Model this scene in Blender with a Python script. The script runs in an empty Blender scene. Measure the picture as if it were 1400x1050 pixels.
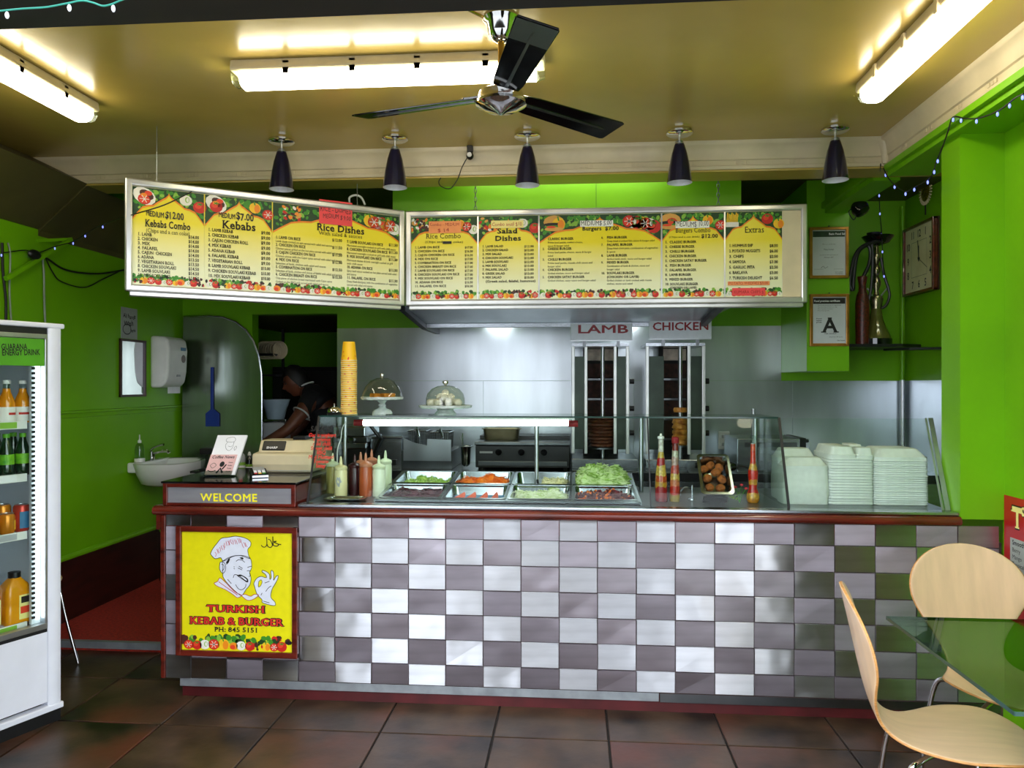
import bpy, bmesh, math, random
from mathutils import Vector, Matrix, Quaternion

# ------------------------------------------------------------------ camera, world, exposure
SC = bpy.context.scene
COL = SC.collection
PI = math.pi
EYE = 1.5
YAW = math.atan(85 / 1050)            # camera turned a little to the left of the counter's normal
cam_data = bpy.data.cameras.new('camera')
cam_data.sensor_width = 36.0
cam_data.lens = 36.0 * 1050 / 1400
cam_data.clip_start = 0.05
cam = bpy.data.objects.new('camera', cam_data)
cam.location = (0, 0, EYE)
cam.rotation_euler = (PI / 2, 0, YAW)
COL.objects.link(cam)
SC.camera = cam

world = bpy.data.worlds.new('overcast_sky')
SC.world = world
world.use_nodes = True
_bg = world.node_tree.nodes['Background']
_bg.inputs[0].default_value = (0.86, 0.92, 1.0, 1)
_bg.inputs[1].default_value = 4.2

SC.view_settings.view_transform = 'Standard'
SC.view_settings.look = 'None'
SC.view_settings.gamma = 1.0
SC.view_settings.use_curve_mapping = False
SC.view_settings.exposure = 0.5

TUBE = 13.0           # emission of the ceiling tubes
CASE_TUBE = 6.5
KITCHEN_FILL = 9.0  # emission of the two added fill tubes behind the beam
HOOD_FILL = 8.0  # emission of the added lamps inside the hood

# ------------------------------------------------------------------ photo pixels -> directions
_ct, _st = math.cos(YAW), math.sin(YAW)
def ray(px, py):
    return Vector((-1050 * _st + (px - 700) * _ct, 1050 * _ct + (px - 700) * _st, 525 - py))
def aY(px, py, y):
    d = ray(px, py); t = y / d.y
    return Vector((d.x * t, y, EYE + d.z * t))
def aX(px, py, x):
    d = ray(px, py); t = x / d.x
    return Vector((x, d.y * t, EYE + d.z * t))
def aZ(px, py, z):
    d = ray(px, py); t = (z - EYE) / d.z
    return Vector((d.x * t, d.y * t, z))

# ------------------------------------------------------------------ materials
def lin(c):
    if isinstance(c, str):
        c = tuple(int(c[i:i + 2], 16) / 255 for i in (0, 2, 4))
    return tuple((x / 12.92 if x <= .04045 else ((x + .055) / 1.055) ** 2.4) for x in c) + (1,)
M = {}
def mat(name, col, rough=.5, metal=0., var=.06, scale=8., bump=0., bscale=None, spec=.5, emit=0., ecol=None,
        stretch=None, col2=None, coat=0., trans=0., aniso=0., alpha=1., detail=4.):
    """a principled material whose colour wanders a little with an object-space noise"""
    m = bpy.data.materials.new(name); m.use_nodes = True
    nt = m.node_tree; N = nt.nodes; L = nt.links
    b = N['Principled BSDF']
    base = lin(col)
    b.inputs['Roughness'].default_value = rough
    b.inputs['Metallic'].default_value = metal
    b.inputs['Specular IOR Level'].default_value = spec
    b.inputs['Coat Weight'].default_value = coat
    b.inputs['Transmission Weight'].default_value = trans
    b.inputs['Alpha'].default_value = alpha
    if aniso:
        b.inputs['Anisotropic'].default_value = aniso
    tc = N.new('ShaderNodeTexCoord'); mp = N.new('ShaderNodeMapping')
    L.new(tc.outputs['Object'], mp.inputs[0])
    if stretch: mp.inputs['Scale'].default_value = stretch
    nz = N.new('ShaderNodeTexNoise'); nz.inputs['Scale'].default_value = scale; nz.inputs['Detail'].default_value = detail
    L.new(mp.outputs[0], nz.inputs[0])
    rp = N.new('ShaderNodeValToRGB')
    c2 = lin(col2) if col2 else tuple(min(1, x * (1 + 2 * var)) for x in base[:3]) + (1,)
    c1 = base if col2 else tuple(x * (1 - 2 * var) for x in base[:3]) + (1,)
    rp.color_ramp.elements[0].position = .3; rp.color_ramp.elements[0].color = c1
    rp.color_ramp.elements[1].position = .7; rp.color_ramp.elements[1].color = c2
    L.new(nz.outputs[0], rp.inputs[0]); L.new(rp.outputs[0], b.inputs['Base Color'])
    if bump:
        bn = N.new('ShaderNodeBump'); bn.inputs['Strength'].default_value = bump; bn.inputs['Distance'].default_value = .01
        n2 = N.new('ShaderNodeTexNoise'); n2.inputs['Scale'].default_value = bscale or scale * 4; n2.inputs['Detail'].default_value = 3
        L.new(mp.outputs[0], n2.inputs[0]); L.new(n2.outputs[0], bn.inputs['Height']); L.new(bn.outputs[0], b.inputs['Normal'])
    if emit:
        b.inputs['Emission Color'].default_value = lin(ecol or col)
        b.inputs['Emission Strength'].default_value = emit
    M[name] = m
    return m
def flat(name, col, rough=.6):
    return mat(name, col, rough, var=.02, scale=30)

def thin_glass(name, tint, refl=1.0, rough=.0):
    m = bpy.data.materials.new(name); m.use_nodes = True
    nt = m.node_tree; N = nt.nodes; L = nt.links
    N.remove(N['Principled BSDF'])
    t = N.new('ShaderNodeBsdfTransparent'); t.inputs[0].default_value = lin(tint)
    g = N.new('ShaderNodeBsdfGlossy'); g.inputs['Roughness'].default_value = rough
    lw = N.new('ShaderNodeLayerWeight'); lw.inputs['Blend'].default_value = .5      # Schlick reflectance
    pw = N.new('ShaderNodeMath'); pw.operation = 'POWER'; pw.inputs[1].default_value = 5; L.new(lw.outputs['Facing'], pw.inputs[0])
    mu = N.new('ShaderNodeMath'); mu.operation = 'MULTIPLY_ADD'; mu.inputs[1].default_value = .9; mu.inputs[2].default_value = .045 * refl; L.new(pw.outputs[0], mu.inputs[0])
    mx = N.new('ShaderNodeMixShader')
    L.new(mu.outputs[0], mx.inputs[0])
    L.new(t.outputs[0], mx.inputs[1]); L.new(g.outputs[0], mx.inputs[2])
    L.new(mx.outputs[0], N['Material Output'].inputs[0])
    M[name] = m
    return m

mat('green_paint', '6cac04', .42, var=.05, scale=2.2, bump=.05, bscale=60, spec=.45)
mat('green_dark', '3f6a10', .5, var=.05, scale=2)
mat('ceiling_paint', 'b39a4e', .24, var=.05, scale=1.6, bump=.12, bscale=9, spec=.75)
mat('cornice_paint', 'c9bda0', .4, var=.05, scale=6)
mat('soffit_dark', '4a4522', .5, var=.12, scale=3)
mat('header_wood', '0d0605', .6, var=.2, scale=6, stretch=(.3, 3, 6))
mat('wainscot_brown', '32120d', .4, var=.25, scale=5, stretch=(1, 1, 4))
mat('red_carpet', '9a2310', .9, var=.2, scale=60, bump=.3, bscale=300)
mat('mahogany', '5a1c12', .25, var=.25, scale=7, stretch=(.6, 4, 4), coat=.4)
mat('maroon_board', '4a1416', .4, var=.2, scale=6)
mat('alu', 'b9bcc0', .35, 1., var=.06, scale=12)
mat('nosing', '9aa0a4', .4, .6, var=.1, scale=12)
mat('steel', 'b4b9bf', .26, 1., var=.08, scale=4, stretch=(1, 1, 8), bump=.03, bscale=40)
mat('steel_wall', 'c4cad0', .3, 1., var=.08, scale=1.5, stretch=(2.5, 1, .5), bump=.05, bscale=3)
mat('steel_dark', '75797c', .3, 1., var=.12, scale=4)
mat('glass_edge', '1d3b33', .15)
mat('chrome', 'd8d8d8', .07, 1., var=.02)
mat('brass', 'd0a850', .2, 1., var=.08)
mat('black_gloss', '0b0b0d', .08, var=.1, spec=.6)
mat('black_plastic', '111214', .4, var=.1)
mat('black_matte', '0a0a0a', .75, var=.15)
mat('white_plastic', 'e4e4e0', .35, var=.03)
mat('cream_plastic', 'd9cba6', .45, var=.04)
mat('grey_plastic', 'a9abad', .45, var=.05)
mat('paper', 'eeeef0', .8, var=.03)
mat('porcelain', 'e2e2e0', .12, var=.02, coat=.5)
mat('wire_black', '0c0c0c', .5)
mat('wire_green', '0b7a68', .5)
mat('wire_grey', '8c9a88', .5)
mat('tube_light', 'fff6d8', .4, emit=TUBE, ecol='fff4d6')
mat('case_tube_light', 'ffffff', .4, emit=CASE_TUBE, ecol='f2fbff')
mat('kitchen_fill_tube', 'ffffff', .4, emit=KITCHEN_FILL, ecol='fbfff0')
mat('hood_fill_light', 'ffffff', .4, emit=HOOD_FILL, ecol='f4fbff')
mat('fridge_tube_light', 'ffffff', .4, emit=4, ecol='f0f6ff')
mat('led_blue', '6f7fe0', .3, emit=1.3, ecol='7f8cff')
mat('bulb_clear', 'dfe2e6', .1, var=.1, spec=.8)
thin_glass('glass', 'f6fbf8', .2)
thin_glass('glass_tint', 'c4dcd0', 1.0)
thin_glass('table_glass', 'b4c8ba', 1.0)
thin_glass('dome_glass', 'e2e8dc', 1.4)
thin_glass('clear_plastic', 'dfe9e4', 1.2, .05)

# ------------------------------------------------------------------ mesh builder
class MB:
    def __init__(s): s.v = []; s.f = []; s.m = []; s.k = 0; s.uv = None
    def slot(s, k): s.k = k; return s
    def face(s, *pts):
        n = len(s.v); s.v += [Vector(p) for p in pts]; s.f.append(tuple(range(n, n + len(pts)))); s.m.append(s.k); return s
    def add(s, vs, fs, mx=None):
        n = len(s.v)
        s.v += [(mx @ Vector(p)) if mx else Vector(p) for p in vs]
        for f in fs: s.f.append(tuple(i + n for i in f)); s.m.append(s.k)
        return s
    def box(s, x0, x1, y0, y1, z0, z1, mx=None):
        vs = [(x, y, z) for z in (z0, z1) for y in (y0, y1) for x in (x0, x1)]
        return s.add(vs, [(0, 2, 3, 1), (4, 5, 7, 6), (0, 1, 5, 4), (2, 6, 7, 3), (0, 4, 6, 2), (1, 3, 7, 5)], mx)
    def bar(s, p, q, w, h=None, up=(0, 0, 1)):
        """a square bar from p to q"""
        p, q = Vector(p), Vector(q); h = h or w; d = (q - p); L = d.length; d.normalize()
        u = Vector(up)
        if abs(u.dot(d)) > .98: u = Vector((0, 1, 0))
        a = d.cross(u).normalized(); b = a.cross(d)
        mx = Matrix((a, d, b)).transposed().to_4x4(); mx.translation = p
        return s.box(-w / 2, w / 2, 0, L, -h / 2, h / 2, mx)
    def cyl(s, p, q, r, r2=None, n=16, caps=True):
        p, q = Vector(p), Vector(q); r2 = r if r2 is None else r2
        d = (q - p).normalized(); u = Vector((0, 0, 1)) if abs(d.z) < .95 else Vector((1, 0, 0))
        a = d.cross(u).normalized(); b = d.cross(a)
        vs = []
        for c, rr in ((p, r), (q, r2)):
            for i in range(n):
                t = 2 * PI * i / n; vs.append(c + (a * math.cos(t) + b * math.sin(t)) * rr)
        fs = [(i, n + i, n + (i + 1) % n, (i + 1) % n) for i in range(n)]
        if caps: fs += [tuple(range(n)), tuple(range(2 * n - 1, n - 1, -1))]
        return s.add(vs, fs)
    def lathe(s, prof, c=(0, 0, 0), n=24, mx=None, close=True, arc=2 * PI):
        c = Vector(c); vs = []; k = len(prof)
        full = abs(arc - 2 * PI) < 1e-6; cols = n if full else n + 1
        for i in range(cols):
            t = arc * i / n
            for r, z in prof: vs.append(c + Vector((r * math.cos(t), r * math.sin(t), z)))
        fs = []
        for i in range(n):
            j = (i + 1) % cols
            for a in range(k - 1): fs.append((i * k + a, j * k + a, j * k + a + 1, i * k + a + 1))
        if close and full:
            if prof[0][0] > 1e-5: fs.append(tuple(i * k for i in range(n - 1, -1, -1)))
            if prof[-1][0] > 1e-5: fs.append(tuple(i * k + k - 1 for i in range(n)))
        return s.add(vs, fs, mx)
    def tube(s, pts, r, n=8, caps=True, r2=None):
        pts = [Vector(p) for p in pts]; vs = []; fs = []; prev = None
        for i, p in enumerate(pts):
            d = (pts[min(i + 1, len(pts) - 1)] - pts[max(i - 1, 0)]).normalized()
            if prev is None:
                u = Vector((0, 0, 1)) if abs(d.z) < .9 else Vector((1, 0, 0))
                a = d.cross(u).normalized()
            else:
                a = (prev - d * prev.dot(d)).normalized()
            prev = a; b = d.cross(a)
            rr = r if r2 is None else r + (r2 - r) * i / (len(pts) - 1)
            for k in range(n):
                t = 2 * PI * k / n; vs.append(p + (a * math.cos(t) + b * math.sin(t)) * rr)
        for i in range(len(pts) - 1):
            for k in range(n):
                fs.append((i * n + k, i * n + (k + 1) % n, (i + 1) * n + (k + 1) % n, (i + 1) * n + k))
        if caps: fs += [tuple(range(n - 1, -1, -1)), tuple(range((len(pts) - 1) * n, len(pts) * n))]
        return s.add(vs, fs)
    def ball(s, c, r, n=12, m=8, mx=None):
        rx, ry, rz = (r, r, r) if not hasattr(r, '__len__') else r
        c = Vector(c); vs = [Vector((0, 0, -rz))]
        for j in range(1, m):
            p = -PI / 2 + PI * j / m
            for i in range(n):
                t = 2 * PI * i / n
                vs.append(Vector((rx * math.cos(p) * math.cos(t), ry * math.cos(p) * math.sin(t), rz * math.sin(p))))
        vs.append(Vector((0, 0, rz)))
        fs = [(0, 1 + (i + 1) % n, 1 + i) for i in range(n)]
        for j in range(m - 2):
            for i in range(n):
                a = 1 + j * n; fs.append((a + i, a + (i + 1) % n, a + n + (i + 1) % n, a + n + i))
        a = 1 + (m - 2) * n
        fs += [(a + i, a + (i + 1) % n, len(vs) - 1) for i in range(n)]
        T = Matrix.Translation(c) @ (mx.to_4x4() if mx else Matrix())
        return s.add(vs, fs, T)
    def prism(s, pts, fn, d0, d1):
        """polygon pts (u, w) extruded between depths d0, d1; fn(u, w, d) -> point"""
        n = len(pts); vs = [fn(u, w, d0) for u, w in pts] + [fn(u, w, d1) for u, w in pts]
        fs = [tuple(range(n)), tuple(range(2 * n - 1, n - 1, -1))] + [(i, n + i, n + (i + 1) % n, (i + 1) % n) for i in range(n)]
        return s.add(vs, fs)
    def grid(s, fn, nu, nv):
        vs = [fn(i / nu, j / nv) for j in range(nv + 1) for i in range(nu + 1)]
        fs = [(j * (nu + 1) + i, j * (nu + 1) + i + 1, (j + 1) * (nu + 1) + i + 1, (j + 1) * (nu + 1) + i) for j in range(nv) for i in range(nu)]
        return s.add(vs, fs)
    def mesh(s, name, mats, smooth=False, recalc=True):
        me = bpy.data.meshes.new(name)
        me.from_pydata([tuple(v) for v in s.v], [], s.f)
        for m in (mats if isinstance(mats, (list, tuple)) else [mats]): me.materials.append(M[m])
        me.polygons.foreach_set('material_index', s.m)
        if recalc:
            bm = bmesh.new(); bm.from_mesh(me); bmesh.ops.recalc_face_normals(bm, faces=bm.faces); bm.to_mesh(me); bm.free()
        if smooth:
            me.polygons.foreach_set('use_smooth', [True] * len(me.polygons))
            me.set_sharp_from_angle(angle=math.radians(42))
        me.update()
        return me
    def build(s, name, mats, parent=None, world=False, smooth=False, bevel=0, recalc=True, seg=2):
        if world and parent:
            iv = wmat(parent).inverted()
            s.v = [iv @ v for v in s.v]
        o = bpy.data.objects.new(name, s.mesh(name, mats, smooth, recalc))
        COL.objects.link(o); o.parent = parent
        if bevel:
            b = o.modifiers.new('bevel', 'BEVEL'); b.width = bevel; b.segments = seg; b.limit_method = 'ANGLE'
            b.harden_normals = False
        return o

def wmat(o):
    m = o.matrix_basis.copy()
    while o.parent: o = o.parent; m = o.matrix_basis @ m
    return m
def tag(o, label=None, cat=None, group=None, kind=None):
    if label: o['label'] = label
    if cat: o['category'] = cat
    if group: o['group'] = group
    if kind: o['kind'] = kind
    return o
def thing(name, label, cat, loc=(0, 0, 0), rz=0, group=None, rx=0):
    o = bpy.data.objects.new(name, None); COL.objects.link(o)
    o.empty_display_size = .05
    o.location = loc; o.rotation_euler = (rx, 0, rz)
    return tag(o, label, cat, group)
def dup(root, loc=None, rz=None, label=None, group=None, parent=None):
    r = root.copy(); COL.objects.link(r)
    if parent is not None: r.parent = parent
    if loc is not None: r.location = loc
    if rz is not None: r.rotation_euler = (r.rotation_euler[0], r.rotation_euler[1], rz)
    if label: r['label'] = label
    if group: r['group'] = group
    for ch in [c for c in SC.objects if c.parent == root]: dup(ch, parent=r)
    return r
def struct(o, label=None):
    return tag(o, label, None, None, 'structure')

def spline(pts, n=6):
    """Catmull-Rom through points of any dimension"""
    P = [Vector(p) for p in pts]; out = []
    for i in range(len(P) - 1):
        a, b, c, d = P[max(i - 1, 0)], P[i], P[i + 1], P[min(i + 2, len(P) - 1)]
        for k in range(n):
            t = k / n
            out.append(.5 * ((2 * b) + (c - a) * t + (2 * a - 5 * b + 4 * c - d) * t * t + (3 * b - a - 3 * c + d) * t ** 3))
    out.append(P[-1]); return out
def rrect(x0, x1, z0, z1, r, n=4):
    out = []
    for cx, cz, a in ((x1 - r, z0 + r, -PI / 2), (x1 - r, z1 - r, 0), (x0 + r, z1 - r, PI / 2), (x0 + r, z0 + r, PI)):
        for i in range(n + 1):
            t = a + PI / 2 * i / n; out.append((cx + r * math.cos(t), cz + r * math.sin(t)))
    return out
XZ = lambda u, w, d: Vector((u, d, w))
XY = lambda u, w, d: Vector((u, w, d))
def stroke(mb, pts, w, y):
    """flat ribbon in the XZ plane at depth y"""
    P = [Vector((p[0], p[1])) for p in pts]
    L, R = [], []
    for i, p in enumerate(P):
        d = (P[min(i + 1, len(P) - 1)] - P[max(i - 1, 0)])
        if d.length < 1e-9: d = Vector((1, 0))
        d.normalize(); nrm = Vector((-d.y, d.x)) * w / 2
        L.append(p + nrm); R.append(p - nrm)
    for i in range(len(P) - 1):
        mb.face((L[i].x, y, L[i].y), (R[i].x, y, R[i].y), (R[i + 1].x, y, R[i + 1].y), (L[i + 1].x, y, L[i + 1].y))
def disc(mb, x, z, rx, rz, y, n=12, rot=0):
    c, s_ = math.cos(rot), math.sin(rot)
    mb.face(*[(x + rx * math.cos(2 * PI * i / n) * c - rz * math.sin(2 * PI * i / n) * s_, y,
               z + rx * math.cos(2 * PI * i / n) * s_ + rz * math.sin(2 * PI * i / n) * c) for i in range(n)])
def rect(mb, x0, x1, z0, z1, y):
    mb.face((x0, y, z0), (x1, y, z0), (x1, y, z1), (x0, y, z1))

# ------------------------------------------------------------------ lettering: glyph outlines of the built-in font
CHARS = "ABCDEFGHIJKLMNOPQRSTUVWXYZabcdefghijklmnopqrstuvwxyz0123456789$.,:;&()-+/'!%"
GLYPH = {}
def make_glyphs():
    tmp = []
    for st, off in (('r', 0.0), ('b', .022)):
        for ch in CHARS:
            pair = []
            for body in (ch, ch + 'H'):
                c = bpy.data.curves.new('glyph', 'FONT'); c.body = body; c.resolution_u = 2; c.offset = off; c.size = 1
                c.fill_mode = 'FRONT'
                o = bpy.data.objects.new('glyph', c); COL.objects.link(o); pair.append(o)
            tmp.append((st, ch, pair))
    c = bpy.data.curves.new('glyph', 'FONT'); c.body = 'H'; c.resolution_u = 2; ho = bpy.data.objects.new('glyph', c); COL.objects.link(ho)
    dg = bpy.context.evaluated_depsgraph_get(); dg.update()
    def get(o):
        me = o.evaluated_get(dg).to_mesh()
        vs = [(v.co.x, v.co.y) for v in me.vertices]; fs = [tuple(p.vertices) for p in me.polygons]
        o.evaluated_get(dg).to_mesh_clear()
        return vs, fs
    hv, _ = get(ho); hright = max(v[0] for v in hv); cap = max(v[1] for v in hv)
    for st, ch, (a, b) in tmp:
        vs, fs = get(a); vb, _ = get(b)
        off = .022 if st == 'b' else 0
        adv = max(v[0] for v in vb) - hright - off
        if st == 'b' and ch in 'MWN':        # acute joints: thicken by overlapping shifted copies instead
            vr, fr_, _ = GLYPH['r', ch]; vs, fs = [], []
            for dx in (-.02, 0, .02):
                n = len(vs); vs += [(x + dx, y, dx * 50) for x, y, *_ in vr]; fs += [tuple(i + n for i in f) for f in fr_]
        GLYPH[st, ch] = (vs, fs, adv)
        # slab serifs: widen every short flat stroke end
        cnt = {}
        for f in fs:
            for i in range(len(f)):
                e = tuple(sorted((f[i], f[(i + 1) % len(f)]))); cnt[e] = cnt.get(e, 0) + 1
        sv, sf = list(vs), list(fs)
        if ch.isalpha() or ch in '147':
            ymin = min(v[1] for v in vs) if vs else 0
            for (i, j), k in cnt.items():
                if k != 1: continue
                p, q = vs[i], vs[j]
                if abs(p[1] - q[1]) > 1e-3 or not .04 < abs(p[0] - q[0]) < .24: continue
                x0, x1 = sorted((p[0], q[0])); y = p[1]
                top = y > .25
                xr = ((x0 + x1) / 2 - min(v[0] for v in vs)) / (max(v[0] for v in vs) - min(v[0] for v in vs) + 1e-6)
                if ch in 'MWNVvwm' and .27 < xr < .73: continue
                if .1 < y < .4: continue
                n = len(sv); h = .055; e = .05
                ya, yb = (y - h, y) if top else (y, y + h)
                lay_ = 2 + len(sf) % 5; sv += [(x0 - e, ya, lay_), (x1 + e, ya, lay_), (x1 + e, yb, lay_), (x0 - e, yb, lay_)]; sf.append((n, n + 1, n + 2, n + 3))
        GLYPH[st + 's', ch] = (sv, sf, adv * 1.06)
        for o in (a, b): bpy.data.objects.remove(o)
    bpy.data.objects.remove(ho)
    GLYPH['cap'] = cap
    for c in [c for c in bpy.data.curves if c.users == 0]: bpy.data.curves.remove(c)
make_glyphs()
def text(mb, body, x, z, h, y, style='r', width=None, align='l', sx=1., slant=0., rot=0., wob=0.):
    """letters of cap height h in the XZ plane at depth y; width squeezes or stretches the line to fit"""
    s = h / GLYPH['cap']
    tot = sum(GLYPH[style, c][2] if c != ' ' else .28 for c in body) * s
    if width: sx = width / tot
    tot *= sx
    cx = 0 if align == 'l' else (-tot / 2 if align == 'c' else -tot)
    c_, s_ = math.cos(rot), math.sin(rot); rnd = random.Random(body)
    for ch in body:
        if ch == ' ': cx += .28 * s * sx; continue
        vs, fs, adv = GLYPH[style, ch]
        dz = rnd.uniform(-wob, wob) * h; tl = rnd.uniform(-wob, wob)
        pts = []
        for a, b, *ly in vs:
            u = cx + (a + b * (slant + tl)) * s * sx; w = b * s + dz
            pts.append((x + u * c_ - w * s_, y - (ly[0] * .00007 if ly else 0), z + u * s_ + w * c_))
        mb.add(pts, fs)
        cx += adv * s * sx
    return tot

# ================================================================== THE SETTING
CEIL = 2.8; BACK = 5.87; LW = -3.1; RW = 1.88; KRW = 2.43; FRONT = 1.75; CF = 3.54
def slab(name, x0, x1, y0, y1, z0, z1, m, label=None):
    return struct(MB().box(x0, x1, y0, y1, z0, z1).build(name, m), label)

# floor: a bed with every tile its own piece
mat('grout', '17120f', .8, var=.1)
def floor_tile_mat():
    m = mat('floor_tile', '17110c', .36, var=.1, scale=4.2, col2='55402f', detail=9, spec=.3)
    nt = m.node_tree; N = nt.nodes; L = nt.links; b = N['Principled BSDF']
    oi = N.new('ShaderNodeObjectInfo'); mp = [n for n in N if n.type == 'MAPPING'][0]
    ml = N.new('ShaderNodeVectorMath'); ml.operation = 'SCALE'
    cm = N.new('ShaderNodeCombineXYZ')
    for i in range(3): L.new(oi.outputs['Random'], cm.inputs[i])
    L.new(cm.outputs[0], ml.inputs[0]); ml.inputs['Scale'].default_value = 40; L.new(ml.outputs[0], mp.inputs['Location'])
    # rusty blotches
    nz = N.new('ShaderNodeTexNoise'); nz.inputs['Scale'].default_value = 2.1; nz.inputs['Detail'].default_value = 6
    L.new(mp.outputs[0], nz.inputs[0])
    rp = N.new('ShaderNodeValToRGB'); rp.color_ramp.elements[0].position = .5; rp.color_ramp.elements[1].position = .72
    rp.color_ramp.elements[0].color = (0, 0, 0, 1); rp.color_ramp.elements[1].color = (1, 1, 1, 1)
    mx = N.new('ShaderNodeMixRGB'); mx.inputs[2].default_value = lin('54291c')
    old = b.inputs['Base Color'].links[0].from_socket
    L.new(nz.outputs[0], rp.inputs[0]); L.new(rp.outputs[0], mx.inputs[0]); L.new(old, mx.inputs[1]); L.new(mx.outputs[0], b.inputs['Base Color'])
    bp = N.new('ShaderNodeBump'); bp.inputs['Strength'].default_value = .25; bp.inputs['Distance'].default_value = .006
    n3 = N.new('ShaderNodeTexNoise'); n3.inputs['Scale'].default_value = 14; n3.inputs['Detail'].default_value = 5
    L.new(mp.outputs[0], n3.inputs[0]); L.new(n3.outputs[0], bp.inputs['Height']); L.new(bp.outputs[0], b.inputs['Normal'])
floor_tile_mat()
floor = slab('floor', LW - .2, KRW + .2, FRONT, 8.2, -.12, -.008, 'grout')
T = .4895; tm = None
for i in range(-6, 6):
    for j in range(-4, 2):
        x0 = .145 + (i - 1) * T; y0 = 3.25 + j * T
        if x0 > RW - .01 or y0 + T < FRONT or x0 + T < LW: continue
        if tm is None:
            g = .0045; b_ = .002
            tmb = MB(); tmb.box(g, T - g, g, T - g, -.01, -b_)
            tmb.add([(g, g, -b_), (T - g, g, -b_), (T - g, T - g, -b_), (g, T - g, -b_), (g + b_, g + b_, 0), (T - g - b_, g + b_, 0), (T - g - b_, T - g - b_, 0), (g + b_, T - g - b_, 0)],
                    [(0, 1, 5, 4), (1, 2, 6, 5), (2, 3, 7, 6), (3, 0, 4, 7), (4, 5, 6, 7)])
            tm = tmb.mesh('tile', 'floor_tile', recalc=True)
        o = bpy.data.objects.new('tile', tm); COL.objects.link(o); o.parent = floor; o.location = (x0, y0, 0)

# street outside the open front
mat('pavement', '8f8f8c', .8, var=.1, scale=3)
slab('pavement_outside', -14, 14, -16, FRONT, -.15, -.02, 'pavement')

mat('added_facade', '55534f', .8, var=.1, scale=1)
struct(MB().box(-2.5, 2.5, -13, -12, -.02, 9).build('wall_added_facade', 'added_facade'), 'added grey facade across the street, unseen, dims the tile reflections')  # unseen block put in to darken the middle of the steel tiles' reflection
# side walls, shop front, back walls
slab('wall_left', LW - .15, LW, FRONT, 8.15, 0, 3.0, 'green_paint')
slab('wall_right', RW, RW + .15, FRONT, CF + .0, 0, 3.0, 'green_paint')
pier = slab('wall_pier', 1.693, KRW + .15, CF - .012, CF + .16, .905, 3.0, 'green_paint')
slab('wall_right_kitchen', KRW, KRW + .15, CF + .1, BACK + .1, 0, 3.0, 'green_paint')
wb_ = MB()
wb_.box(-1.845, KRW + .15, BACK, BACK + .12, 0, 3.0)
wb_.box(-2.53, -1.845, BACK, BACK + .12, 2.05, 3.0)
wb_.box(LW, -2.53, BACK, BACK + .12, 0, 3.0)
wall_back = struct(wb_.build('wall_back', 'green_paint'))
# shop front that the camera looks through
sf = MB(); sf.box(LW - .15, -1.62, FRONT, FRONT + .15, 0, 2.435); sf.box(1.3, RW + .15, FRONT, FRONT + .15, 0, 2.435)
struct(sf.build('wall_shopfront', 'header_wood'))
slab('trim_header', LW - .15, RW + .15, FRONT, FRONT + .16, 2.435, 3.0, 'header_wood', 'dark stained wooden header over the open shop front')
# ceilings
slab('ceiling', LW - .15, RW + .15, FRONT + .16, 4.22, CEIL, CEIL + .1, 'ceiling_paint')
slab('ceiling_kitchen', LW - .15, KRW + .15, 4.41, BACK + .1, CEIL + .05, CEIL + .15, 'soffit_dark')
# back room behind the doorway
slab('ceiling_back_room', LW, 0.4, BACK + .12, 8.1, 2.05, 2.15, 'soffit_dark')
slab('wall_back_room', LW - .15, 0.4, 8.0, 8.15, 0, 2.1, 'green_paint')
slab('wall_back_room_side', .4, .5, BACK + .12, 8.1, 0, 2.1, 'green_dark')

# beams and cornice
slab('beam_over_counter', LW - .15, KRW + .15, 4.22, 4.41, 2.645, 2.95, 'ceiling_paint')
rb = slab('beam_right', 1.655, RW + .02, FRONT + .16, 4.215, 2.60, 2.95, 'green_paint')
slab('beam_right_kitchen', 1.655, 1.80, 4.415, 5.236, 2.63, 2.95, 'green_paint')
rl = MB(); rl.box(1.63, 1.655, FRONT + .16, 4.2, 2.625, 2.655); rl.box(1.63, 1.655, 4.42, 5.236, 2.66, 2.70)
struct(rl.build('trim_beam_moulding', 'green_paint'))
# slanted boxing along the left wall
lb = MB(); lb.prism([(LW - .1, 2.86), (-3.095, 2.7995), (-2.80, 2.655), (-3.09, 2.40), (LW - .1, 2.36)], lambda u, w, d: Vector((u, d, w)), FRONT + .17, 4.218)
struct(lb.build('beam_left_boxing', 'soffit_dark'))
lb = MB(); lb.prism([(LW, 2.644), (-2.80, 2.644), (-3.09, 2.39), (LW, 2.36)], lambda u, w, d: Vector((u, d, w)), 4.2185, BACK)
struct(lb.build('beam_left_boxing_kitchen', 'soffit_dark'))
# cornice: profile (out, z) swept along the back beam and along the right beam
CP = [(0, 2.655), (.012, 2.655), (.014, 2.672), (.006, 2.676), (.006, 2.702), (.016, 2.706), (.018, 2.728), (.026, 2.752), (.036, 2.772), (.042, 2.776), (.05, 2.786), (.05, 2.8), (0, 2.8)]
cm1 = MB(); cm1.prism(CP, lambda u, w, d: Vector((d, 4.22 - u, w)), -3.16, 1.655)
cor1 = struct(cm1.build('trim_cornice_back', 'cornice_paint', smooth=True), 'cream plaster cornice over the counter')
cm2 = MB(); cm2.prism(CP, lambda u, w, d: Vector((1.655 - u, d, w)), FRONT + .17, 4.22)
cor2 = struct(cm2.build('trim_cornice_right', 'cornice_paint', smooth=True), 'cream plaster cornice along the right wall')
dent = MB().box(-.008, .008, -.005, .0, 0, .017).mesh('dentil', 'cornice_paint')
for k in range(16):
    for q in range(3):
        o = bpy.data.objects.new('dentil', dent); COL.objects.link(o); o.parent = cor1
        o.location = (-2.75 + k * .279 + q * .027, 4.214, 2.681)
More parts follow.
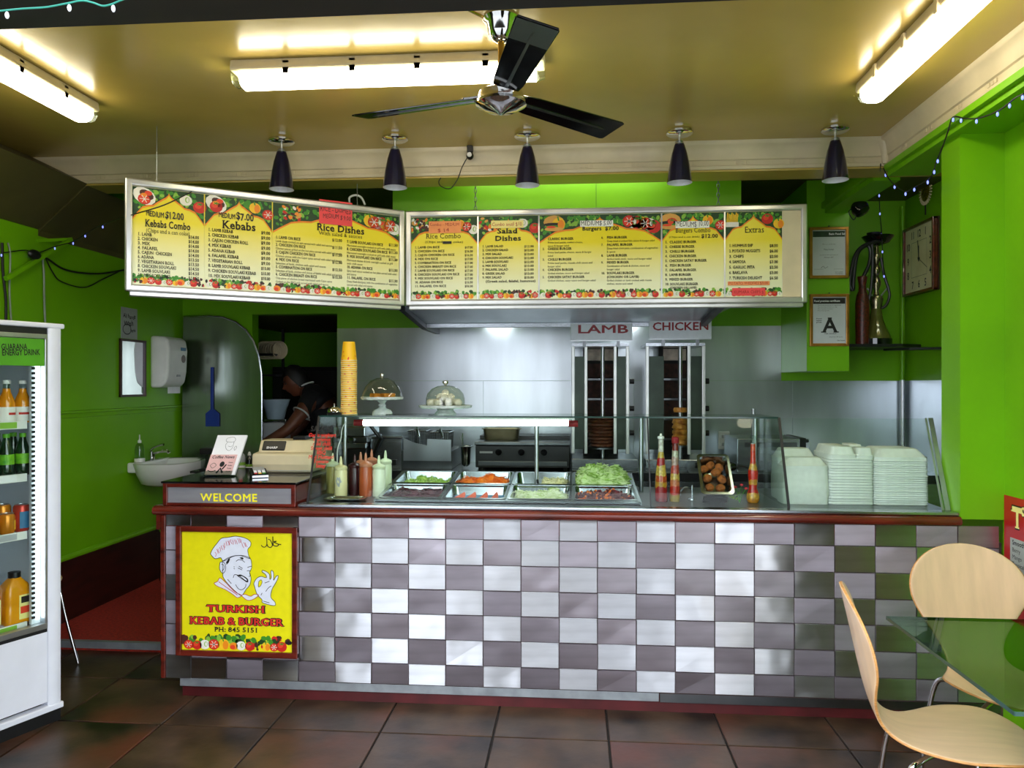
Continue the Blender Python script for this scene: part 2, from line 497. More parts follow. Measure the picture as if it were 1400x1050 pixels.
for k in range(8):
    for q in range(3):
        o = bpy.data.objects.new('dentil', dent); COL.objects.link(o); o.parent = cor2
        o.location = (1.649, 2.05 + k * .275 + q * .027, 2.681); o.rotation_euler = (0, 0, -PI / 2)
# corner leaf where the two cornices meet
cl = MB(); cl.lathe([(0, 2.66), (.016, 2.665), (.02, 2.70), (.03, 2.74), (.045, 2.765), (.05, 2.785), (.03, 2.799), (0, 2.8)], (1.64, 4.205, 0), 12)
cl.build('corner_leaf', 'cornice_paint', cor1, smooth=True)

# bright boxed bulkhead over the cooking hood
slab('wall_bulkhead', -1.11, .985, 4.64, BACK, 1.98, CEIL + .06, 'green_paint')
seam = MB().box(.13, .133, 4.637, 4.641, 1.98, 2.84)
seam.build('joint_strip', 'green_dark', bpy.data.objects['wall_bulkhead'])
# boxed chase with the certificates, right of the menu
slab('wall_chase', 1.538, 1.81, 5.236, BACK, 1.585, 2.9, 'green_paint')

# left wall details
struct(MB().box(LW, LW + .012, FRONT + .2, BACK, .0, .425).build('baseboard_left', 'wainscot_brown'), 'dark brown wainscot board along the left wall')
t1 = MB(); t1.prism([(0, .425), (.018, .425), (.02, .44), (.012, .452), (0, .455)], lambda u, w, d: Vector((LW + u, d, w)), FRONT + .2, BACK)
struct(t1.build('trim_wainscot_cap', 'green_paint'))
t2 = MB(); t2.prism([(0, 1.29), (.006, 1.292), (.007, 1.315), (.016, 1.32), (.016, 1.332), (0, 1.336)], lambda u, w, d: Vector((LW + u, d, w)), FRONT + .2, BACK)
struct(t2.build('trim_dado', 'green_paint'))

# raised red kitchen floor with metal nosing
slab('floor_kitchen', LW + .012, KRW, 4.12, 8.0, -.01, .05, 'red_carpet', 'raised red floor behind the counter')
slab('trim_step_nosing', LW + .012, KRW, 4.095, 4.125, .02, .058, 'nosing', 'grey metal nosing on the red step')

# stainless sheets on the kitchen wall, each sheet a piece
def sheet(x0, x1, z0, z1):
    g = .0005
    o = MB().box(x0 + g, x1 - g, BACK - .006, BACK - .0005, z0 + g, z1 - g).build('steel_sheet', 'steel_wall', wall_back, bevel=.001, seg=1)
    return o
for x0, x1 in ((-1.845, .05), (.05, 1.538)): sheet(x0, x1, 1.525, 1.935)
for x0, x1 in ((-1.845, -.695), (-.695, .45), (.45, 1.62), (1.62, KRW)): sheet(x0, x1, .9, 1.525)
wrk = bpy.data.objects['wall_right_kitchen']
MB().box(KRW - .006, KRW - .0005, CF + .2, BACK - .006, .9, 1.525).build('steel_sheet', 'steel_wall', wrk)
# painted pipe in the corner, bare metal lower down
pp = thing('corner_pipe', 'thin vertical pipe in the corner beside the hookah, green above and bare metal below', 'pipe', (2.395, 5.835, .9))
MB().cyl((0, 0, .63), (0, 0, 1.9), .016, n=12).build('painted_length', 'green_paint', pp, smooth=True)
MB().cyl((0, 0, 0), (0, 0, .63), .016, n=12).build('bare_length', 'alu', pp, smooth=True)

# ================================================================== CEILING FIXTURES
def batten(label, loc, rz):
    """1.25 m weatherproof tube light, hung under z = 0, along local x"""
    t = thing('tube_light_fitting', label, 'light', loc, rz, 'fluorescent ceiling lights')
    L = .63
    b = MB(); b.prism([(-.055, 0), (.055, 0), (.06, -.035), (.055, -.045), (-.055, -.045), (-.06, -.035)], lambda u, w, d: Vector((d, u, w)), -L, L)
    b.build('housing', 'cream_plastic', t, bevel=.006)
    d = MB()
    prof = [(-.05, -.046), (-.052, -.07), (-.04, -.092), (-.02, -.1), (.02, -.1), (.04, -.092), (.052, -.07), (.05, -.046)]
    d.prism(prof, lambda u, w, dd: Vector((dd, u, w)), -L + .035, L - .035)
    d.build('diffuser', 'tube_light', t, smooth=True)
    for s in (-1, 1):
        e = MB(); e.prism([(u * 1.02, w * 1.0) for u, w in prof], lambda u, w, dd: Vector((dd, u * (1 if abs(dd) < L - .01 else .9), w if abs(dd) < L - .01 else w * .9)), s * (L - .035), s * L)
        e.build('end_cap', 'clear_plastic', t, smooth=True)
    for k in (-.4, -.13, .13, .4):
        for s in (-1, 1):
            c = MB(); c.box(k - .012, k + .012, s * .052 - .006, s * .052 + .012 * s + .006, -.062, -.012)
            c.build('clip', 'cream_plastic', t, bevel=.002, seg=1)
    return t
batten('fluorescent light across the ceiling, behind the fan', (-.745, 3.03, CEIL), 0)
batten('fluorescent light over the drinks fridge, pointing into the shop', (-2.245, 2.755, CEIL), PI / 2)
batten('fluorescent light above the table and chairs, pointing into the shop', (1.27, 2.8, CEIL), PI / 2)

def ceiling_fan():
    c = aZ(685, 22, CEIL)
    t = thing('ceiling_fan', 'chrome ceiling fan with three black blades', 'fan', (c.x, c.y, CEIL))
    MB().lathe([(.0, 0), (.062, 0), (.066, -.012), (.06, -.02), (.052, -.03), (.046, -.06), (.03, -.085), (.016, -.092), (0, -.093)], n=32).build('canopy', 'chrome', t, smooth=True)
    MB().cyl((0, 0, -.09), (0, 0, -.235), .011, n=16).build('downrod', 'brass', t, smooth=True)
    mo = MB().lathe([(0, -.225), (.02, -.225), (.026, -.232), (.03, -.25), (.06, -.262), (.078, -.272), (.082, -.285), (.085, -.3), (.09, -.305), (.09, -.314), (.082, -.318), (.055, -.333), (.02, -.342), (.006, -.35), (0, -.351)], n=40).build('motor', 'chrome', t, smooth=True)
    MB().lathe([(0, -.335), (.06, -.328), (.076, -.319), (.08, -.3185)], n=32, close=False).build('lower_ring', 'black_gloss', mo, smooth=True)
    for k, a in enumerate((-74, 44, 164)):
        a = math.radians(a); R = Matrix.Rotation(a, 4, 'Z') @ Matrix.Translation((0, 0, -.286)) @ Matrix.Rotation(math.radians(-13), 4, 'X')
        b = MB()
        out = [(.09, -.045), (.14, -.052), (.56, -.066), (.575, -.06), (.575, .06), (.56, .066), (.14, .052), (.09, .045)]
        b.prism(out, lambda u, w, d: R @ Vector((u, w, d)), -.0025, .0025)
        bl = b.build('blade', 'black_gloss', t, bevel=.001, seg=1)
        r = MB(); r.prism([(.1, -.006), (.5, -.0035), (.52, 0), (.5, .0035), (.1, .006)], lambda u, w, d: R @ Vector((u, w, d)), -.006, -.0025)
        r.build('rib', 'steel_dark', bl)
        br = MB(); br.prism([(.06, -.03), (.13, -.035), (.15, -.02), (.15, .02), (.13, .035), (.06, .03)], lambda u, w, d: R @ Vector((u, w, d)), .0025, .012)
        br.build('blade_bracket', 'chrome', bl, bevel=.002, seg=1)
        if k == 0:   # plate printed at the tip
            lt = MB(); lt.prism([(.44, -.06), (.565, -.062), (.565, .062), (.44, .06)], lambda u, w, d: R @ Vector((u, w, d)), -.0032, -.0026)
            lt.build('tip_panel', 'steel_dark', bl)
    # loose hook arm beside the canopy
    MB().tube([(-.058, -.02, -.012), (-.09, -.05, -.008), (-.112, -.075, -.006), (-.125, -.07, -.004)], .005, 6).build('hook_arm', 'brass', t, smooth=True)
ceiling_fan()

mat('navy_glass', '05072c', .12, var=.2, scale=4, coat=.6)
mat('shade_inside', 'dfe0e6', .5)
def pendant(px, label):
    c = aZ(px, 190 - (px - 385) * .021, CEIL)
    t = thing('pendant_light', label, 'light', (c.x, c.y, CEIL), 0, 'row of pendant lights over the counter')
    MB().lathe([(0, 0), (.062, 0), (.068, -.006), (.068, -.016), (.06, -.022), (0, -.024)], n=28).build('canopy', 'chrome', t, smooth=True)
    MB().cyl((0, 0, -.02), (0, 0, -.062), .006, n=10).build('stem', 'alu', t, smooth=True)
    sh = MB(); pr = [(.012, -.055), (.02, -.06), (.026, -.075), (.04, -.12), (.052, -.18), (.062, -.25), (.064, -.268), (.061, -.268), (.058, -.25), (.048, -.18), (.036, -.12), (.02, -.078)]
    n = 28; k = 7
    sh.slot(0).lathe(pr[:k], n=n, close=False)
    sh.slot(1).lathe(pr[k - 1:], n=n, close=False)
    sh.build('shade', ['navy_glass', 'shade_inside'], t, smooth=True)
    MB().lathe([(0, -.054), (.016, -.054), (.024, -.066), (.024, -.078), (.02, -.08)], n=16, close=False).build('shade_cap', 'alu', t, smooth=True)
    MB().ball((0, 0, -.19), (.024, .024, .032), 12, 8).build('bulb', 'white_plastic', t, smooth=True)
for px, lb in ((385, 'dark blue glass pendant light above the left menu board, nearest the fridge'),
               (540, 'blue glass pendant light above the joint of the two menu boards'),
               (721, 'dark blue pendant light just below the ceiling fan'),
               (929, 'dark blue pendant light above the burgers menu, between fan and clock wall'),
               (1142, 'dark blue pendant light in front of the certificates and hookah')):
    pendant(px, lb)

# small camera on the cornice with a loose cable
cc = aY(642, 199, 4.14)
t = thing('ceiling_camera', 'small black camera on the cornice with a dangling cable', 'camera', (cc.x, cc.y + .02, CEIL - .0))
MB().box(-.016, .016, -.014, .014, -.035, 0).build('bracket', 'black_plastic', t, bevel=.003)
h = MB(); h.ball((0, -.005, -.056), (.021, .021, .023), 14, 10); h.build('housing', 'black_gloss', t, smooth=True)
MB().lathe([(.007, 0), (.013, 0), (.013, .006), (.007, .006)], mx=Matrix.Translation((0, -.026, -.056)) @ Matrix.Rotation(PI / 2, 4, 'X'), n=16).build('lens_ring', 'alu', t, smooth=True)
pts = [aY(x, y, 4.14) for x, y in ((641, 212), (632, 228), (626, 244), (618, 256), (611, 258), (602, 254), (600, 248), (603, 243))]
MB().tube(spline(pts, 5), .0028, 6).build('cable', 'wire_black', t, world=True, smooth=True)

# ================================================================== MENU BOARDS
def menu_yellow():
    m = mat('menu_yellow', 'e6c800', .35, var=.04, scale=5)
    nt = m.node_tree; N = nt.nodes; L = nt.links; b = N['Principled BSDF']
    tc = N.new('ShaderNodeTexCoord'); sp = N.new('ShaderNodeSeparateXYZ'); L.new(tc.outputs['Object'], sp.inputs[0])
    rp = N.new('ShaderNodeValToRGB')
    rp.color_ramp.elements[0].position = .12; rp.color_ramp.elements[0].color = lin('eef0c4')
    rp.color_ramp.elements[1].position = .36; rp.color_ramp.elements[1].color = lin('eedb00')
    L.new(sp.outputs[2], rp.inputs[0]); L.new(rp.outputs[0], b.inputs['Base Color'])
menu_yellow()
for n_, c_ in (('print_red', 'c81e12'), ('print_tomato', 'e2401c'), ('print_orange', 'f08a12'), ('print_yellow', 'f5c21a'), ('print_white', 'ece8dc'),
               ('print_green', '3c8a1c'), ('print_dark_green', '173f12'), ('print_brown', '4a2418'), ('print_black', '120c08'), ('print_light_green', '86b83a'),
               ('note_red', 'f0484a'), ('note_orange', 'f59a5a'), ('note_yellow', 'f3e48c'), ('note_white', 'f4f4ea'), ('marker_black', '15100e'), ('marker_red', 'b01818'), ('bun', 'd9a04a')):
    flat(n_, c_, .55)
PRINT = ['print_red', 'print_tomato', 'print_orange', 'print_yellow', 'print_white', 'print_green', 'print_dark_green', 'print_brown', 'print_light_green', 'bun', 'print_black']
def veg(mb, kind, x, z, r, y, rnd):
    """one printed vegetable"""
    e = .00025
    if kind == 'tomato':
        mb.slot(0); disc(mb, x, z, r * 1.08, r, y)
        mb.slot(1); disc(mb, x - r * .25, z + r * .2, r * .55, r * .45, y - e)
        mb.slot(5)
        for a in range(5): stroke(mb, [(x, z + r * .55), (x + r * .5 * math.cos(a * 1.257), z + r * .55 + r * .3 * math.sin(a * 1.257))], r * .14, y - 2 * e)
    elif kind == 'cut':
        mb.slot(0); disc(mb, x, z, r, r * .92, y); mb.slot(1); disc(mb, x, z, r * .8, r * .72, y - e)
        mb.slot(4); disc(mb, x, z, r * .2, r * .18, y - 2 * e, 8)
        for a in range(6): stroke(mb, [(x, z), (x + r * .72 * math.cos(a * 1.047), z + r * .66 * math.sin(a * 1.047))], r * .1, y - 2 * e)
    elif kind == 'onion':
        mb.slot(4); disc(mb, x, z, r, r * .9, y); mb.slot(8); disc(mb, x + r * .2, z + r * .1, r * .35, r * .5, y - e, 10)
        mb.slot(4); disc(mb, x + r * .25, z + r * .1, r * .22, r * .4, y - 2 * e, 8)
    elif kind == 'pepper':
        mb.slot(3); disc(mb, x, z, r, r * .95, y); mb.slot(2); disc(mb, x + r * .35, z - r * .1, r * .5, r * .75, y - e)
        mb.slot(5); stroke(mb, [(x, z + r * .5), (x - r * .15, z + r * 1.15)], r * .22, y - 2 * e)
    elif kind == 'onion_red':
        mb.slot(2); disc(mb, x, z, r, r * .85, y); mb.slot(1); disc(mb, x - .2 * r, z - .2 * r, r * .6, r * .5, y - e)
    elif kind == 'lettuce':
        for q in range(9):
            mb.slot(rnd.choice((5, 5, 6, 8))); disc(mb, x + rnd.uniform(-1, 1) * r * 1.3, z + rnd.uniform(-.7, .5) * r, r * rnd.uniform(.3, .6), r * rnd.uniform(.25, .5), y - q * .00003, 7, rnd.uniform(0, 3))
    elif kind == 'dark':
        for q in range(9):
            mb.slot(rnd.choice((7, 7, 10, 0))); disc(mb, x + rnd.uniform(-1, 1) * r * 1.2, z + rnd.uniform(-.6, .5) * r, r * rnd.uniform(.25, .5), r * rnd.uniform(.2, .4), y - q * .00003, 7, rnd.uniform(0, 3))
def veg_strip(mb, x0, x1, z0, h, y, seed):
    rnd = random.Random(seed); x = x0 + h * .5
    k = 0
    while x < x1 - h * .3:
        veg(mb, ('lettuce', 'lettuce', 'dark', 'lettuce')[rnd.randrange(4)], min(x, x1 - h * .8), z0 + h * .72, h * .5, y, rnd)
        x += h * .75
    x = x0 + h * .45
    seq = ['tomato', 'onion', 'cut', 'pepper', 'onion_red', 'onion', 'tomato', 'dark', 'pepper', 'cut']
    k = rnd.randrange(10)
    while x < x1 - h * .2:
        r = h * rnd.uniform(.3, .42)
        veg(mb, seq[k % 10], min(x, x1 - r), z0 + r, r, y - .0008, rnd); k += 1; x += r * 1.75
_h = [(0, 0), (.06, .2), (.13, .42), (.21, .5), (.28, .52), (.34, .64), (.42, .78), (.46, .84), (.49, .93), (.5, 1)]
OG = _h + [(1 - u, v) for u, v in _h[-2::-1]]
def collage(mb, x0, x1, zb, zt, y, seed, kind):
    """photo strip over the ogee arch: dark leaves with vegetables, a dish at the left"""
    rnd = random.Random(seed); w = x1 - x0; hgt = zt - zb
    cur = [(x0 + u * w, zb + v * hgt * .9) for u, v in OG]
    mb.slot(6)
    for (a, b), (c, d) in zip(cur, cur[1:]): mb.face((a, y, b), (c, y, d), (c, y, zt), (a, y, zt))
    def low(x):
        for (a, b), (c, d) in zip(cur, cur[1:]):
            if a <= x <= c: return b + (d - b) * (x - a) / max(c - a, 1e-6)
        return zb
    for q in range(int(60 * w / .25)):
        x = rnd.uniform(x0 + .008, x1 - .008); r = rnd.uniform(.008, .017); lo = low(x) + r; hi = zt - r
        if lo > hi: continue
        mb.slot(rnd.choice((5, 5, 6, 8, 5))); disc(mb, x, rnd.uniform(lo, hi), r, r * .7, y - .0004 - q * .000004, 7, rnd.uniform(0, 3))
    n = max(3, int(w / .075))
    spots = [.07, .16] + [.74 + .2 * i / max(1, n - 3) for i in range(n - 2)]
    for i, u in enumerate(spots):
        x = x0 + u * w; r = .03 if w < .4 else .038
        lo = max(low(x - r * .7), low(x + r * .7)) + r * .9; lo = min(lo, zt - r)
        if i == 0 and kind == 'burger':
            X = x0 + .13 * w if w < .4 else x0 + .12 * w; R = min(.055, w * .16); Z = zt - R * .75
            mb.slot(9); disc(mb, X, Z, R * 1.1, R * .72, y - .0012); mb.slot(10); disc(mb, X, Z - R * .25, R * 1.1, R * .2, y - .0015)
            mb.slot(5); disc(mb, X, Z - R * .5, R * 1.05, R * .18, y - .0016); mb.slot(1); disc(mb, X - R * .3, Z - R * .5, R * .5, R * .12, y - .0018); mb.slot(9); disc(mb, X, Z - R * .72, R, R * .22, y - .0017)
        elif i == 0 and kind == 'wrap':
            X = x0 + .16 * w; R = min(.05, w * .2); Z = zt - R * .85
            mb.slot(4); disc(mb, X, Z, R * 1.1, R * .8, y - .0012, rot=-.5); mb.slot(7); disc(mb, X + R * .2, Z + R * .15, R * .7, R * .42, y - .0014, rot=-.5)
            mb.slot(1); disc(mb, X + R * .35, Z + R * .3, R * .35, R * .25, y - .0016); mb.slot(2); disc(mb, X - R * .05, Z + R * .1, R * .3, R * .2, y - .0017)
        elif i == 0 and kind == 'plate':
            X = x0 + .14 * w; R = min(.05, w * .2); Z = zt - R * .95
            for q in range(26):
                mb.slot(rnd.choice((7, 0, 4, 2, 7, 9))); disc(mb, X + rnd.uniform(-R, R), Z + rnd.uniform(-.7, .7) * R, R * .25, R * .16, y - .0012 - q * .00002, 7, rnd.uniform(0, 3))
        elif i == 0 and kind == 'chips':
            for q in range(8):
                mb.slot(3); xx = x0 + .01 + q * .008; stroke(mb, [(xx, zt - .06), (xx + .004, zt - .004 - (q % 3) * .006)], .006, y - .0012)
            mb.slot(4); rect(mb, x0 + .004, x0 + .075, zt - .085, zt - .058, y - .0014)
        elif i >= 2 or kind in ('wrap', 'burger'):
            veg(mb, ('tomato', 'pepper', 'cut', 'onion')[(i + seed) % 4], x, min(lo, zt - r), r, y - .0014, rnd)
    # orange-red rim of the arch
    return cur
class Board:
    def __init__(s, name, label, p0, p1, z0, z1):
        s.p0, s.p1 = Vector((p0[0], p0[1], 0)), Vector((p1[0], p1[1], 0))
        d = s.p1 - s.p0; s.L = d.length; s.H = z1 - z0; s.a = math.atan2(d.y, d.x)
        s.root = thing(name, label, 'menu board', (p0[0], p0[1], z0), s.a, 'menu boards over the counter')
        s.iv = wmat(s.root).inverted()
        s.n = Vector((math.sin(s.a), -math.cos(s.a), 0))
    def uv(s, px, py):
        d = ray(px, py); o = Vector((0, 0, EYE))
        t = (s.root.location - o).dot(s.n) / d.dot(s.n)
        q = s.iv @ (o + d * t); return q.x, q.z
    def frame(s):
        L, H, w = s.L, s.H, .034
        for nm, a in (('frame_rail', (0, L, -w * 0, w)), ('frame_rail', (0, L, H - w, H))):
            MB().box(a[0], a[1], -.03, .02, a[2], a[3]).build(nm, 'alu_frame', s.root, bevel=.008)
        for x0 in (0, L - w): MB().box(x0, x0 + w, -.0305, .02, .0, H).build('frame_stile', 'alu_frame', s.root, bevel=.008)
        MB().box(.01, L - .01, -.012, .015, .01, H - .01).build('backing', 'white_plastic', s.root)
        MB().box(.02, L - .02, -.02, .03, -.022, 0).build('light_trunking', 'alu_frame', s.root, bevel=.004)
mat('alu_frame', 'c9c9c6', .3, .75, var=.05, scale=6)
mat('menu_ink', '1d1608', .7)
BY = -.014        # depth of the printed sheets

def panel(bd, x0, x1, kind, seed, title, lines, sub=None, cols=None, zt=None):
    """one printed sheet of the menu as a part; its pictures and its letters are sub-parts"""
    z0, z1 = .036, bd.H - .036
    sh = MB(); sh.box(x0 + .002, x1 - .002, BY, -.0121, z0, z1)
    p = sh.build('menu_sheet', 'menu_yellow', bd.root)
    im = MB(); cur = collage(im, x0 + .003, x1 - .003, z1 - .155, z1 - .001, BY - .001, seed, kind)
    im.slot(2)
    for (a, b), (c, d) in zip(cur, cur[1:]):
        im.face((a, BY - .0028, b - .009), (c, BY - .0028, d - .009), (c, BY - .0028, d), (a, BY - .0028, b))
    im.build('food_print', PRINT, p, recalc=False)
    im = MB()
    veg_strip(im, x0 + .004, x1 - .004, z0 + .002, .046, BY - .001, seed + 7)
    im.build('vegetable_print', PRINT, p, recalc=False)
    tx = MB(); Y = BY - .004
    for body, px, py, w, h, st in title:
        u, z = bd.uv(px, py); u2, _ = bd.uv(px + w, py)
        text(tx, body, (u + u2) / 2, z, h, Y, st, width=(u2 - u), align='c')
    tx.build('title_lettering', 'menu_ink', p, recalc=False)
    tx = MB()
    xs_ = sorted({round(l[1]) for l in lines}); gap = max(zip(xs_, xs_[1:]), key=lambda q: q[1] - q[0], default=(0, 0)) if len(xs_) > 1 else (xs_[0], xs_[0])
    cut = gap[1] - .5 if gap[1] - gap[0] > 30 else 1e9
    for side in (0, 1):
        sel = [l for l in lines if (l[1] >= cut) == bool(side)]
        if not sel: continue
        tx = MB()
        for body, px, py, h, pxw, st in sel:
            u, z = bd.uv(px, py); u2, _ = bd.uv(px + pxw, py)
            text(tx, body, u, z, h, Y, st, width=u2 - u)
        tx.build('lettering', 'menu_ink', p, recalc=False)
    return p
def note(bd, x0, y0, x1, y1, m, body):
    a, zb = bd.uv(x0, y1); c, zt = bd.uv(x1, y0)
    n = MB().box(a, c, BY - .0065, BY - .0055, zb, zt).build('price_note', m, bd.root)
    tx = MB()
    for b, px, py, w, h, mt in body:
        u, z = bd.uv(px, py); u2, _ = bd.uv(px + w, py)
        text(tx, b, u, z, h, BY - .007, 'r', width=u2 - u, wob=.12)
    tx.build('handwriting', body[0][5], n, recalc=False)
def rows(bd, items, px, py, dy, slope, h, prices=None, ppx=0, pdy=0, wpc=3.1, st='bs', pw=17):
    out = []
    for k, it in enumerate(items):
        if it: out.append((it, px, py + k * dy, h, min(len(it) * wpc, 150), st))
    if prices:
        for k, it in enumerate(prices): out.append((it, ppx, py + pdy + k * dy, h, pw, st))
    return out

# --- right board, facing the shop
B2 = Board('menu_board', 'wide yellow menu board with burgers and extras, hung square to the counter', (-.985, 4.455), (1.305, 4.455), 1.957, 2.512)
B2.frame()
U = lambda px: B2.uv(px, 350)[0]
xs = [U(561), U(654), U(737), U(904), U(990), U(1069)]
panel(B2, xs[0], xs[1], 'plate', 3, [('Rice Combo', 583, 327, 48, .028, 'rs'), ('(Chips and', 582, 333, 24, .012, 'rs'), ('coke)', 620, 333, 14, .012, 'rs')],
      rows(B2, ['1. LAMB ON RICE', '2. CHICKEN ON RICE', '3. CAJUN CHICKEN ON RICE', '4. MIX ON RICE', '5. COMBINATION ON RICE', '6. CHICKEN BREAST ON RICE', '7. LAMB SOUVLAKI ON RICE', '8. CHICKEN SOUVLAKI ON RICE', '9. MIX SOUVLAKI ON RICE', '10. ADANA ON RICE', '11. FALAFEL ON RICE'],
           568, 340.5, 5.28, 0, .0125, ['$17.00', '$16.50', '$16.50', '$17.00', '$17.00', '$17.00', '$17.00', '$17.00', '$17.00', '$16.50', '$16.50'], 636, 0, 2.25, pw=11))
panel(B2, xs[1], xs[2], 'plate', 5, [('Salad', 680, 320, 28, .028, 'bs'), ('Dishes', 677, 330, 36, .028, 'bs')],
      rows(B2, ['1. LAMB SALAD', '2. CHICKEN SALAD', '3. MIX SALAD', '4. CHICKEN SOUVLAKI', '5. LAMB SOUVLAKI', '6. MIX SOUVLAKI', '7. FALAFEL SALAD', '8. GREEK SALAD', '9. MIX SALAD', '   (Greek salad, falafel, hummus)'],
           660, 339, 5.3, 0, .0125, ['$12.00', '$12.00', '$12.00', '$12.00', '$12.00', '$13.00', '$13.00', '$13.00', '$10.00'], 717, 0, 2.2, pw=13))
bl, br_ = [], []
for k, (a, b, c) in enumerate((('CLASSIC BURGER', 'Prime beef pattie, melted cheese,', 'sauce & burger salad'), ('CHEESE BURGER', 'Prime beef pattie, cheese, sauce & burger', 'salad'), ('CHILLI BURGER', 'Prime beef pattie, masala chilli sauce and', 'burger salad'),
                               ('CHICKEN BURGER', 'Grilled chicken, sauce and burger salad', ''), ('CHICKEN SATAY BURGER', 'Grilled chicken, satay sauce and burger salad', ''))):
    y = (329, 342.5, 357, 371, 381)[k]
    bl += [(str(k + 1) + '.', 742, y, .012, 2.6, 'bs'), (a, 749, y, .013, len(a) * 2.5, 'bs'), (b, 749, y + 4.6, .0105, len(b) * 1.45, 'r')]
    if c: bl.append((c, 749, y + 9.2, .0105, len(c) * 1.45, 'r'))
for k, (a, b, c) in enumerate((('FISH BURGER', 'Deep fried crumbed fish, sauce & burger salad', ''), ('FALAFEL BURGER', 'Deep fried chick peas, combination of vegetables', '& spices'), ('LAMB BURGER', 'Grilled lamb steak, sauce and burger salad', ''), ('MIXED BURGER', 'Combination of lamb & chicken, sauce and', 'burger salad'),
                               ('SOUVLAKI BURGER', '(CHICKEN OR LAMB)', 'Grilled chicken or lamb cooked with masala'))):
    y = (327, 337, 351.5, 361, 375.5)[k]
    bl += [(str(k + 6) + '.', 822, y, .012, 2.6 if k < 4 else 5, 'bs'), (a, 829.5, y, .013, len(a) * 2.5, 'bs')]
    if k == 4: bl += [(b, 829.5, y + 5.2, .0125, 44, 'bs'), (c, 829.5, y + 9.8, .0105, 61, 'r'), ('chillies, sauce and salad', 829.5, y + 14.3, .0105, 35, 'r')]
    else:
        bl.append((b, 829.5, y + 4.6, .0105, len(b) * 1.45, 'r'))
        if c: bl.append((c, 829.5, y + 9.2, .0105, len(c) * 1.45, 'r'))
panel(B2, xs[2], xs[3], 'burger', 8, [('Burgers  $7.00', 796, 316, 50, .021, 'bs')], bl)
panel(B2, xs[3], xs[4], 'burger', 11, [('Burgers Combo', 923, 319, 48, .026, 'rs'), ('(Chips and a can drink)', 914, 326, 42, .009, 'rs'), ('$12.00', 958, 326, 23, .021, 'bs')],
      rows(B2, ['1.  CLASSIC BURGER', '2.  CHEESE BURGER', '3.  CHILLI BURGER', '4.  CHICKEN BURGER', '5.  CHICKEN SATAY BURGER', '6.  FISH BURGER', '7.  FALAFEL BURGER', '8.  LAMB BURGER', '9.  MIXED BURGER', '10. SOUVLAKI BURGER'], 909, 333.5, 6.35, 0, .0135, wpc=2.35)
      + [('(CHICKEN OR LAMB)', 915, 395.5, .0125, 37, 'bs')])
panel(B2, xs[4], xs[5], 'chips', 14, [('Extras', 1017, 319, 27, .034, 'rs')],
      rows(B2, ['1. HUMMUS DIP', '2. POTATO NUGGETS', '3. CHIPS', '4. SAMOSA', '5. GARLIC PITA', '6. BAKLAVA', '7. TURKISH DELIGHT'], 996, 338.5, 7.35, 0, .0155, ['$8.50', '$6.00', '$2.50', '$3.00', '$2.50', '$3.00', '$6.50'], 1051, 0, 2.5, pw=11.5))
for x in xs[1:5]: MB().box(x - .004, x + .004, -.0205, -.012, .035, B2.H - .035).build('divider_strip', 'alu_frame', B2.root)
MB().box(xs[5], B2.L - .034, -.016, -.0121, .035, B2.H - .035).build('blank_strip', 'cream_plastic', B2.root)
note(B2, 587, 303, 631, 320, 'note_orange', [('Combo - MEDIUM', 588.5, 310, 40, .017, 'marker_red'), ('$ 14', 599, 318, 16, .02, 'marker_red')])
note(B2, 672, 302, 716, 313, 'note_yellow', [('Combo small $10', 673, 310, 41, .02, 'marker_red')])
note(B2, 793, 302, 838, 311, 'note_white', [('MEDIUM$ 5.00', 794, 309, 42, .026, 'marker_black')])
note(B2, 923, 303, 969, 313, 'note_white', [('MEDIUM$ 10.00', 924, 311, 44, .03, 'marker_black')])
note(B2, 994, 385, 1051, 391, 'note_orange', [('POTATO WEDGES $5.00', 995, 389.5, 54, .014, 'marker_red')])
note(B2, 1000, 394, 1045, 405, 'note_red', [('KUMARA CHIPS $', 1002, 402, 41, .017, 'marker_red')])
bb = MB(); u, z = B2.uv(606, 334.3); u2, z2 = B2.uv(618, 330.5); rect(bb, u, u2, z, z2, BY - .005); bb.build('scribble', 'marker_black', B2.root, recalc=False)
for px in (650, 982):
    u, _ = B2.uv(px, 280); ch = MB(); n = 12
    for k in range(n):
        zc = B2.H + .012 + k * .0265
        mx = Matrix.Translation((u, 0, zc)) @ Matrix.Rotation(PI / 2 * (k % 2), 4, 'Z') @ Matrix.Rotation(PI / 2, 4, 'X')
        ch.add(*(lambda q: (q.v, q.f))(MB().tube([(.0075 * math.cos(a * PI / 5), .016 * math.sin(a * PI / 5), 0) for a in range(11)], .0022, 5)), mx)
    ch.build('chain', 'steel_dark', B2.root, smooth=True)

# --- left board, angled towards the fridge
B1 = Board('menu_board', 'yellow menu board with kebabs and rice dishes, angled toward the fridge', (-2.205, 3.612), (-1.0, 4.44), 1.957, 2.512)
B1.frame()
U = lambda px: B1.uv(px, 350)[0]
xs = [U(180), U(279), U(371.5), U(548)]
def slopes(bd, lst, px0, s=.083): return [(b, px, py + (px - px0) * s, h, w, st) for b, px, py, h, w, st in lst]
panel(B1, xs[0], xs[1], 'wrap', 21, [('Kebabs Combo', 198, 310, 62, .034, 'bs'), ('(Chips and a can coke)', 199, 318, 60, .02, 'rs')],
      slopes(B1, rows(B1, ['1. LAMB', '2. CHICKEN', '3. MIX', '4. FALAFEL', '5. CAJUN  CHICKEN', '6. ADANA', '7. VEGETARIAN ROLL', '8. CHICKEN SOUVLAKI', '9. LAMB SOUVLAKI', '10. MIX SOUVLAKI'], 188, 322.3, 6.2, 0, .0148, ['$14.00', '$14.00', '$14.00', '$14.00', '$14.00', '$13.50', '$13.50', '$14.50', '$14.50', '$14.50'], 257, -1.4, 2.75, pw=14.5), 188))
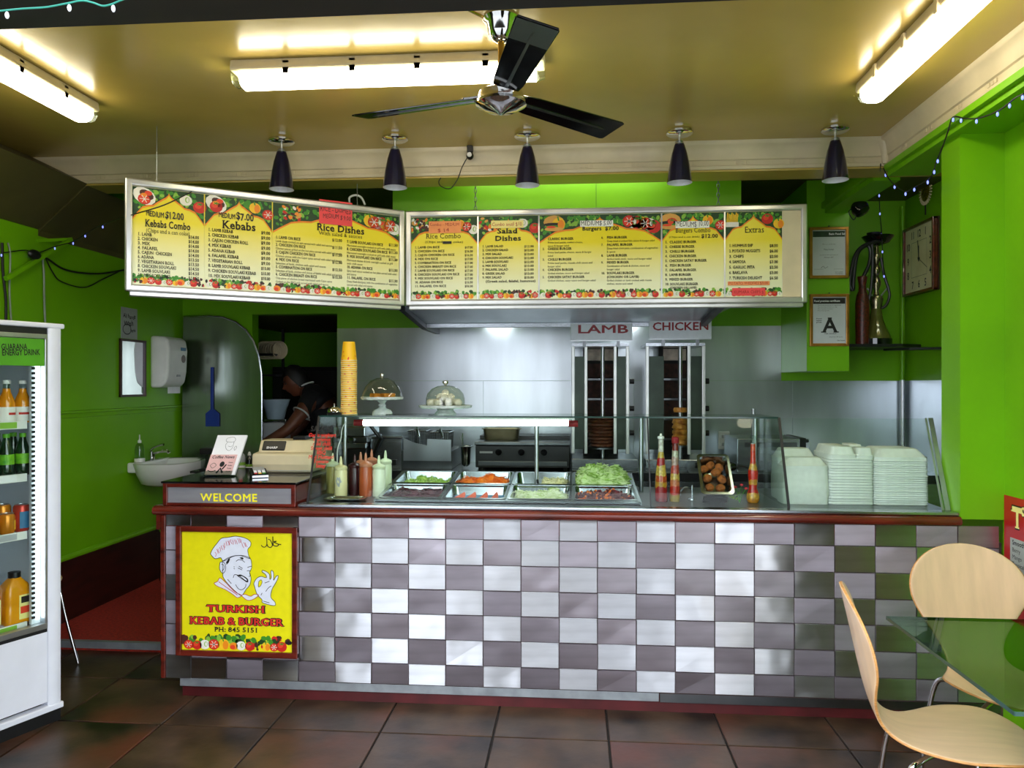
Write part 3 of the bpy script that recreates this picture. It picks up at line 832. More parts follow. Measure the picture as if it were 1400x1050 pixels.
panel(B1, xs[1], xs[2], 'wrap', 23, [('Kebabs', 303, 312.5, 46, .04, 'bs')],
      slopes(B1, rows(B1, ['1. LAMB KEBAB', '2. CHICKEN KEBAB', '3. CAJUN CHICKEN ROLL', '4. MIX KEBAB', '5. ADANA KEBAB', '6. FALAFEL KEBAB', '7. VEGETARIAN ROLL', '8. LAMB SOUVLAKI KEBAB', '9. CHICKEN SOUVLAKI KEBAB', '10. MIX SOUVLAKI KEBAB'], 284, 316.5, 6.95, 0, .0155, ['$9.00', '$9.00', '$9.00', '$9.00', '$9.00', '$9.00', '$9.00', '$10.00', '$10.00', '$10.00'], 356, -1.8, 2.6, pw=12.5), 284))
rl1, dsc = [], ['Lamb steak cooked on spit served with salad and sauces', 'Chicken pieces grilled on the hot plate served with salad and sauces', 'Chicken pieces with the Cajun spice served with salad and sauces', 'Selection of lamb, chicken with salad and sauces', 'Selection of lamb, chicken and pieces of falafel with salad and sauces', 'One piece of chicken breast marinated with Cajun spice']
for k, a in enumerate(['1. LAMB ON RICE', '2. CHICKEN ON RICE', '3. CAJUN CHICKEN ON RICE', '4. MIX ON RICE', '5. COMBINATION ON RICE', '6. CHICKEN BREAST ON RICE']):
    y = 326.5 + k * 10.1
    rl1 += [(a, 376, y, .0145, len(a) * 2.25, 'bs'), (dsc[k], 376, y + 4.8, .0115, min(len(dsc[k]) * 1.42, 90), 'r'), (('$12.00', '$11.50', '$11.50', '$12.00', '$12.50', '$12.50')[k], 453, y - .8, .0145, 13.5, 'bs')]
rl1.append(('Grilled on the BBQ grill served with salad and sauces', 376, 386.6, .0115, 72, 'r'))
for k, (a, d1, d2, p) in enumerate((('7. LAMB SOUVLAKI ON RICE', 'Marinated overnight cooked on grill with chilli sauce', '', '$11.50'), ('8. CHICKEN SOUVLAKI ON RICE', 'Marinated overnight cooked on grill with chilli sauce', '', '$11.50'), ('9. MIX SOUVLAKI ON RICE', 'Marinated chicken & lamb overnight cooked on grill', 'with chilli sauce', '$11.50'), ('10. ADANA ON RICE', 'Spicy beef mince cooked on hot plate served with salad', 'and sauces', '$11.50'), ('11. FALAFEL ON RICE', 'Deep fried chickpeas with the combination of vegetables', 'served with salad and sauces', '$11.50'))):
    y = (332.5, 342.5, 352.5, 367, 381.5)[k] - 8 + 0
    rl1 += [(a, 473, y, .0145, len(a) * 2.05, 'bs'), (d1, 473, y + 4.8, .0115, len(d1) * 1.25, 'r'), (p, 530, y - 1.2 - 5.2 + 6, .0145, 12, 'bs')]
    if d2: rl1.append((d2, 473, y + 9.4, .0115, len(d2) * 1.25, 'r'))
rl1 = [(b, px, py + (px - 376) * (.083 if px > 470 else .06), h, w, st) for b, px, py, h, w, st in rl1]
panel(B1, xs[2], xs[3], 'plate', 27, [('Rice Dishes', 432, 315, 65, .037, 'bs'), ('With salad & sauces', 435, 321.3, 59, .019, 'rs')], rl1)
for x in xs[1:3]: MB().box(x - .0015, x + .0015, -.0165, -.012, .035, B1.H - .035).build('divider_strip', 'menu_yellow', B1.root)
note(B1, 435, 278.5, 480, 306, 'note_red', [('RICE - DISHES', 436, 289, 42, .03, 'marker_black'), ('MEDIUM $ 9.00', 440, 298.5, 38, .024, 'marker_black')])
for b, px, py, w, h in (('MEDIUM', 199, 296, 25, .026), ('$12.00', 225, 299, 26, .034), ('MEDIUM', 298, 298, 23, .026), ('$7.00', 322, 301, 24, .036)):
    tx = MB(); u, z = B1.uv(px, py); u2, _ = B1.uv(px + w, py); text(tx, b, u, z, h, BY - .0045, 'b', width=u2 - u, wob=.1)
    tx.build('handwriting', 'marker_black', B1.root, recalc=False)
for px in (215, 490):
    u, _ = B1.uv(px, 280); MB().cyl((u, .021, B1.H - .05), (u, .021, (CEIL if px < 300 else 2.645) - 1.957 - .002), .0018, n=6).build('hanger_wire', 'steel_dark', B1.root)
ht = MB(); q0 = aY(478, 270, 4.36); q = [q0 + Vector((0, 0, -.03)), q0, aY(486, 267, 4.36), aY(494, 270, 4.36), aY(499, 280, 4.36)]
ht.tube(spline(q, 4), .006, 6); ht.build('tape_loop', 'white_plastic', B1.root, world=True, smooth=True)

# ================================================================== COUNTER
def tile_metal(name, col, rough, vertical, aniso=.85):
    m = mat(name, col, rough, 1., var=.06, scale=3, stretch=(1, 1, 9) if vertical else (1, 1, 9), aniso=aniso)
    nt = m.node_tree; N = nt.nodes; L = nt.links; b = N['Principled BSDF']
    tg = N.new('ShaderNodeTangent'); tg.direction_type = 'UV_MAP'; tg.uv_map = 'UVMap'
    L.new(tg.outputs[0], b.inputs['Tangent'])
    b.inputs['Anisotropic Rotation'].default_value = .25 if vertical else 0.
    # each tile a slightly different polish
    oi = N.new('ShaderNodeObjectInfo'); mr = N.new('ShaderNodeMapRange')
    mr.inputs[3].default_value = rough * .8; mr.inputs[4].default_value = rough * 1.25
    L.new(oi.outputs['Random'], mr.inputs[0]); L.new(mr.outputs[0], b.inputs['Roughness'])
    # gently buckled sheet
    cx = N.new('ShaderNodeCombineXYZ')
    for i in range(3): L.new(oi.outputs['Random'], cx.inputs[i])
    sc = N.new('ShaderNodeVectorMath'); sc.operation = 'SCALE'; sc.inputs['Scale'].default_value = 37.; L.new(cx.outputs[0], sc.inputs[0])
    tc = N.new('ShaderNodeTexCoord'); ad = N.new('ShaderNodeVectorMath'); L.new(tc.outputs['Object'], ad.inputs[0]); L.new(sc.outputs[0], ad.inputs[1])
    nz = N.new('ShaderNodeTexNoise'); nz.inputs['Scale'].default_value = 6; nz.inputs['Detail'].default_value = 1; L.new(ad.outputs[0], nz.inputs[0])
    bp = N.new('ShaderNodeBump'); bp.inputs['Strength'].default_value = .6; bp.inputs['Distance'].default_value = .012; L.new(nz.outputs[0], bp.inputs['Height']); L.new(bp.outputs[0], b.inputs['Normal'])
    return m
tile_metal('tile_bright', 'cfd1d6', .42, True, 1.)
tile_metal('tile_dull', 'c6bec8', .55, False, .9)
mat('counter_core', '3a2a26', .7)
CT = thing('service_counter', 'long service counter faced with checkered brushed steel tiles and a mahogany rail', 'counter', (0, CF, 0))
core = MB(); core.box(-1.972, 1.876, CF + .006, 4.08, .088, .80); core.build('body', 'counter_core', CT, world=True)
def tile_mesh(w, h, m, wob):
    e = .0018; d = -.0055
    mb = MB()
    mb.face((0, 0, 0), (w, 0, 0), (w, d, 0 + .0), (0, d, 0))
    mb.v = []; mb.f = []; mb.m = []
    g = .0012
    V = [(g, 0, g), (w - g, 0, g), (w - g, 0, h - g), (g, 0, h - g), (g + e, d, g + e), (w - g - e, d + wob[0], g + e), (w - g - e, d + wob[1], h - g - e), (g + e, d + wob[2], h - g - e)]
    mb.add(V, [(0, 1, 5, 4), (1, 2, 6, 5), (2, 3, 7, 6), (3, 0, 4, 7), (4, 5, 6, 7)])
    me = mb.mesh('tile', m, recalc=True)
    uv = me.uv_layers.new(name='UVMap')
    for lp in me.loops:
        c = me.vertices[lp.vertex_index].co; uv.data[lp.index].uv = (c.x / w, c.z / h)
    return me
ZR = [.874, .7766, .6575, .5405, .4243, .3075, .19, .0925]
W18 = (1.865 + 1.30) / 18
rt = random.Random(4); cache = {}
def put_tile(x, z0, z1, w, kind):
    key = (round(w, 4), round(z1 - z0, 4), kind, rt.randrange(4))
    if key not in cache:
        cache[key] = tile_mesh(w, z1 - z0, kind, [rt.uniform(-.0022, .0010) for _ in range(3)])
    o = bpy.data.objects.new('tile', cache[key]); COL.objects.link(o); o.parent = CT
    o.location = (x, .006, z0)
for c in range(-3, 18):
    for r in range(7):
        z1, z0 = ZR[r], ZR[r + 1]
        if c < 0 and 0 < r < 6 and c > -4: pass
        put_tile(-1.30 + c * W18, z0, z1, W18, 'tile_bright' if (c + r) % 2 else 'tile_dull')
LZ = [.874, .82, .704, .585, .466, .35, .2, .088]
for r in range(7): put_tile(-1.955, LZ[r + 1], LZ[r], -1.30 - 3 * W18 + 1.955, 'tile_bright' if r % 3 == 0 else 'tile_dull')
MB().box(-1.978, -1.955, CF - .004, 4.08, .088, .8715).build('end_post', 'mahogany', CT, world=True, bevel=.004)
rail = MB(); rail.prism([(0, .872), (-.02, .876), (-.032, .886), (-.034, .896), (-.03, .907), (-.018, .915), (0, .918), (.06, .918), (.06, .80), (0.006, .80), (.006, .872)], lambda u, w, d: Vector((d, CF + u, w)), -2.005, 1.693)
rail.build('rail', 'mahogany', CT, world=True, smooth=True)
MB().box(-1.88, 1.876, CF + .02, 4.08, 0, .088).build('plinth', 'maroon_board', CT, world=True)
MB().box(-1.885, .385, CF + .004, CF + .022, .052, .09).build('plinth_strip', 'nosing', CT, world=True, bevel=.001, seg=1)
MB().box(.39, 1.876, CF + .008, CF + .022, .047, .088).build('plinth_strip', 'steel_dark', CT, world=True, bevel=.001, seg=1)

# ---- cash desk box on the left end with WELCOME
CD = thing('cash_desk', 'raised cash desk box with a black top and yellow WELCOME lettering on its front', 'desk', (-1.64, CF, .9185))
x0, x1 = -1.965, -1.312
MB().box(x0, x1, CF + .01, 4.12, .9185, 1.015).build('body', 'mahogany', CD, world=True)
fr = MB()
for a in ((x0, x1, .9185, .932), (x0, x1, 1.005, 1.024)):
    MB().box(a[0], a[1], CF - .008, CF + .01, a[2], a[3]).build('frame_rail', 'mahogany', CD, world=True, bevel=.003)
for a in ((x0, x0 + .022), (x1 - .022, x1)):
    MB().box(a[0], a[1], CF - .0085, CF + .01, .9185, 1.024).build('frame_stile', 'mahogany', CD, world=True, bevel=.003)
mat('welcome_plate', 'a2a1a6', .4, .5, var=.06, scale=5, stretch=(1, 1, 6))
MB().box(x0 + .022, x1 - .022, CF + .002, CF + .0095, .932, 1.005).build('plate', 'welcome_plate', CD, world=True)
MB().box(x0 - .008, x1 + .006, CF - .012, 4.14, 1.024, 1.034).build('top', 'black_gloss', CD, world=True, bevel=.003)
flat('lettering_yellow', 'fff01a'); flat('lettering_red', 'd3261a'); flat('lettering_black', '0d0d0d')
tx = MB(); a = aY(274, 685, CF); b = aY(352, 684, CF)
text(tx, 'WELCOME', a.x, a.z, .036, CF + .0012, 'bs', width=b.x - a.x)
tx.build('lettering', 'lettering_yellow', CD, world=True, recalc=False)

# ---- framed shop sign on the counter front
a = aY(242, 895, CF - .012); b = aY(408, 721, CF - .012)
SG = thing('shop_sign', 'mahogany framed yellow shop sign with a chef and red kebab lettering', 'sign', (a.x, CF - .006, a.z))
SW, SH = b.x - a.x, b.z - a.z
fw = .027
MB().box(0, SW, -.022, 0, 0, fw).build('frame_rail', 'mahogany', SG, bevel=.004)
MB().box(0, SW, -.022, 0, SH - fw, SH).build('frame_rail', 'mahogany', SG, bevel=.004)
MB().box(0, fw, -.0225, 0, 0, SH).build('frame_stile', 'mahogany', SG, bevel=.004)
MB().box(SW - fw, SW, -.0225, 0, 0, SH).build('frame_stile', 'mahogany', SG, bevel=.004)
flat('sign_yellow', 'e6dc08', .4); flat('chef_white', 'dfe3ee', .5); flat('chef_red', 'c22a3a')
pn = MB().box(fw, SW - fw, -.008, -.001, fw, SH - fw).build('panel', 'sign_yellow', SG)
# sign coordinates from the crop (210..430, 700..920 at 4.77x)
def S(cx, cy):
    p = aY(210 + cx / 4.773, 700 + cy / 4.773, CF - .014); return (p.x - a.x, p.z - a.z)
def C(cx, cy):       # from the closer crop (280..390, 725..860 at 7.78x)
    p = aY(280 + cx / 7.782, 725 + cy / 7.778, CF - .014); return (p.x - a.x, p.z - a.z)
im = MB(); veg_strip(im, fw + .002, SW - fw - .002, fw + .001, .068, -.009, 77); im.build('vegetable_print', PRINT, pn, recalc=False)
tx = MB(); 
for k, (dy, off, m_) in enumerate(((-.0095, .0, 'lettering_black'), (-.0105, 0, 'lettering_red'))):
    tx = MB()
    for body, xa, xb, yb, hh in (('TURKISH', 350, 730, 648, 50), ('KEBAB & BURGER', 238, 845, 727, 50)):
        p, q = S(xa, yb), S(xb, yb); h = S(0, yb - hh)[1] - p[1]
        e = .003 if k == 0 else 0
        text(tx, body, p[0] - e, p[1] - e, h + 2 * e, dy, 'bs', width=q[0] - p[0] + 2 * e)
        if k == 0: text(tx, body, p[0] + e, p[1] - e * .4, h + e, dy - .0001, 'bs', width=q[0] - p[0] + e); text(tx, body, p[0] - 1.5 * e, p[1], h, dy - .0002, 'bs', width=q[0] - p[0])
    tx.build('lettering', m_, pn, recalc=False)
tx = MB(); p, q = S(398, 778), S(686, 778); text(tx, 'PH: 845 5151', p[0], p[1], .021, -.0105, 'bs', width=q[0] - p[0])
# halal in Arabic script, drawn with pen strokes
for pts, w in (([(815, 150), (790, 148), (760, 135), (740, 128), (765, 115), (735, 120)], 10), ([(790, 150), (770, 168), (735, 160), (728, 140), (726, 65)], 11), ([(726, 70), (724, 150), (705, 180), (675, 172), (668, 150)], 10), ([(675, 95), (700, 105), (720, 150)], 9), ([(660, 70), (662, 150), (640, 178), (612, 170), (605, 155)], 10)):
    stroke(tx, spline([C(*q) for q in pts], 4), w * .0004, -.0105)
tx.build('lettering', 'lettering_black', pn, recalc=False)
ch = MB(); y0 = -.0092
def shape(slot, pts, y, n=4, close=True):
    P = spline([C(*q) for q in pts + [pts[0]]], n)[:-1]
    ch.slot(slot); ch.face(*[(p[0], y, p[1]) for p in P])
def line(slot, pts, w, y): ch.slot(slot); stroke(ch, spline([C(*q) for q in pts], 5), w, y)
hat = [(62, 250), (85, 200), (130, 140), (180, 85), (250, 75), (320, 62), (390, 70), (450, 90), (490, 125), (488, 165), (460, 205), (470, 270), (480, 300), (380, 268), (300, 278), (220, 320), (190, 318), (170, 290), (110, 300)]
face = [(190, 330), (250, 292), (330, 268), (420, 270), (485, 300), (500, 350), (500, 400), (480, 450), (495, 510), (480, 580), (440, 630), (415, 670), (385, 690), (320, 640), (250, 570), (200, 500), (195, 450)]
ear = [(165, 340), (195, 335), (222, 365), (222, 420), (200, 455), (175, 440), (158, 400)]
scarf = [(100, 560), (140, 540), (165, 505), (230, 560), (320, 650), (390, 690), (350, 715), (300, 680), (220, 630), (130, 590)]
tail = [(390, 690), (430, 680), (490, 700), (530, 680), (575, 690), (510, 735), (450, 740)]
hand = [(530, 590), (525, 560), (555, 510), (600, 490), (640, 500), (660, 500), (650, 470), (612, 440), (620, 425), (660, 440), (690, 470), (695, 520), (710, 500), (705, 450), (712, 425), (732, 445), (735, 500), (735, 530), (760, 490), (782, 480), (780, 510), (755, 560), (720, 620), (705, 680), (710, 720), (750, 765), (740, 800), (620, 770), (610, 735), (560, 680)]
for pts, c2 in ((hat, 0), (face, 0), (ear, 0), (scarf, 2), (tail, 2), (hand, 0)):
    shape(0, pts, y0 - (.0004 if pts is face else .0006 if pts is hat else .0008 if pts is ear else .0002 if pts is tail else .0003))
    line(1 if not c2 else 2, pts + [pts[0]], .0026, y0 - .0014)
shape(3, [(575, 545), (600, 525), (612, 550), (595, 590), (572, 600)], y0 - .0010)
line(1, [(575, 545), (600, 525), (612, 550), (595, 590), (572, 600), (575, 545)], .0022, y0 - .0014)
for pts in ([(335, 330), (360, 312), (400, 318), (428, 340)], [(455, 395), (480, 385), (505, 380)], [(355, 400), (400, 420)], [(365, 380), (405, 405)], [(450, 430), (475, 428), (490, 435)], [(305, 505), (315, 475), (335, 470), (370, 485), (430, 530)], [(345, 480), (400, 480), (455, 515), (462, 545)], [(330, 575), (360, 620), (400, 630), (435, 600), (440, 570)], [(180, 360), (205, 370), (205, 410), (185, 430)], [(240, 330), (262, 300), (245, 350), (230, 360)], [(245, 520), (285, 565)], [(640, 560), (690, 540)], [(650, 650), (680, 610), (710, 590)], [(600, 690), (612, 665)], [(620, 750), (690, 770)], [(310, 385), (320, 390)], [(310, 405), (322, 410)], [(480, 450), (488, 480), (470, 490)]):
    line(1, pts, .0028, y0 - .0016)
for pts in ([(370, 290), (400, 285), (415, 300), (400, 310)], [(240, 320), (270, 298), (255, 345), (228, 350)], [(345, 482), (385, 470), (450, 510), (465, 540), (450, 552), (400, 520)]):
    shape(1, pts, y0 - .0012)
shape(0, [(365, 490), (400, 488), (440, 515), (450, 535), (400, 512)], y0 - .0013)
rh = random.Random(2)
for k in range(20):
    cx = 110 + k * 17; cy = 240 - 150 * math.sin(min(1, (k + 1) / 13) * 1.4) + rh.uniform(-10, 10) + (60 if k > 16 else 20)
    line(2, [(cx, cy - 22), (cx + rh.uniform(-6, 16), cy), (cx + rh.uniform(4, 22), cy + 26)], .0022, y0 - .0016)
for k in range(5): line(2, [(150 + k * 40, 545 + k * 28), (190 + k * 40, 575 + k * 28)], .003, y0 - .0016)
ch.build('chef_print', ['chef_white', 'lettering_black', 'chef_red', 'sign_yellow'], pn, recalc=False)

# ================================================================== DISPLAY CASE
DCX0, DCX1, DCX2 = -1.278, .975, 1.672
DZ = .930
DC = thing('display_case', 'glass fronted steel display case with a lit tube over the salad pans', 'display case', (0, CF + .06, .9185))
FY, TY, TZ = 3.605, 3.775, 1.335
dk = MB(); dk.box(DCX0 - .02, 1.69, CF - .012, CF + .06, .9185, .9335); dk.build('front_lip', 'steel', DC, world=True, bevel=.004)
dk = MB()
for a in ((DCX0 - .01, -.966, CF + .06, 4.3), (.312, 1.69, CF + .06, 4.3), (-.966, .312, CF + .06, 3.642), (-.966, .312, 4.23, 4.3)): dk.box(*a, .9185, DZ)
dk.build('deck', 'steel_dark', DC, world=True)
dk = MB()
for a in ((-1.3, 1.69, 4.0, 4.08), ): dk.box(*a, .8005, .918)
dk.build('deck_support', 'steel_dark', DC, world=True)
def pane(name, pts, m='glass', th=.005):
    P = [Vector(p) for p in pts]; n = (P[1] - P[0]).cross(P[2] - P[0]).normalized() * th
    mb = MB(); k = len(P); mb.add(P + [p + n for p in P], [tuple(range(k)), tuple(range(2 * k - 1, k - 1, -1))] + [(i, k + i, k + (i + 1) % k, (i + 1) % k) for i in range(k)])
    return mb.build(name, m, DC, world=True)
XM = aY(887, 600, 3.7).x
pane('front_glass', [(DCX0, FY, DZ), (XM - .003, FY, DZ), (XM - .003, TY, TZ), (DCX0, TY, TZ)])
pane('front_glass', [(XM + .003, FY, DZ), (DCX1, FY, DZ), (DCX1, TY, TZ), (XM + .003, TY, TZ)])
pane('front_glass', [(DCX1 + .006, FY, DZ), (DCX2, FY, DZ), (DCX2, TY, TZ), (DCX1 + .006, TY, TZ)])
MB().box(DCX0, DCX1, TY - .005, 4.13, TZ, TZ + .006).build('glass_shelf', 'glass_tint', DC, world=True)
MB().box(DCX0, DCX1, TY - .0075, TY - .0055, TZ - .001, TZ + .007).build('shelf_edge', 'glass_edge' if 'glass_edge' in M else 'black_gloss', DC, world=True)
for x in (DCX0 + .002, DCX1 - .004):
    pane('side_glass', [(x, FY, DZ), (x, 4.13, DZ), (x, 4.13, TZ), (x, TY, TZ)], 'glass', .004)
def strip(x, w, m='black_plastic'):
    MB().bar((x, FY - .004, DZ), (x, TY - .004, TZ + .004), w, .006, up=(0, 1, 0)).build('edge_strip', m, DC, world=True)
for x, w in ((DCX0, .009), (XM, .006), (DCX1 + .003, .012)): strip(x, w)
strip(DCX2 + .004, .02, 'alu')
strip(DCX2 - .018, .008, 'alu')
for x in (DCX0 + .03, -.2, XM, DCX1 - .03):
    MB().cyl((x, 4.11, DZ), (x, 4.11, TZ), .011, n=12).build('shelf_post', 'alu', DC, world=True, smooth=True)
# under-shelf tube with red end caps
ta, tb = aY(497, 578, 3.98), aY(777, 578, 3.98)
MB().cyl((ta.x, 3.98, ta.z), (tb.x, 3.98, tb.z), .0165, n=16).build('case_tube', 'case_tube_light', DC, world=True, smooth=True)
MB().box(ta.x - .02, tb.x + .02, 3.97, 4.0, TZ - .018, TZ - .001).build('tube_holder', 'white_plastic', DC, world=True)
flat('cap_red', '8e1420')
for x, s in ((ta.x, -1), (tb.x, 1)):
    MB().cyl((x, 3.98, ta.z), (x + s * .05, 3.98, ta.z), .017, n=14).build('tube_cap', 'cap_red', DC, world=True, smooth=True)
cb = [aY(474, 576, 3.98), aY(468, 585, 3.97), aY(466, 600, 3.97), aY(462, 612, 3.96), aY(461, 630, 3.95), (ta.x - .12, 3.95, DZ)]
MB().tube(spline(cb, 5), .003, 6).build('tube_cable', 'white_plastic', DC, world=True, smooth=True)
# transfer lettering on the first pane: the sauces
tx1, tx2 = MB(), MB()
SL = thing  # (letters lie in the slanted pane's plane)
def on_pane(mb_local):
    sl = math.atan2(TY - FY, TZ - DZ)
    mb_local.v = [Vector((v.x, FY - .0065 + (v.z - DZ) * math.tan(sl) + v.y, v.z)) for v in mb_local.v]
    return mb_local
tp = aY(453, 590, 3.76); 
hd = aY(427, 589, 3.765); he = aY(457, 589, 3.765)
text(tx1, 'SAUCES', hd.x, hd.z, .024, 0, 'bs', width=he.x - hd.x); on_pane(tx1).build('lettering', 'lettering_black', DC, world=True, recalc=False)
for k, b in enumerate(('Garlic yoghurt', 'Hummus', 'mild chilli', 'Sweet chilli', 'BBQ', 'Mild Mustard', 'Tomato', 'Satay')):
    yy = 597 + k * 6.0; Yd = FY + (TY - FY) * (1.5 - (yy - 525) * 3.7 / 1026 - DZ) / (TZ - DZ)
    p = aY(441 - k * .35, yy, Yd); text(tx2, b, p.x, p.z, .017, 0, 'b', align='c', sx=.95)
on_pane(tx2).build('lettering', 'lettering_red', DC, world=True, recalc=False)

# ---- salad well and pans
mat('pan_steel', 'a4aaae', .2, 1., var=.05)
tilt = math.atan2(.065, .56)
def P_well(u, v, w):      # u along X, v depth from front, w height over the tilted plane
    return Vector((u, 3.655 + v * math.cos(tilt) - w * math.sin(tilt), .947 + v * math.sin(tilt) + w * math.cos(tilt)))
px0, pw = -.95, .3135
WL = thing('salad_well', 'tilted steel frame that carries the eight salad pans', 'frame', (-.35, 3.93, DZ))
fr = MB()
for v in (-.012, .278, .572):
    fr.add([P_well(px0 - .01, v - .008, .0), P_well(px0 + 4 * pw + .01, v - .008, 0), P_well(px0 + 4 * pw + .01, v + .008, 0), P_well(px0 - .01, v + .008, 0),
            P_well(px0 - .01, v - .008, -.008), P_well(px0 + 4 * pw + .01, v - .008, -.008), P_well(px0 + 4 * pw + .01, v + .008, -.008), P_well(px0 - .01, v + .008, -.008)],
           [(0, 1, 2, 3), (4, 7, 6, 5), (0, 4, 5, 1), (1, 5, 6, 2), (2, 6, 7, 3), (3, 7, 4, 0)])
for k in range(5):
    x = px0 + k * pw
    fr.add([P_well(x - .008, -.02, 0), P_well(x + .008, -.02, 0), P_well(x + .008, .58, 0), P_well(x - .008, .58, 0), P_well(x - .008, -.02, -.007), P_well(x + .008, -.02, -.007), P_well(x + .008, .58, -.007), P_well(x - .008, .58, -.007)],
           [(0, 1, 2, 3), (4, 7, 6, 5), (0, 4, 5, 1), (1, 5, 6, 2), (2, 6, 7, 3), (3, 7, 4, 0)])
fr.build('grid', 'pan_steel', WL, world=True)
sd = MB()
for x in (px0 - .012, px0 + 4 * pw + .008):
    sd.prism([(3.64, DZ + .0005), (4.24, DZ + .0005), (4.24, 1.0), (3.64, .942)], lambda u, w, d: Vector((d, u, w)), x, x + .004)
sd.box(px0 - .012, px0 + 4 * pw + .012, 4.236, 4.24, DZ + .0005, 1.0)
sd.build('skirt', 'steel', WL, world=True)
def gn_pan(label, mx, w, d, depth, name='salad_pan', group='salad pans in the well', m='pan_steel'):
    """gastronorm pan: rolled rim, rounded tapering walls; mx maps local (x,y,z) with the rim at z = 0"""
    t = bpy.data.objects.new(name, None); COL.objects.link(t); t.matrix_basis = mx; t.empty_display_size = .05
    tag(t, label, 'pan', group)
    mb = MB(); rings = []
    for ins, z, r in ((0, -.004, .02), (0, 0, .02), (.012, .001, .022), (.014, -.003, .024), (.02, -depth + .012, .03), (.03, -depth, .03)):
        rings.append([Vector((x, y, z)) for x, y in rrect(ins, w - ins, ins, d - ins, r, 5)])
    n = len(rings[0]); vs = [p for r in rings for p in r]
    fs = [(i * n + k, i * n + (k + 1) % n, (i + 1) * n + (k + 1) % n, (i + 1) * n + k) for i in range(len(rings) - 1) for k in range(n)]
    fs.append(tuple(range((len(rings) - 1) * n, len(rings) * n)))
    mb.add(vs, fs); body = mb.build('pan_body', m, t, smooth=True, recalc=False)
    so = body.modifiers.new('wall', 'SOLIDIFY'); so.thickness = .0012; so.offset = -1
    return t
def well_mx(c, r):
    o = P_well(px0 + c * pw + .003, .003 + r * .29, .003)
    return Matrix.Translation(o) @ Matrix.Rotation(tilt, 4, 'X')
def heap(name, label, cat, mx, w, d, top, mats, seed, piece, n, x_range=(0, 1), bump=.012, base=-.06):
    """a heap of shreds nobody could count: a lumpy base surface plus shreds, one object"""
    rnd = random.Random(seed); mb = MB()
    xa, xb = .022 + (w - .044) * x_range[0], .022 + (w - .044) * x_range[1]; ya, yb = .024, d - .024
    ph = [rnd.uniform(0, 6) for _ in range(6)]
    def hgt(u, v):
        e = min(u, 1 - u, v, 1 - v); e = min(1, e * 4.5)
        return base + (top - base) * (.35 + .65 * e ** .6) + bump * (math.sin(u * 9 + ph[0]) * math.sin(v * 7 + ph[1]) + .6 * math.sin(u * 17 + ph[2] + v * 13))
    nx, ny = 22, 16
    mb.slot(0); mb.grid(lambda u, v: Vector((xa + (xb - xa) * u, ya + (yb - ya) * v, hgt(u, v))), nx, ny)
    nb = len(mb.f)
    for k in range(n):
        u, v = rnd.random(), rnd.random(); c = Vector((xa + (xb - xa) * u, ya + (yb - ya) * v, hgt(u, v) + rnd.uniform(-.001, .004)))
        mb.slot(rnd.randrange(len(mats))); piece(mb, c, rnd)
    o = mb.build(name, mats, None, recalc=False)
    o.matrix_basis = mx
    return tag(o, label, cat, None, 'stuff')
def shred(l, r):
    def f(mb, c, rnd):
        a, b = rnd.uniform(0, 2 * PI), rnd.uniform(-.5, .5); dv = Vector((math.cos(a) * math.cos(b), math.sin(a) * math.cos(b), math.sin(b))) * l * rnd.uniform(.5, 1)
        m_ = c + Vector((rnd.uniform(-r, r) * 2, rnd.uniform(-r, r) * 2, rnd.uniform(0, r * 3)))
        mb.tube([c - dv / 2, m_, c + dv / 2], r, 4, caps=False)
    return f
def leafbit(l):
    def f(mb, c, rnd):
        mx = Matrix.Translation(c) @ Quaternion((rnd.uniform(-1, 1), rnd.uniform(-1, 1), rnd.uniform(-1, 1), rnd.uniform(-1, 1))).normalized().to_matrix().to_4x4()
        s = l * rnd.uniform(.5, 1); mb.add([(-s, 0, 0), (0, -s * .4, s * .2), (s, 0, -s * .1), (0, s * .4, s * .25)], [(0, 1, 2), (0, 2, 3)], mx)
    return f
def chunk(l):
    def f(mb, c, rnd):
        mx = Quaternion((rnd.uniform(-1, 1), rnd.uniform(-1, 1), rnd.uniform(-1, 1), rnd.uniform(-1, 1))).normalized().to_matrix()
        mb.ball(c, (l * rnd.uniform(.6, 1.1), l * .55, l * rnd.uniform(.4, .7)), 6, 4, mx)
    return f
for n_, a_, b_ in (('lettuce_mid', '7fae2c', 'b5cf6a'), ('lettuce_pale', 'c2d98a', 'e2ecb8'), ('beet', '2c0a14', '5c1226'), ('carrot', 'e8590c', 'f58a26'), ('grated_cheese', 'e8dca0', 'f2ecc8'),
                   ('cabbage', 'd5e2b4', 'eef2dc'), ('kidney', '3a0d14', '6e2230'), ('cucumber', '8fb24a', 'cfdd9c'), ('tomato_flesh', 'd03a14', 'e8632c'), ('blue_tray', '2c6a94', '3a7ca4')):
    mat(n_, a_, .45, col2=b_, scale=25)
PW, PD = pw - .006, .284
spec = [(0, 1, 'lettuce_pan', 'salad pan of chopped lettuce in the rear row, nearest the sauce bottles'), (1, 1, '', 'salad pan of grated carrot in the rear row'),
        (2, 1, '', 'salad pan with a spoonful of cheese in the rear row'), (3, 1, '', 'salad pan heaped with shredded lettuce in the rear row'),
        (0, 0, '', 'salad pan of dark beetroot in the front row, nearest the sauce bottles'), (1, 0, '', 'salad pan of tomato wedges in the front row'),
        (2, 0, '', 'salad pan of shredded cabbage in the front row'), (3, 0, '', 'salad pan of red bean salad in the front row')]
for c, r, _, lb in spec: gn_pan(lb, well_mx(c, r), PW, PD, .095)
heap('chopped_lettuce', 'chopped mid green lettuce in the rear pan nearest the sauce bottles', 'lettuce', well_mx(0, 1), PW, PD, -.026, ['lettuce_mid', 'cucumber', 'lettuce_pale'], 1, leafbit(.014), 420)
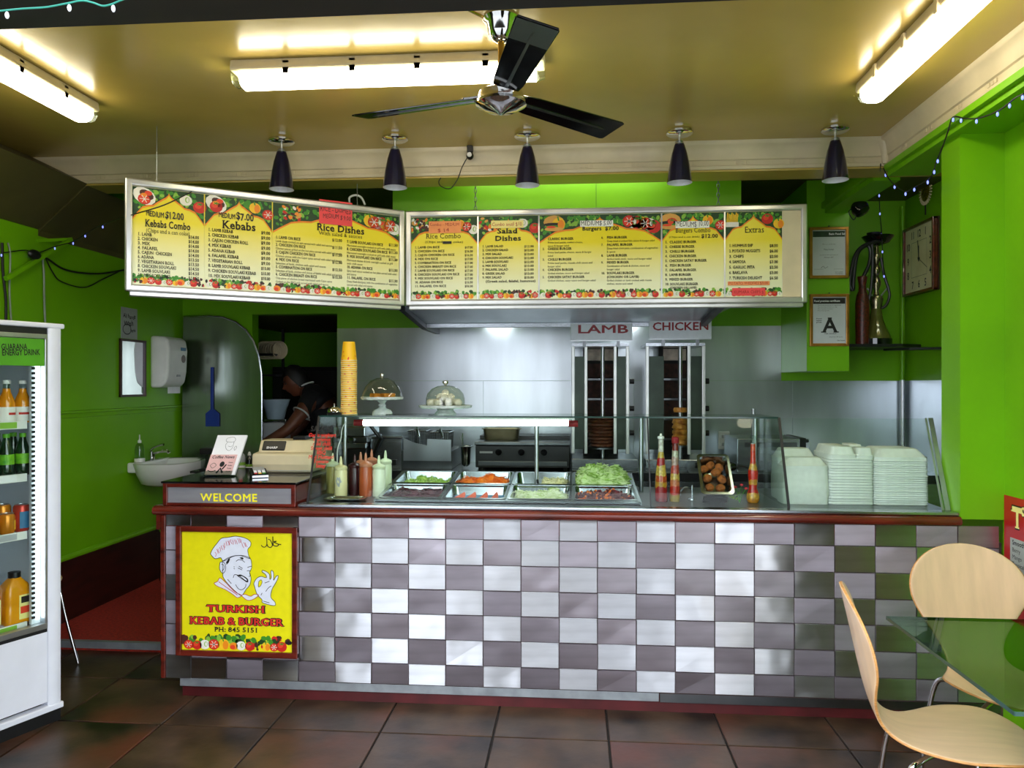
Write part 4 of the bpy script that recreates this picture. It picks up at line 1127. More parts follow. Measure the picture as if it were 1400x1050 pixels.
heap('grated_carrot', 'bright orange grated carrot filling a rear pan', 'carrot', well_mx(1, 1), PW, PD, -.014, ['carrot'], 2, shred(.03, .0016), 420)
heap('grated_cheese', 'pale yellow grated cheese at one side of a rear pan', 'cheese', well_mx(2, 1), PW, PD, -.02, ['grated_cheese'], 3, shred(.022, .0015), 260, x_range=(.48, 1))
heap('shredded_lettuce', 'tall pale green heap of shredded lettuce above its rear pan', 'lettuce', well_mx(3, 1), PW, PD, .05, ['lettuce_pale', 'lettuce_mid', 'lettuce_pale'], 4, shred(.05, .0022), 700, bump=.014)
heap('grated_beetroot', 'dark purple grated beetroot in a front pan', 'beetroot', well_mx(0, 0), PW, PD, -.02, ['beet'], 5, shred(.045, .0019), 380)
heap('shredded_cabbage', 'white shredded cabbage in a front pan', 'cabbage', well_mx(2, 0), PW, PD, -.016, ['cabbage', 'cucumber', 'cabbage'], 6, shred(.035, .0017), 420)
heap('red_bean_salad', 'dark red bean salad with orange bits in a front pan', 'bean salad', well_mx(3, 0), PW, PD, -.014, ['kidney', 'kidney', 'carrot', 'beet'], 7, chunk(.011), 260)
# tomato wedges on a blue liner
mx = well_mx(1, 0)
ln = MB(); ln.box(.024, PW - .024, .026, PD - .026, -.056, -.05); lo = ln.build('pan_liner', 'blue_tray', None, bevel=.002, seg=1); lo.matrix_basis = mx
tag(lo, 'blue liner under the tomato wedges', 'liner')
wm_ = MB(); n = 10
vs = []
for i in range(n + 1):
    t_ = PI * i / n
    for k in range(7):
        a_ = -.55 + 1.1 * k / 6
        vs.append(Vector((.03 * math.sin(t_) * math.cos(a_), .03 * math.sin(t_) * math.sin(a_), .034 * math.cos(t_))))
fs = [(i * 7 + k, i * 7 + k + 1, (i + 1) * 7 + k + 1, (i + 1) * 7 + k) for i in range(n) for k in range(6)]
fs += [tuple(i * 7 for i in range(n + 1)), tuple(i * 7 + 6 for i in range(n, -1, -1))]
wm_.add(vs, fs); wmesh = wm_.mesh('tomato_wedge', 'tomato_flesh', smooth=True)
for k, (u, nm) in enumerate(((.2, 'nearest the beetroot pan'), (.38, 'second from the beetroot pan'), (.58, 'third from the beetroot pan'), (.76, 'nearest the cabbage pan'))):
    o = bpy.data.objects.new('tomato_wedge', wmesh); COL.objects.link(o)
    o.matrix_basis = mx @ Matrix.Translation((PW * u, .13, -.018)) @ Matrix.Rotation(.5 + k * .2, 4, 'Z') @ Matrix.Rotation(1.2, 4, 'Y')
    tag(o, 'orange red tomato wedge on the blue liner, ' + nm, 'tomato', 'tomato wedges in a front pan')
sp = MB(); q = mx_ = well_mx(2, 1); sp.tube([q @ Vector((.14, .05, -.05)), q @ Vector((.128, .06, .012))], .006, 8)
tag(sp.build('spoon_handle', 'black_plastic', None, smooth=True), 'short black spoon handle standing in the cheese pan', 'spoon')

# ================================================================== THINGS ON AND IN THE DISPLAY CASE
# ---- squeeze bottles
for n_, c_ in (('sauce_cream', 'e6dca8'), ('sauce_dark', '3a1016'), ('sauce_orange', 'b0522a'), ('sauce_white', 'e4ead2'), ('sauce_olive', 'a8a05a'), ('sauce_pink', 'c07a5a'), ('sauce_garlic', 'd9e2bc')):
    mat(n_, c_, .3, var=.06, scale=10, coat=.2)
def squeeze(label, px, py, Y, h, m, mc, patch=False):
    p = aY(px, py, Y); r = .0325
    t = thing('squeeze_bottle', label, 'bottle', (p.x, Y, DZ + .0005), 0, 'sauce squeeze bottles in the display case')
    MB().lathe([(0, 0), (r * .92, 0), (r, .006), (r, h * .8), (r * .93, h * .83), (r * .9, h * .86)], n=24).build('bottle_body', m, t, smooth=True)
    MB().lathe([(r * 1.0, h * .85), (r * 1.03, h * .86), (r * 1.03, h * .93), (r * .75, h * .97), (r * .4, h), (.008, h * 1.01)], n=24).build('cap', mc, t, smooth=True)
    MB().lathe([(.009, h), (.0075, h + .02), (.004, h + .042), (0, h + .043)], n=12).build('nozzle', mc, t, smooth=True)
    if patch:
        pt = MB(); pts = [(-.5, .3), (-.3, .75), (0, .6), (.15, .8), (.3, .4), (.45, .1), (.2, 0), (.1, -.5), (-.15, -.45), (-.4, -.1)]
        pt.prism(pts, lambda u, w, d: Vector(((r + d) * math.sin(u * 1.0), -(r + d) * math.cos(u * 1.0), h * .45 + w * .04)), .0003, .0012)
        pt.build('worn_label', 'grey_plastic', t)
squeeze('olive tinted squeeze bottle at the rear, beside the pane with red lettering', 455, 672, 3.93, .165, 'sauce_olive', 'sauce_garlic')
squeeze('cream squeeze bottle with a torn grey label', 466, 676, 3.81, .16, 'sauce_cream', 'sauce_cream', True)
squeeze('dark brown red sauce squeeze bottle', 485, 676, 3.87, .165, 'sauce_dark', 'sauce_dark')
squeeze('pinkish sauce squeeze bottle behind the dark one', 493, 672, 3.95, .17, 'sauce_dark', 'sauce_pink')
squeeze('orange brown sauce squeeze bottle in the front row', 500, 676, 3.82, .178, 'sauce_orange', 'sauce_pink')
squeeze('orange capped squeeze bottle behind the orange brown one', 508, 672, 4.02, .178, 'sauce_orange', 'sauce_pink')
squeeze('white sauce squeeze bottle in the front row, next to the salad pans', 518, 676, 3.83, .165, 'sauce_white', 'sauce_garlic')
squeeze('pale green white squeeze bottle at the rear, next to the salad pans', 527, 672, 3.97, .178, 'sauce_garlic', 'sauce_garlic')
# low steel drip tray in front of them
dtr = aY(440, 686, 3.66)
gn_pan('shallow empty steel tray in front of the sauce bottles', Matrix.Translation((-1.215, 3.63, DZ + .0135)), .2, .11, .0125, 'drip_tray', None)

# ---- tall decorative bottles of pickled peppers
def layers(name, bands):
    """bands of preserved peppers and beans, laid by height in the bottle"""
    m = mat(name, bands[0][1], .25, var=.1, scale=60, coat=.5)
    nt = m.node_tree; N = nt.nodes; L = nt.links; b = N['Principled BSDF']
    tc = N.new('ShaderNodeTexCoord'); sp = N.new('ShaderNodeSeparateXYZ'); L.new(tc.outputs['Object'], sp.inputs[0])
    nz = N.new('ShaderNodeTexNoise'); nz.inputs['Scale'].default_value = 55; L.new(tc.outputs['Object'], nz.inputs[0])
    ma = N.new('ShaderNodeMath'); ma.operation = 'MULTIPLY_ADD'; ma.inputs[1].default_value = .03; L.new(nz.outputs[0], ma.inputs[0]); L.new(sp.outputs[2], ma.inputs[2])
    m2 = N.new('ShaderNodeMath'); m2.operation = 'MULTIPLY'; m2.inputs[1].default_value = 3.0; L.new(ma.outputs[0], m2.inputs[0])
    rp = N.new('ShaderNodeValToRGB'); cr = rp.color_ramp; cr.interpolation = 'CONSTANT'
    while len(cr.elements) < len(bands): cr.elements.new(.5)
    for e, (z, c) in zip(cr.elements, bands): e.position = min(1, z * 3.0); e.color = lin(c)
    L.new(m2.outputs[0], rp.inputs[0])
    vo = N.new('ShaderNodeTexVoronoi'); vo.inputs['Scale'].default_value = 70; L.new(tc.outputs['Object'], vo.inputs['Vector'])
    mx = N.new('ShaderNodeMixRGB'); mx.blend_type = 'MULTIPLY'; mx.inputs[0].default_value = .55
    r2 = N.new('ShaderNodeValToRGB'); r2.color_ramp.elements[0].color = (1, 1, 1, 1); r2.color_ramp.elements[1].position = .75; r2.color_ramp.elements[1].color = (.15, .08, .05, 1)
    L.new(vo.outputs['Distance'], r2.inputs[0]); L.new(rp.outputs[0], mx.inputs[1]); L.new(r2.outputs[0], mx.inputs[2]); L.new(mx.outputs[0], b.inputs['Base Color'])
layers('pickle_a', [(0, '8a1018'), (.035, 'a51820'), (.085, 'c9922a'), (.11, 'c4501c'), (.14, 'd8b850'), (.19, 'b0181c'), (.225, 'c8a83a'), (.25, 'd8d8cc')])
layers('pickle_b', [(0, 'a88c2a'), (.05, 'c23022'), (.09, 'd07a50'), (.12, 'd6b254'), (.15, 'b8483a'), (.19, 'b89a8c'), (.23, 'c0bfa8'), (.26, '7a1812')])
layers('pickle_c', [(0, 'd8902a'), (.035, 'e0a840'), (.06, 'c41c10'), (.1, 'd89a34'), (.125, 'cc2210'), (.17, 'dca43c'), (.2, 'd43010'), (.26, 'd9502a'), (.3, 'd8d8cc')])
def pickle_bottle(label, px, py, Y, prof, m, cap, cz, lean=0):
    p = aY(px, py, Y); t = thing('pickle_bottle', label, 'bottle', (p.x, Y, DZ + .0005), 0, 'tall bottles of layered pickles')
    t.rotation_euler = (0, lean, 0)
    MB().lathe(prof, n=20).build('bottle_body', m, t, smooth=True)
    MB().lathe(cz, n=16).build('stopper', cap, t, smooth=True)
pickle_bottle('tapering tall bottle layered with dark red and yellow peppers, pale stopper', 904, 688, 3.78,
              [(0, 0), (.029, 0), (.031, .01), (.027, .12), (.019, .2), (.013, .235), (.0125, .30), (.015, .302), (.015, .308)], 'pickle_a', 'white_plastic', [(.016, .305), (.016, .314), (.006, .318), (.005, .328), (0, .329)], -.005)
pickle_bottle('slim tall bottle layered with orange beans, closed by a dark red lid', 922.5, 688, 3.78,
              [(0, 0), (.024, 0), (.026, .01), (.022, .13), (.018, .18), (.0155, .23), (.0155, .285)], 'pickle_b', 'cap_red', [(.017, .283), (.018, .285), (.018, .308), (.012, .313), (0, .314)], .01)
pickle_bottle('curvy tall bottle of bright red and yellow peppers beside the takeaway boxes', 1029.5, 689, 3.78,
              [(0, 0), (.024, .0), (.03, .012), (.031, .03), (.026, .05), (.019, .068), (.021, .095), (.0245, .13), (.0225, .155), (.017, .175), (.0125, .20), (.0115, .285)], 'pickle_c', 'clear_plastic', [(.0125, .283), (.0135, .3), (.0135, .315), (.009, .322), (0, .323)])
# small sprig of artificial flowers
p = aY(1011, 688, 3.76); t = thing('flower_sprig', 'small sprig with red blooms beside the curvy pickle bottle', 'flower', (p.x, 3.76, DZ))
st = MB()
tips = [(-.02, .0, .075), (.012, .01, .085), (.03, -.005, .07)]
for q in tips: st.tube(spline([(0, 0, 0), (q[0] * .4, q[1], q[2] * .55), q], 4), .0014, 5)
st.build('stems', 'print_green', t)
for q in tips: MB().ball(q, (.009, .009, .006), 8, 6).build('bloom', 'chef_red', t, smooth=True)
for k in range(9):
    lf = MB(); a = k * .8; R = Matrix.Translation((-.025 + .012 * math.cos(a), .01 * math.sin(a), .006 + .004 * k)) @ Matrix.Rotation(a, 4, 'Z') @ Matrix.Rotation(-.6, 4, 'Y')
    lf.add([(0, 0, 0), (.012, -.007, .002), (.026, 0, 0), (.012, .007, .002)], [(0, 1, 2), (0, 2, 3)], R); lf.build('leaf', 'lettuce_mid', t)
# ---- tilted pan of falafel
fp = Matrix.Translation(aY(957, 687, 3.72).xy.to_3d() + Vector((0, 0, DZ + .0115))) @ Matrix.Rotation(math.radians(48), 4, 'X') @ Matrix.Translation((0, 0, .06))
FT = gn_pan('deep steel pan of falafel propped up towards the customer', fp, .155, .235, .06, 'falafel_pan', None)
MB().box(.02, .135, .02, .03, -.115, -.062).build('prop', 'black_plastic', FT)
mat('falafel', '6e3208', .75, var=.2, scale=60, bump=.8, bscale=90, col2='b0641c')
rf = random.Random(9)
for k, (u, v, sx_, ang) in enumerate(((.032, .17, 1.2, .3), (.066, .19, 1.2, .9), (.108, .178, 1.2, 1.8), (.085, .138, 1.15, .2), (.045, .115, 1.1, .8), (.112, .112, 1.2, 2.2), (.05, .062, 1.0, .1), (.1, .06, 1.1, .3))):
    fb = MB(); fb.ball((0, 0, 0), (.0215 * sx_, .0195, .019), 14, 10)
    fb.v = [q * (1 + rf.uniform(-.05, .05)) for q in fb.v]
    o = fb.build('falafel', 'falafel', None, smooth=True)
    o.matrix_basis = fp @ Matrix.Translation((u, v, -.036 if k != 3 else -.018)) @ Matrix.Rotation(ang, 4, 'Z')
    tag(o, ('browned falafel ball in the tilted pan, ' + ('at the upper left corner', 'top row middle', 'at the upper right corner', 'on top in the centre', 'middle row left', 'middle row right', 'bottom row left', 'bottom row right')[k]), 'falafel', 'falafel in the tilted pan')
# a small steel clamp behind the slim bottle
p = aY(948, 687, 3.8); t = thing('sauce_ladle_stand', 'small steel clip stand between the slim bottle and the falafel pan', 'stand', (p.x, 3.84, DZ + .0005))
MB().lathe([(0, 0), (.02, 0), (.018, .006), (.006, .01), (.005, .07), (0, .072)], n=14).build('base', 'steel', t, smooth=True)
MB().tube(spline([(0, 0, .05), (-.03, .0, .062), (-.055, -.01, .045), (-.06, -.01, .02)], 4), .004, 6).build('clip', 'steel_dark', t, smooth=True)

# ---- foam takeaway boxes
mat('foam', 'dcdedb', .6, var=.03, scale=40, bump=.1, bscale=200)
def box_shell(w, d, h, top=True, ridge=False):
    mb = MB(); rings = []
    if top:
        prof = [(0, 0), (0, h * .25), (.006, h * .3), (w * .13, h * .95), (w * .15, h)]
        if ridge: prof = [(0, 0), (0, h * .22), (.006, h * .28), (w * .10, h * .95), (w * .13, h)]
    else: prof = [(0, 0), (-.0025, h * .3), (-.0025, h * .55), (.0, h * .6), (.0015, h)]
    for ins, z in prof:
        rings.append([Vector((x, y, z)) for x, y in rrect(ins, w - ins, ins, d - ins, min(.022, w * .12), 3)])
    n = len(rings[0]); vs = [p for r in rings for p in r]
    fs = [(i * n + k, i * n + (k + 1) % n, (i + 1) * n + (k + 1) % n, (i + 1) * n + k) for i in range(len(rings) - 1) for k in range(n)]
    fs += [tuple(range(n - 1, -1, -1)), tuple(range((len(rings) - 1) * n, len(rings) * n))]
    mb.add(vs, fs); return mb
ORD = ['first', 'second', 'third', 'fourth', 'fifth', 'sixth', 'seventh', 'eighth', 'ninth', 'tenth', 'eleventh', 'twelfth', 'thirteenth', 'fourteenth', 'fifteenth', 'sixteenth', 'seventeenth', 'eighteenth', 'nineteenth', 'twentieth', 'twenty-first', 'twenty-second', 'twenty-third', 'twenty-fourth', 'twenty-fifth', 'twenty-sixth', 'twenty-seventh', 'twenty-eighth']
def foam_stack(where, group, x0, y0, w, d, n, lay, toph, lids):
    layer = box_shell(w, d, lay, False).mesh('takeaway_box', 'foam', smooth=True)
    r = random.Random(where)
    for k in range(n):
        o = bpy.data.objects.new('takeaway_box', layer); COL.objects.link(o)
        o.location = (x0 + r.uniform(-.0015, .0015), y0 + r.uniform(-.0015, .0015), DZ + .0006 + k * lay)
        tag(o, ORD[k] + ' pale foam box from the bottom of the ' + where, 'box', group)
    z = DZ + .0006 + n * lay
    for (a, b, c, e, hh, lb) in lids:
        o = box_shell(b - a, e - c, hh, True).build('takeaway_box', 'foam', None, smooth=True)
        o.location = (x0 + a, y0 + c, z); tag(o, lb, 'box', group)
FYB = 3.735
xa, xb = aY(1196, 690, FYB).x, aY(1270, 690, FYB).x
hz = lambda y, px, Y: aY(px, y, Y).z
n = 21; lay = (hz(629, 1233, FYB) - DZ) / n
foam_stack('square stack by the steel strip', 'foam boxes of the square stack', xa, FYB, xb - xa, .24, n, lay, .04, [(.0, xb - xa, 0, .24, .05, 'topmost foam box of the square stack by the steel strip, flat domed lid')])
xa, xb = aY(1134.5, 690, FYB).x, aY(1195.5, 690, FYB).x
n = 17; lay = (hz(626, 1165, FYB) - DZ) / n; w_ = xb - xa
foam_stack('middle stack', 'foam boxes of the middle stack', xa, FYB, w_, .26, n, lay, .04,
           [(.0, w_ * .62, 0, .26, .05, 'topmost foam box of the middle stack, longer lid lobe beside a groove'), (w_ * .62, w_, 0, .115, .045, 'small front lid lobe on top of the middle foam stack'), (w_ * .62, w_, .125, .26, .052, 'small rear lid lobe on top of the middle foam stack')])
xa, xb = aY(1071, 690, FYB).x, aY(1134, 690, FYB).x
h1 = hz(641, 1100, FYB) - DZ
o = box_shell(xb - xa, .13, h1, False).build('takeaway_box', 'foam', None, smooth=True); o.location = (xa, FYB, DZ + .0006)
tag(o, 'deep foam box at the front left of the takeaway stacks', 'box', 'deep foam boxes')
o = box_shell(xb - xa, .13, .05).build('takeaway_box', 'foam', None, smooth=True); o.location = (xa, FYB, DZ + .0006 + h1)
tag(o, 'domed foam lid box on the deep box at the front left', 'box', 'deep foam boxes')
xa2, xb2 = aY(1063, 690, FYB + .15).x, aY(1117, 690, FYB + .15).x; h2 = hz(629, 1090, FYB + .16) - DZ
o = box_shell(xb2 - xa2, .14, h2, False).build('takeaway_box', 'foam', None, smooth=True); o.location = (xa2, FYB + .15, DZ + .0006)
tag(o, 'deep foam box standing behind the front left one', 'box', 'deep foam boxes')
o = box_shell(xb2 - xa2, .14, .055).build('takeaway_box', 'foam', None, smooth=True); o.location = (xa2, FYB + .15, DZ + .0006 + h2)
tag(o, 'domed foam lid box on the rear left deep box', 'box', 'deep foam boxes')

# ---- on the glass shelf: bell, paper cups, cake stands
SHZ = TZ + .0065
def on_shelf(px, Y): p = aY(px, 570, Y); return Vector((p.x, Y, SHZ))
t = thing('counter_bell', 'chrome service bell on the glass shelf beside the paper cups', 'bell', on_shelf(457, 3.88))
MB().lathe([(0, 0), (.036, 0), (.038, .005), (.034, .009), (.012, .011)], n=28).build('base', 'black_plastic', t, smooth=True)
MB().lathe([(.034, .012), (.036, .014), (.033, .026), (.022, .038), (.008, .043), (0, .043)], n=28, close=False).build('dome', 'chrome', t, smooth=True)
MB().lathe([(.004, .042), (.004, .052), (.006, .055), (0, .06)], n=12).build('button', 'chrome', t, smooth=True)
def cup_mat():
    m = mat('paper_cup', 'e9b618', .5, var=.05, scale=20)
    nt = m.node_tree; N = nt.nodes; L = nt.links; b = N['Principled BSDF']
    tc = N.new('ShaderNodeTexCoord'); sp = N.new('ShaderNodeSeparateXYZ'); L.new(tc.outputs['Object'], sp.inputs[0])
    at = N.new('ShaderNodeMath'); at.operation = 'ARCTAN2'; L.new(sp.outputs[1], at.inputs[0]); L.new(sp.outputs[0], at.inputs[1])
    cb = N.new('ShaderNodeCombineXYZ'); mu = N.new('ShaderNodeMath'); mu.operation = 'MULTIPLY'; mu.inputs[1].default_value = 2.2; L.new(at.outputs[0], mu.inputs[0]); L.new(mu.outputs[0], cb.inputs[0])
    m3 = N.new('ShaderNodeMath'); m3.operation = 'MULTIPLY'; m3.inputs[1].default_value = 45; L.new(sp.outputs[2], m3.inputs[0]); L.new(m3.outputs[0], cb.inputs[1])
    vo = N.new('ShaderNodeTexVoronoi'); vo.inputs['Scale'].default_value = 1.0; L.new(cb.outputs[0], vo.inputs['Vector'])
    rp = N.new('ShaderNodeValToRGB'); rp.color_ramp.elements[0].position = .22; rp.color_ramp.elements[0].color = lin('d23a14'); rp.color_ramp.elements[1].position = .26; rp.color_ramp.elements[1].color = lin('efb90f')
    L.new(vo.outputs['Distance'], rp.inputs[0]); L.new(rp.outputs[0], b.inputs['Base Color'])
cup_mat()
mat('cup_rim', 'e8d49a', .5)
cb0 = on_shelf(477, 3.92)
cupb = MB(); cupb.slot(0).lathe([(.041, .004), (.0305, .1), (.0, .1)], n=24, close=False); cupb.slot(1).lathe([(.0415, 0), (.0435, .0015), (.0435, .004), (.041, .005)], n=24, close=False)
cme = cupb.mesh('paper_cup', ['paper_cup', 'cup_rim'], smooth=True)
ncup = 27; step_ = (aY(477, 491, 3.92).z - SHZ) / ncup
for k in range(ncup):
    o = bpy.data.objects.new('paper_cup', cme); COL.objects.link(o); o.location = (cb0.x + random.Random(k).uniform(-.001, .001), cb0.y, SHZ + .0005 + k * step_)
    o.rotation_euler = (0, 0, k * 1.7 if k < ncup - 1 else .4)
    tag(o, 'topmost upside-down paper cup of the tall stack, yellow with a red fruit' if k == ncup - 1 else ORD[k] + ' yellow paper cup from the bottom of the tall stack', 'cup', 'stack of yellow paper cups')
mat('cake_gold', 'c27a1e', .6, var=.2, scale=40, bump=.5); mat('cake_white', 'ece4e0', .7, var=.1, scale=40, bump=.6, bscale=80); mat('icing', 'f2efe8', .5)
mat('pressed_glass', 'd9e4dc', .15, var=.1, scale=30, bump=.5, bscale=60, trans=.35)
def cake_stand(label, pos, rp_, hst, ped, dome):
    t = thing('cake_stand', label, 'cake stand', pos, 0, 'glass cake stands on the shelf')
    MB().lathe(ped, n=32).build('pedestal', 'pressed_glass', t, smooth=True)
    pl = MB().lathe([(0, hst), (rp_ * .9, hst), (rp_, hst + .004), (rp_ * 1.02, hst + .016), (rp_ * .96, hst + .017), (rp_ * .9, hst + .01), (0, hst + .009)], n=40).build('plate', 'pressed_glass', t, smooth=True)
    MB().lathe(dome[0], n=40, close=False).build('dome', 'dome_glass', t, smooth=True)
    MB().lathe(dome[1], n=20).build('knob', 'chrome', t, smooth=True)
    return t
p1 = on_shelf(522.5, 3.9); h = .076
cake_stand('glass cake stand on a tall stem, dome over golden pastries', p1, .108, h,
           [(0, 0), (.052, 0), (.052, .012), (.044, .024), (.024, .032), (.016, .04), (.02, .05), (.014, .058), (.022, .07), (.03, h)],
           ([(.105, h + .011), (.1, h + .035), (.085, h + .07), (.06, h + .098), (.03, h + .112), (0, h + .115)], [(.004, h + .113), (.008, h + .118), (.011, h + .127), (.008, h + .136), (0, h + .139)]))
for k in range(5):
    a = k * 2 * PI / 5 + .3; o = MB(); o.box(-.022, .022, -.016, .016, 0, .022); ob = o.build('pastry', 'cake_gold', None, bevel=.004)
    ob.location = p1 + Vector((.045 * math.cos(a), .04 * math.sin(a), h + .0125)); ob.rotation_euler = (0, 0, a)
    tag(ob, ('rear right', 'rear middle', 'left', 'front', 'right')[k] + ' golden pastry square under the dome of the tall stemmed stand', 'pastry', 'pastries under the dome')
p2 = on_shelf(609, 3.9); h = .034
cake_stand('low glass cake stand, round dome over white frosted sweets', p2, .135, h,
           [(0, 0), (.055, 0), (.056, .008), (.046, .018), (.04, .026), (.05, h)],
           ([(.1, h + .012), (.1, h + .05), (.093, h + .075), (.07, h + .1), (.04, h + .114), (.012, h + .118), (0, h + .118)], [(.006, h + .117), (.008, h + .122), (.016, h + .13), (.016, h + .138), (.01, h + .142), (0, h + .143)]))
rr = random.Random(12); spots = [(.0, .0, .02), (.05, .0, .0), (-.05, .0, 0), (.02, .045, 0), (-.025, .043, 0), (.025, -.045, 0), (-.03, -.045, 0), (0, 0, .046), (.028, 0, .026), (-.028, .0, .026), (.0, .03, .026), (0, -.03, .026), (.07, -.03, -.0), (-.07, -.03, 0)]
for k, (x, y, z) in enumerate(spots):
    o = MB(); o.ball((0, 0, 0), (.022, .02, .019), 12, 8); o.v = [q * (1 + rr.uniform(-.12, .12)) for q in o.v]
    ob = o.build('sweet', 'cake_white', None, smooth=True); ob.location = p2 + Vector((x, y, h + .03 + z)); ob.rotation_euler = (0, 0, k)
    tag(ob, ('white frosted sweet in the core of the heap under the round dome', 'lower right white sweet under the round dome', 'lower left white sweet under the round dome', 'rear right white sweet under the round dome', 'rear left white sweet under the round dome', 'front right white sweet under the round dome', 'front left white sweet under the round dome', 'topmost white sweet of the heap under the round dome', 'upper right white sweet under the round dome', 'upper left white sweet under the round dome', 'upper rear white sweet under the round dome', 'upper front white sweet under the round dome', 'white sweet at the far right edge of the domed heap', 'white sweet at the far left edge of the domed heap')[k], 'sweet', 'white sweets under the dome')
for px, ln in ((590, .03), (534, .05)):
    q = on_shelf(px, 3.86); o = MB(); o.box(-ln / 2, ln / 2, -.008, .008, .0005, .004); ob = o.build('cake_server', 'black_plastic', None, bevel=.0015); ob.location = q
    tag(ob, 'flat dark cake server lying by the ' + ('low' if px == 590 else 'tall') + ' cake stand', 'utensil')

# ================================================================== KITCHEN BACK LINE
BCZ = .90; BCY = 5.22
BC = thing('back_counter', 'steel back counter under the cooking equipment with a dark front edge', 'counter', (0, BCY, .05))
MB().box(-1.845, KRW - .006, BCY + .03, BACK - .006, .05, BCZ - .04).build('body', 'steel_dark', BC, world=True)
MB().box(-1.845, KRW - .006, BCY + .012, BACK - .006, BCZ - .04, BCZ).build('worktop', 'steel', BC, world=True)
mat('dark_edge', '15131c', .35)
MB().box(-1.845, KRW - .006, BCY, BCY + .012, BCZ - .05, BCZ + .002).build('front_edge', 'dark_edge', BC, world=True)
for k in range(7):
    x = -1.83 + k * .605
    MB().box(x, x + .595, BCY + .02, BCY + .0295, .14, BCZ - .055).build('door', 'steel', BC, world=True, bevel=.003)

# ---- hood
HD = thing('cooking_hood', 'stainless steel cooking hood over the doner grills', 'hood', (-.09, BACK, 1.87))
hx0, hx1 = -1.035, .855
MB().prism([(4.665, 1.979), (4.645, 1.979), (5.32, 1.925), (5.34, 1.925)], lambda u, w, d: Vector((d, u, w)), hx0, hx1).build('front_panel', 'steel_wall', HD, world=True)
MB().box(hx0, hx1, 5.32, 5.345, 1.893, 1.925).build('lip', 'steel', HD, world=True, bevel=.003)
for x in (hx0 - .035, hx1):
    MB().prism([(4.645, 1.979), (4.645, 1.95), (5.345, 1.885), (BACK - .007, 1.885), (BACK - .007, 1.979)], lambda u, w, d: Vector((d, u, w)), x, x + .035).build('side_panel', 'black_plastic', HD, world=True)
for x in (-.6, .4):  # two added lamps, out of sight, to brighten the steel back wall
    MB().lathe([(0, -.03), (.09, -.028), (.1, -.01), (.1, 0)], (x, 5.6, 1.975), 20).build('added_hood_lamp', 'hood_fill_light', HD, world=True, smooth=True)
# added fill tube, unseen behind the beam, brightens the bulkhead
t = thing('kitchen_fill_tube', 'added fill tube hidden on the kitchen side of the beam above the menu', 'light', (-.05, 4.5, CEIL + .05))
MB().box(-.62, .62, -.03, .03, -.03, 0).build('housing', 'white_plastic', t, bevel=.004)
MB().cyl((-.58, 0, -.05), (.58, 0, -.05), .019, n=14).build('tube', 'kitchen_fill_tube', t, smooth=True)

t = thing('kitchen_fill_tube', 'short added fill tube hidden on the kitchen side of the beam above the hookah corner', 'light', (2.12, 4.5, CEIL + .05))  # added and unseen, lifts the brightness of the right kitchen wall
MB().box(-.27, .27, -.03, .03, -.03, 0).build('housing', 'white_plastic', t, bevel=.004)
MB().cyl((-.25, 0, -.05), (.25, 0, -.05), .019, n=14).build('tube', 'kitchen_fill_tube', t, smooth=True)
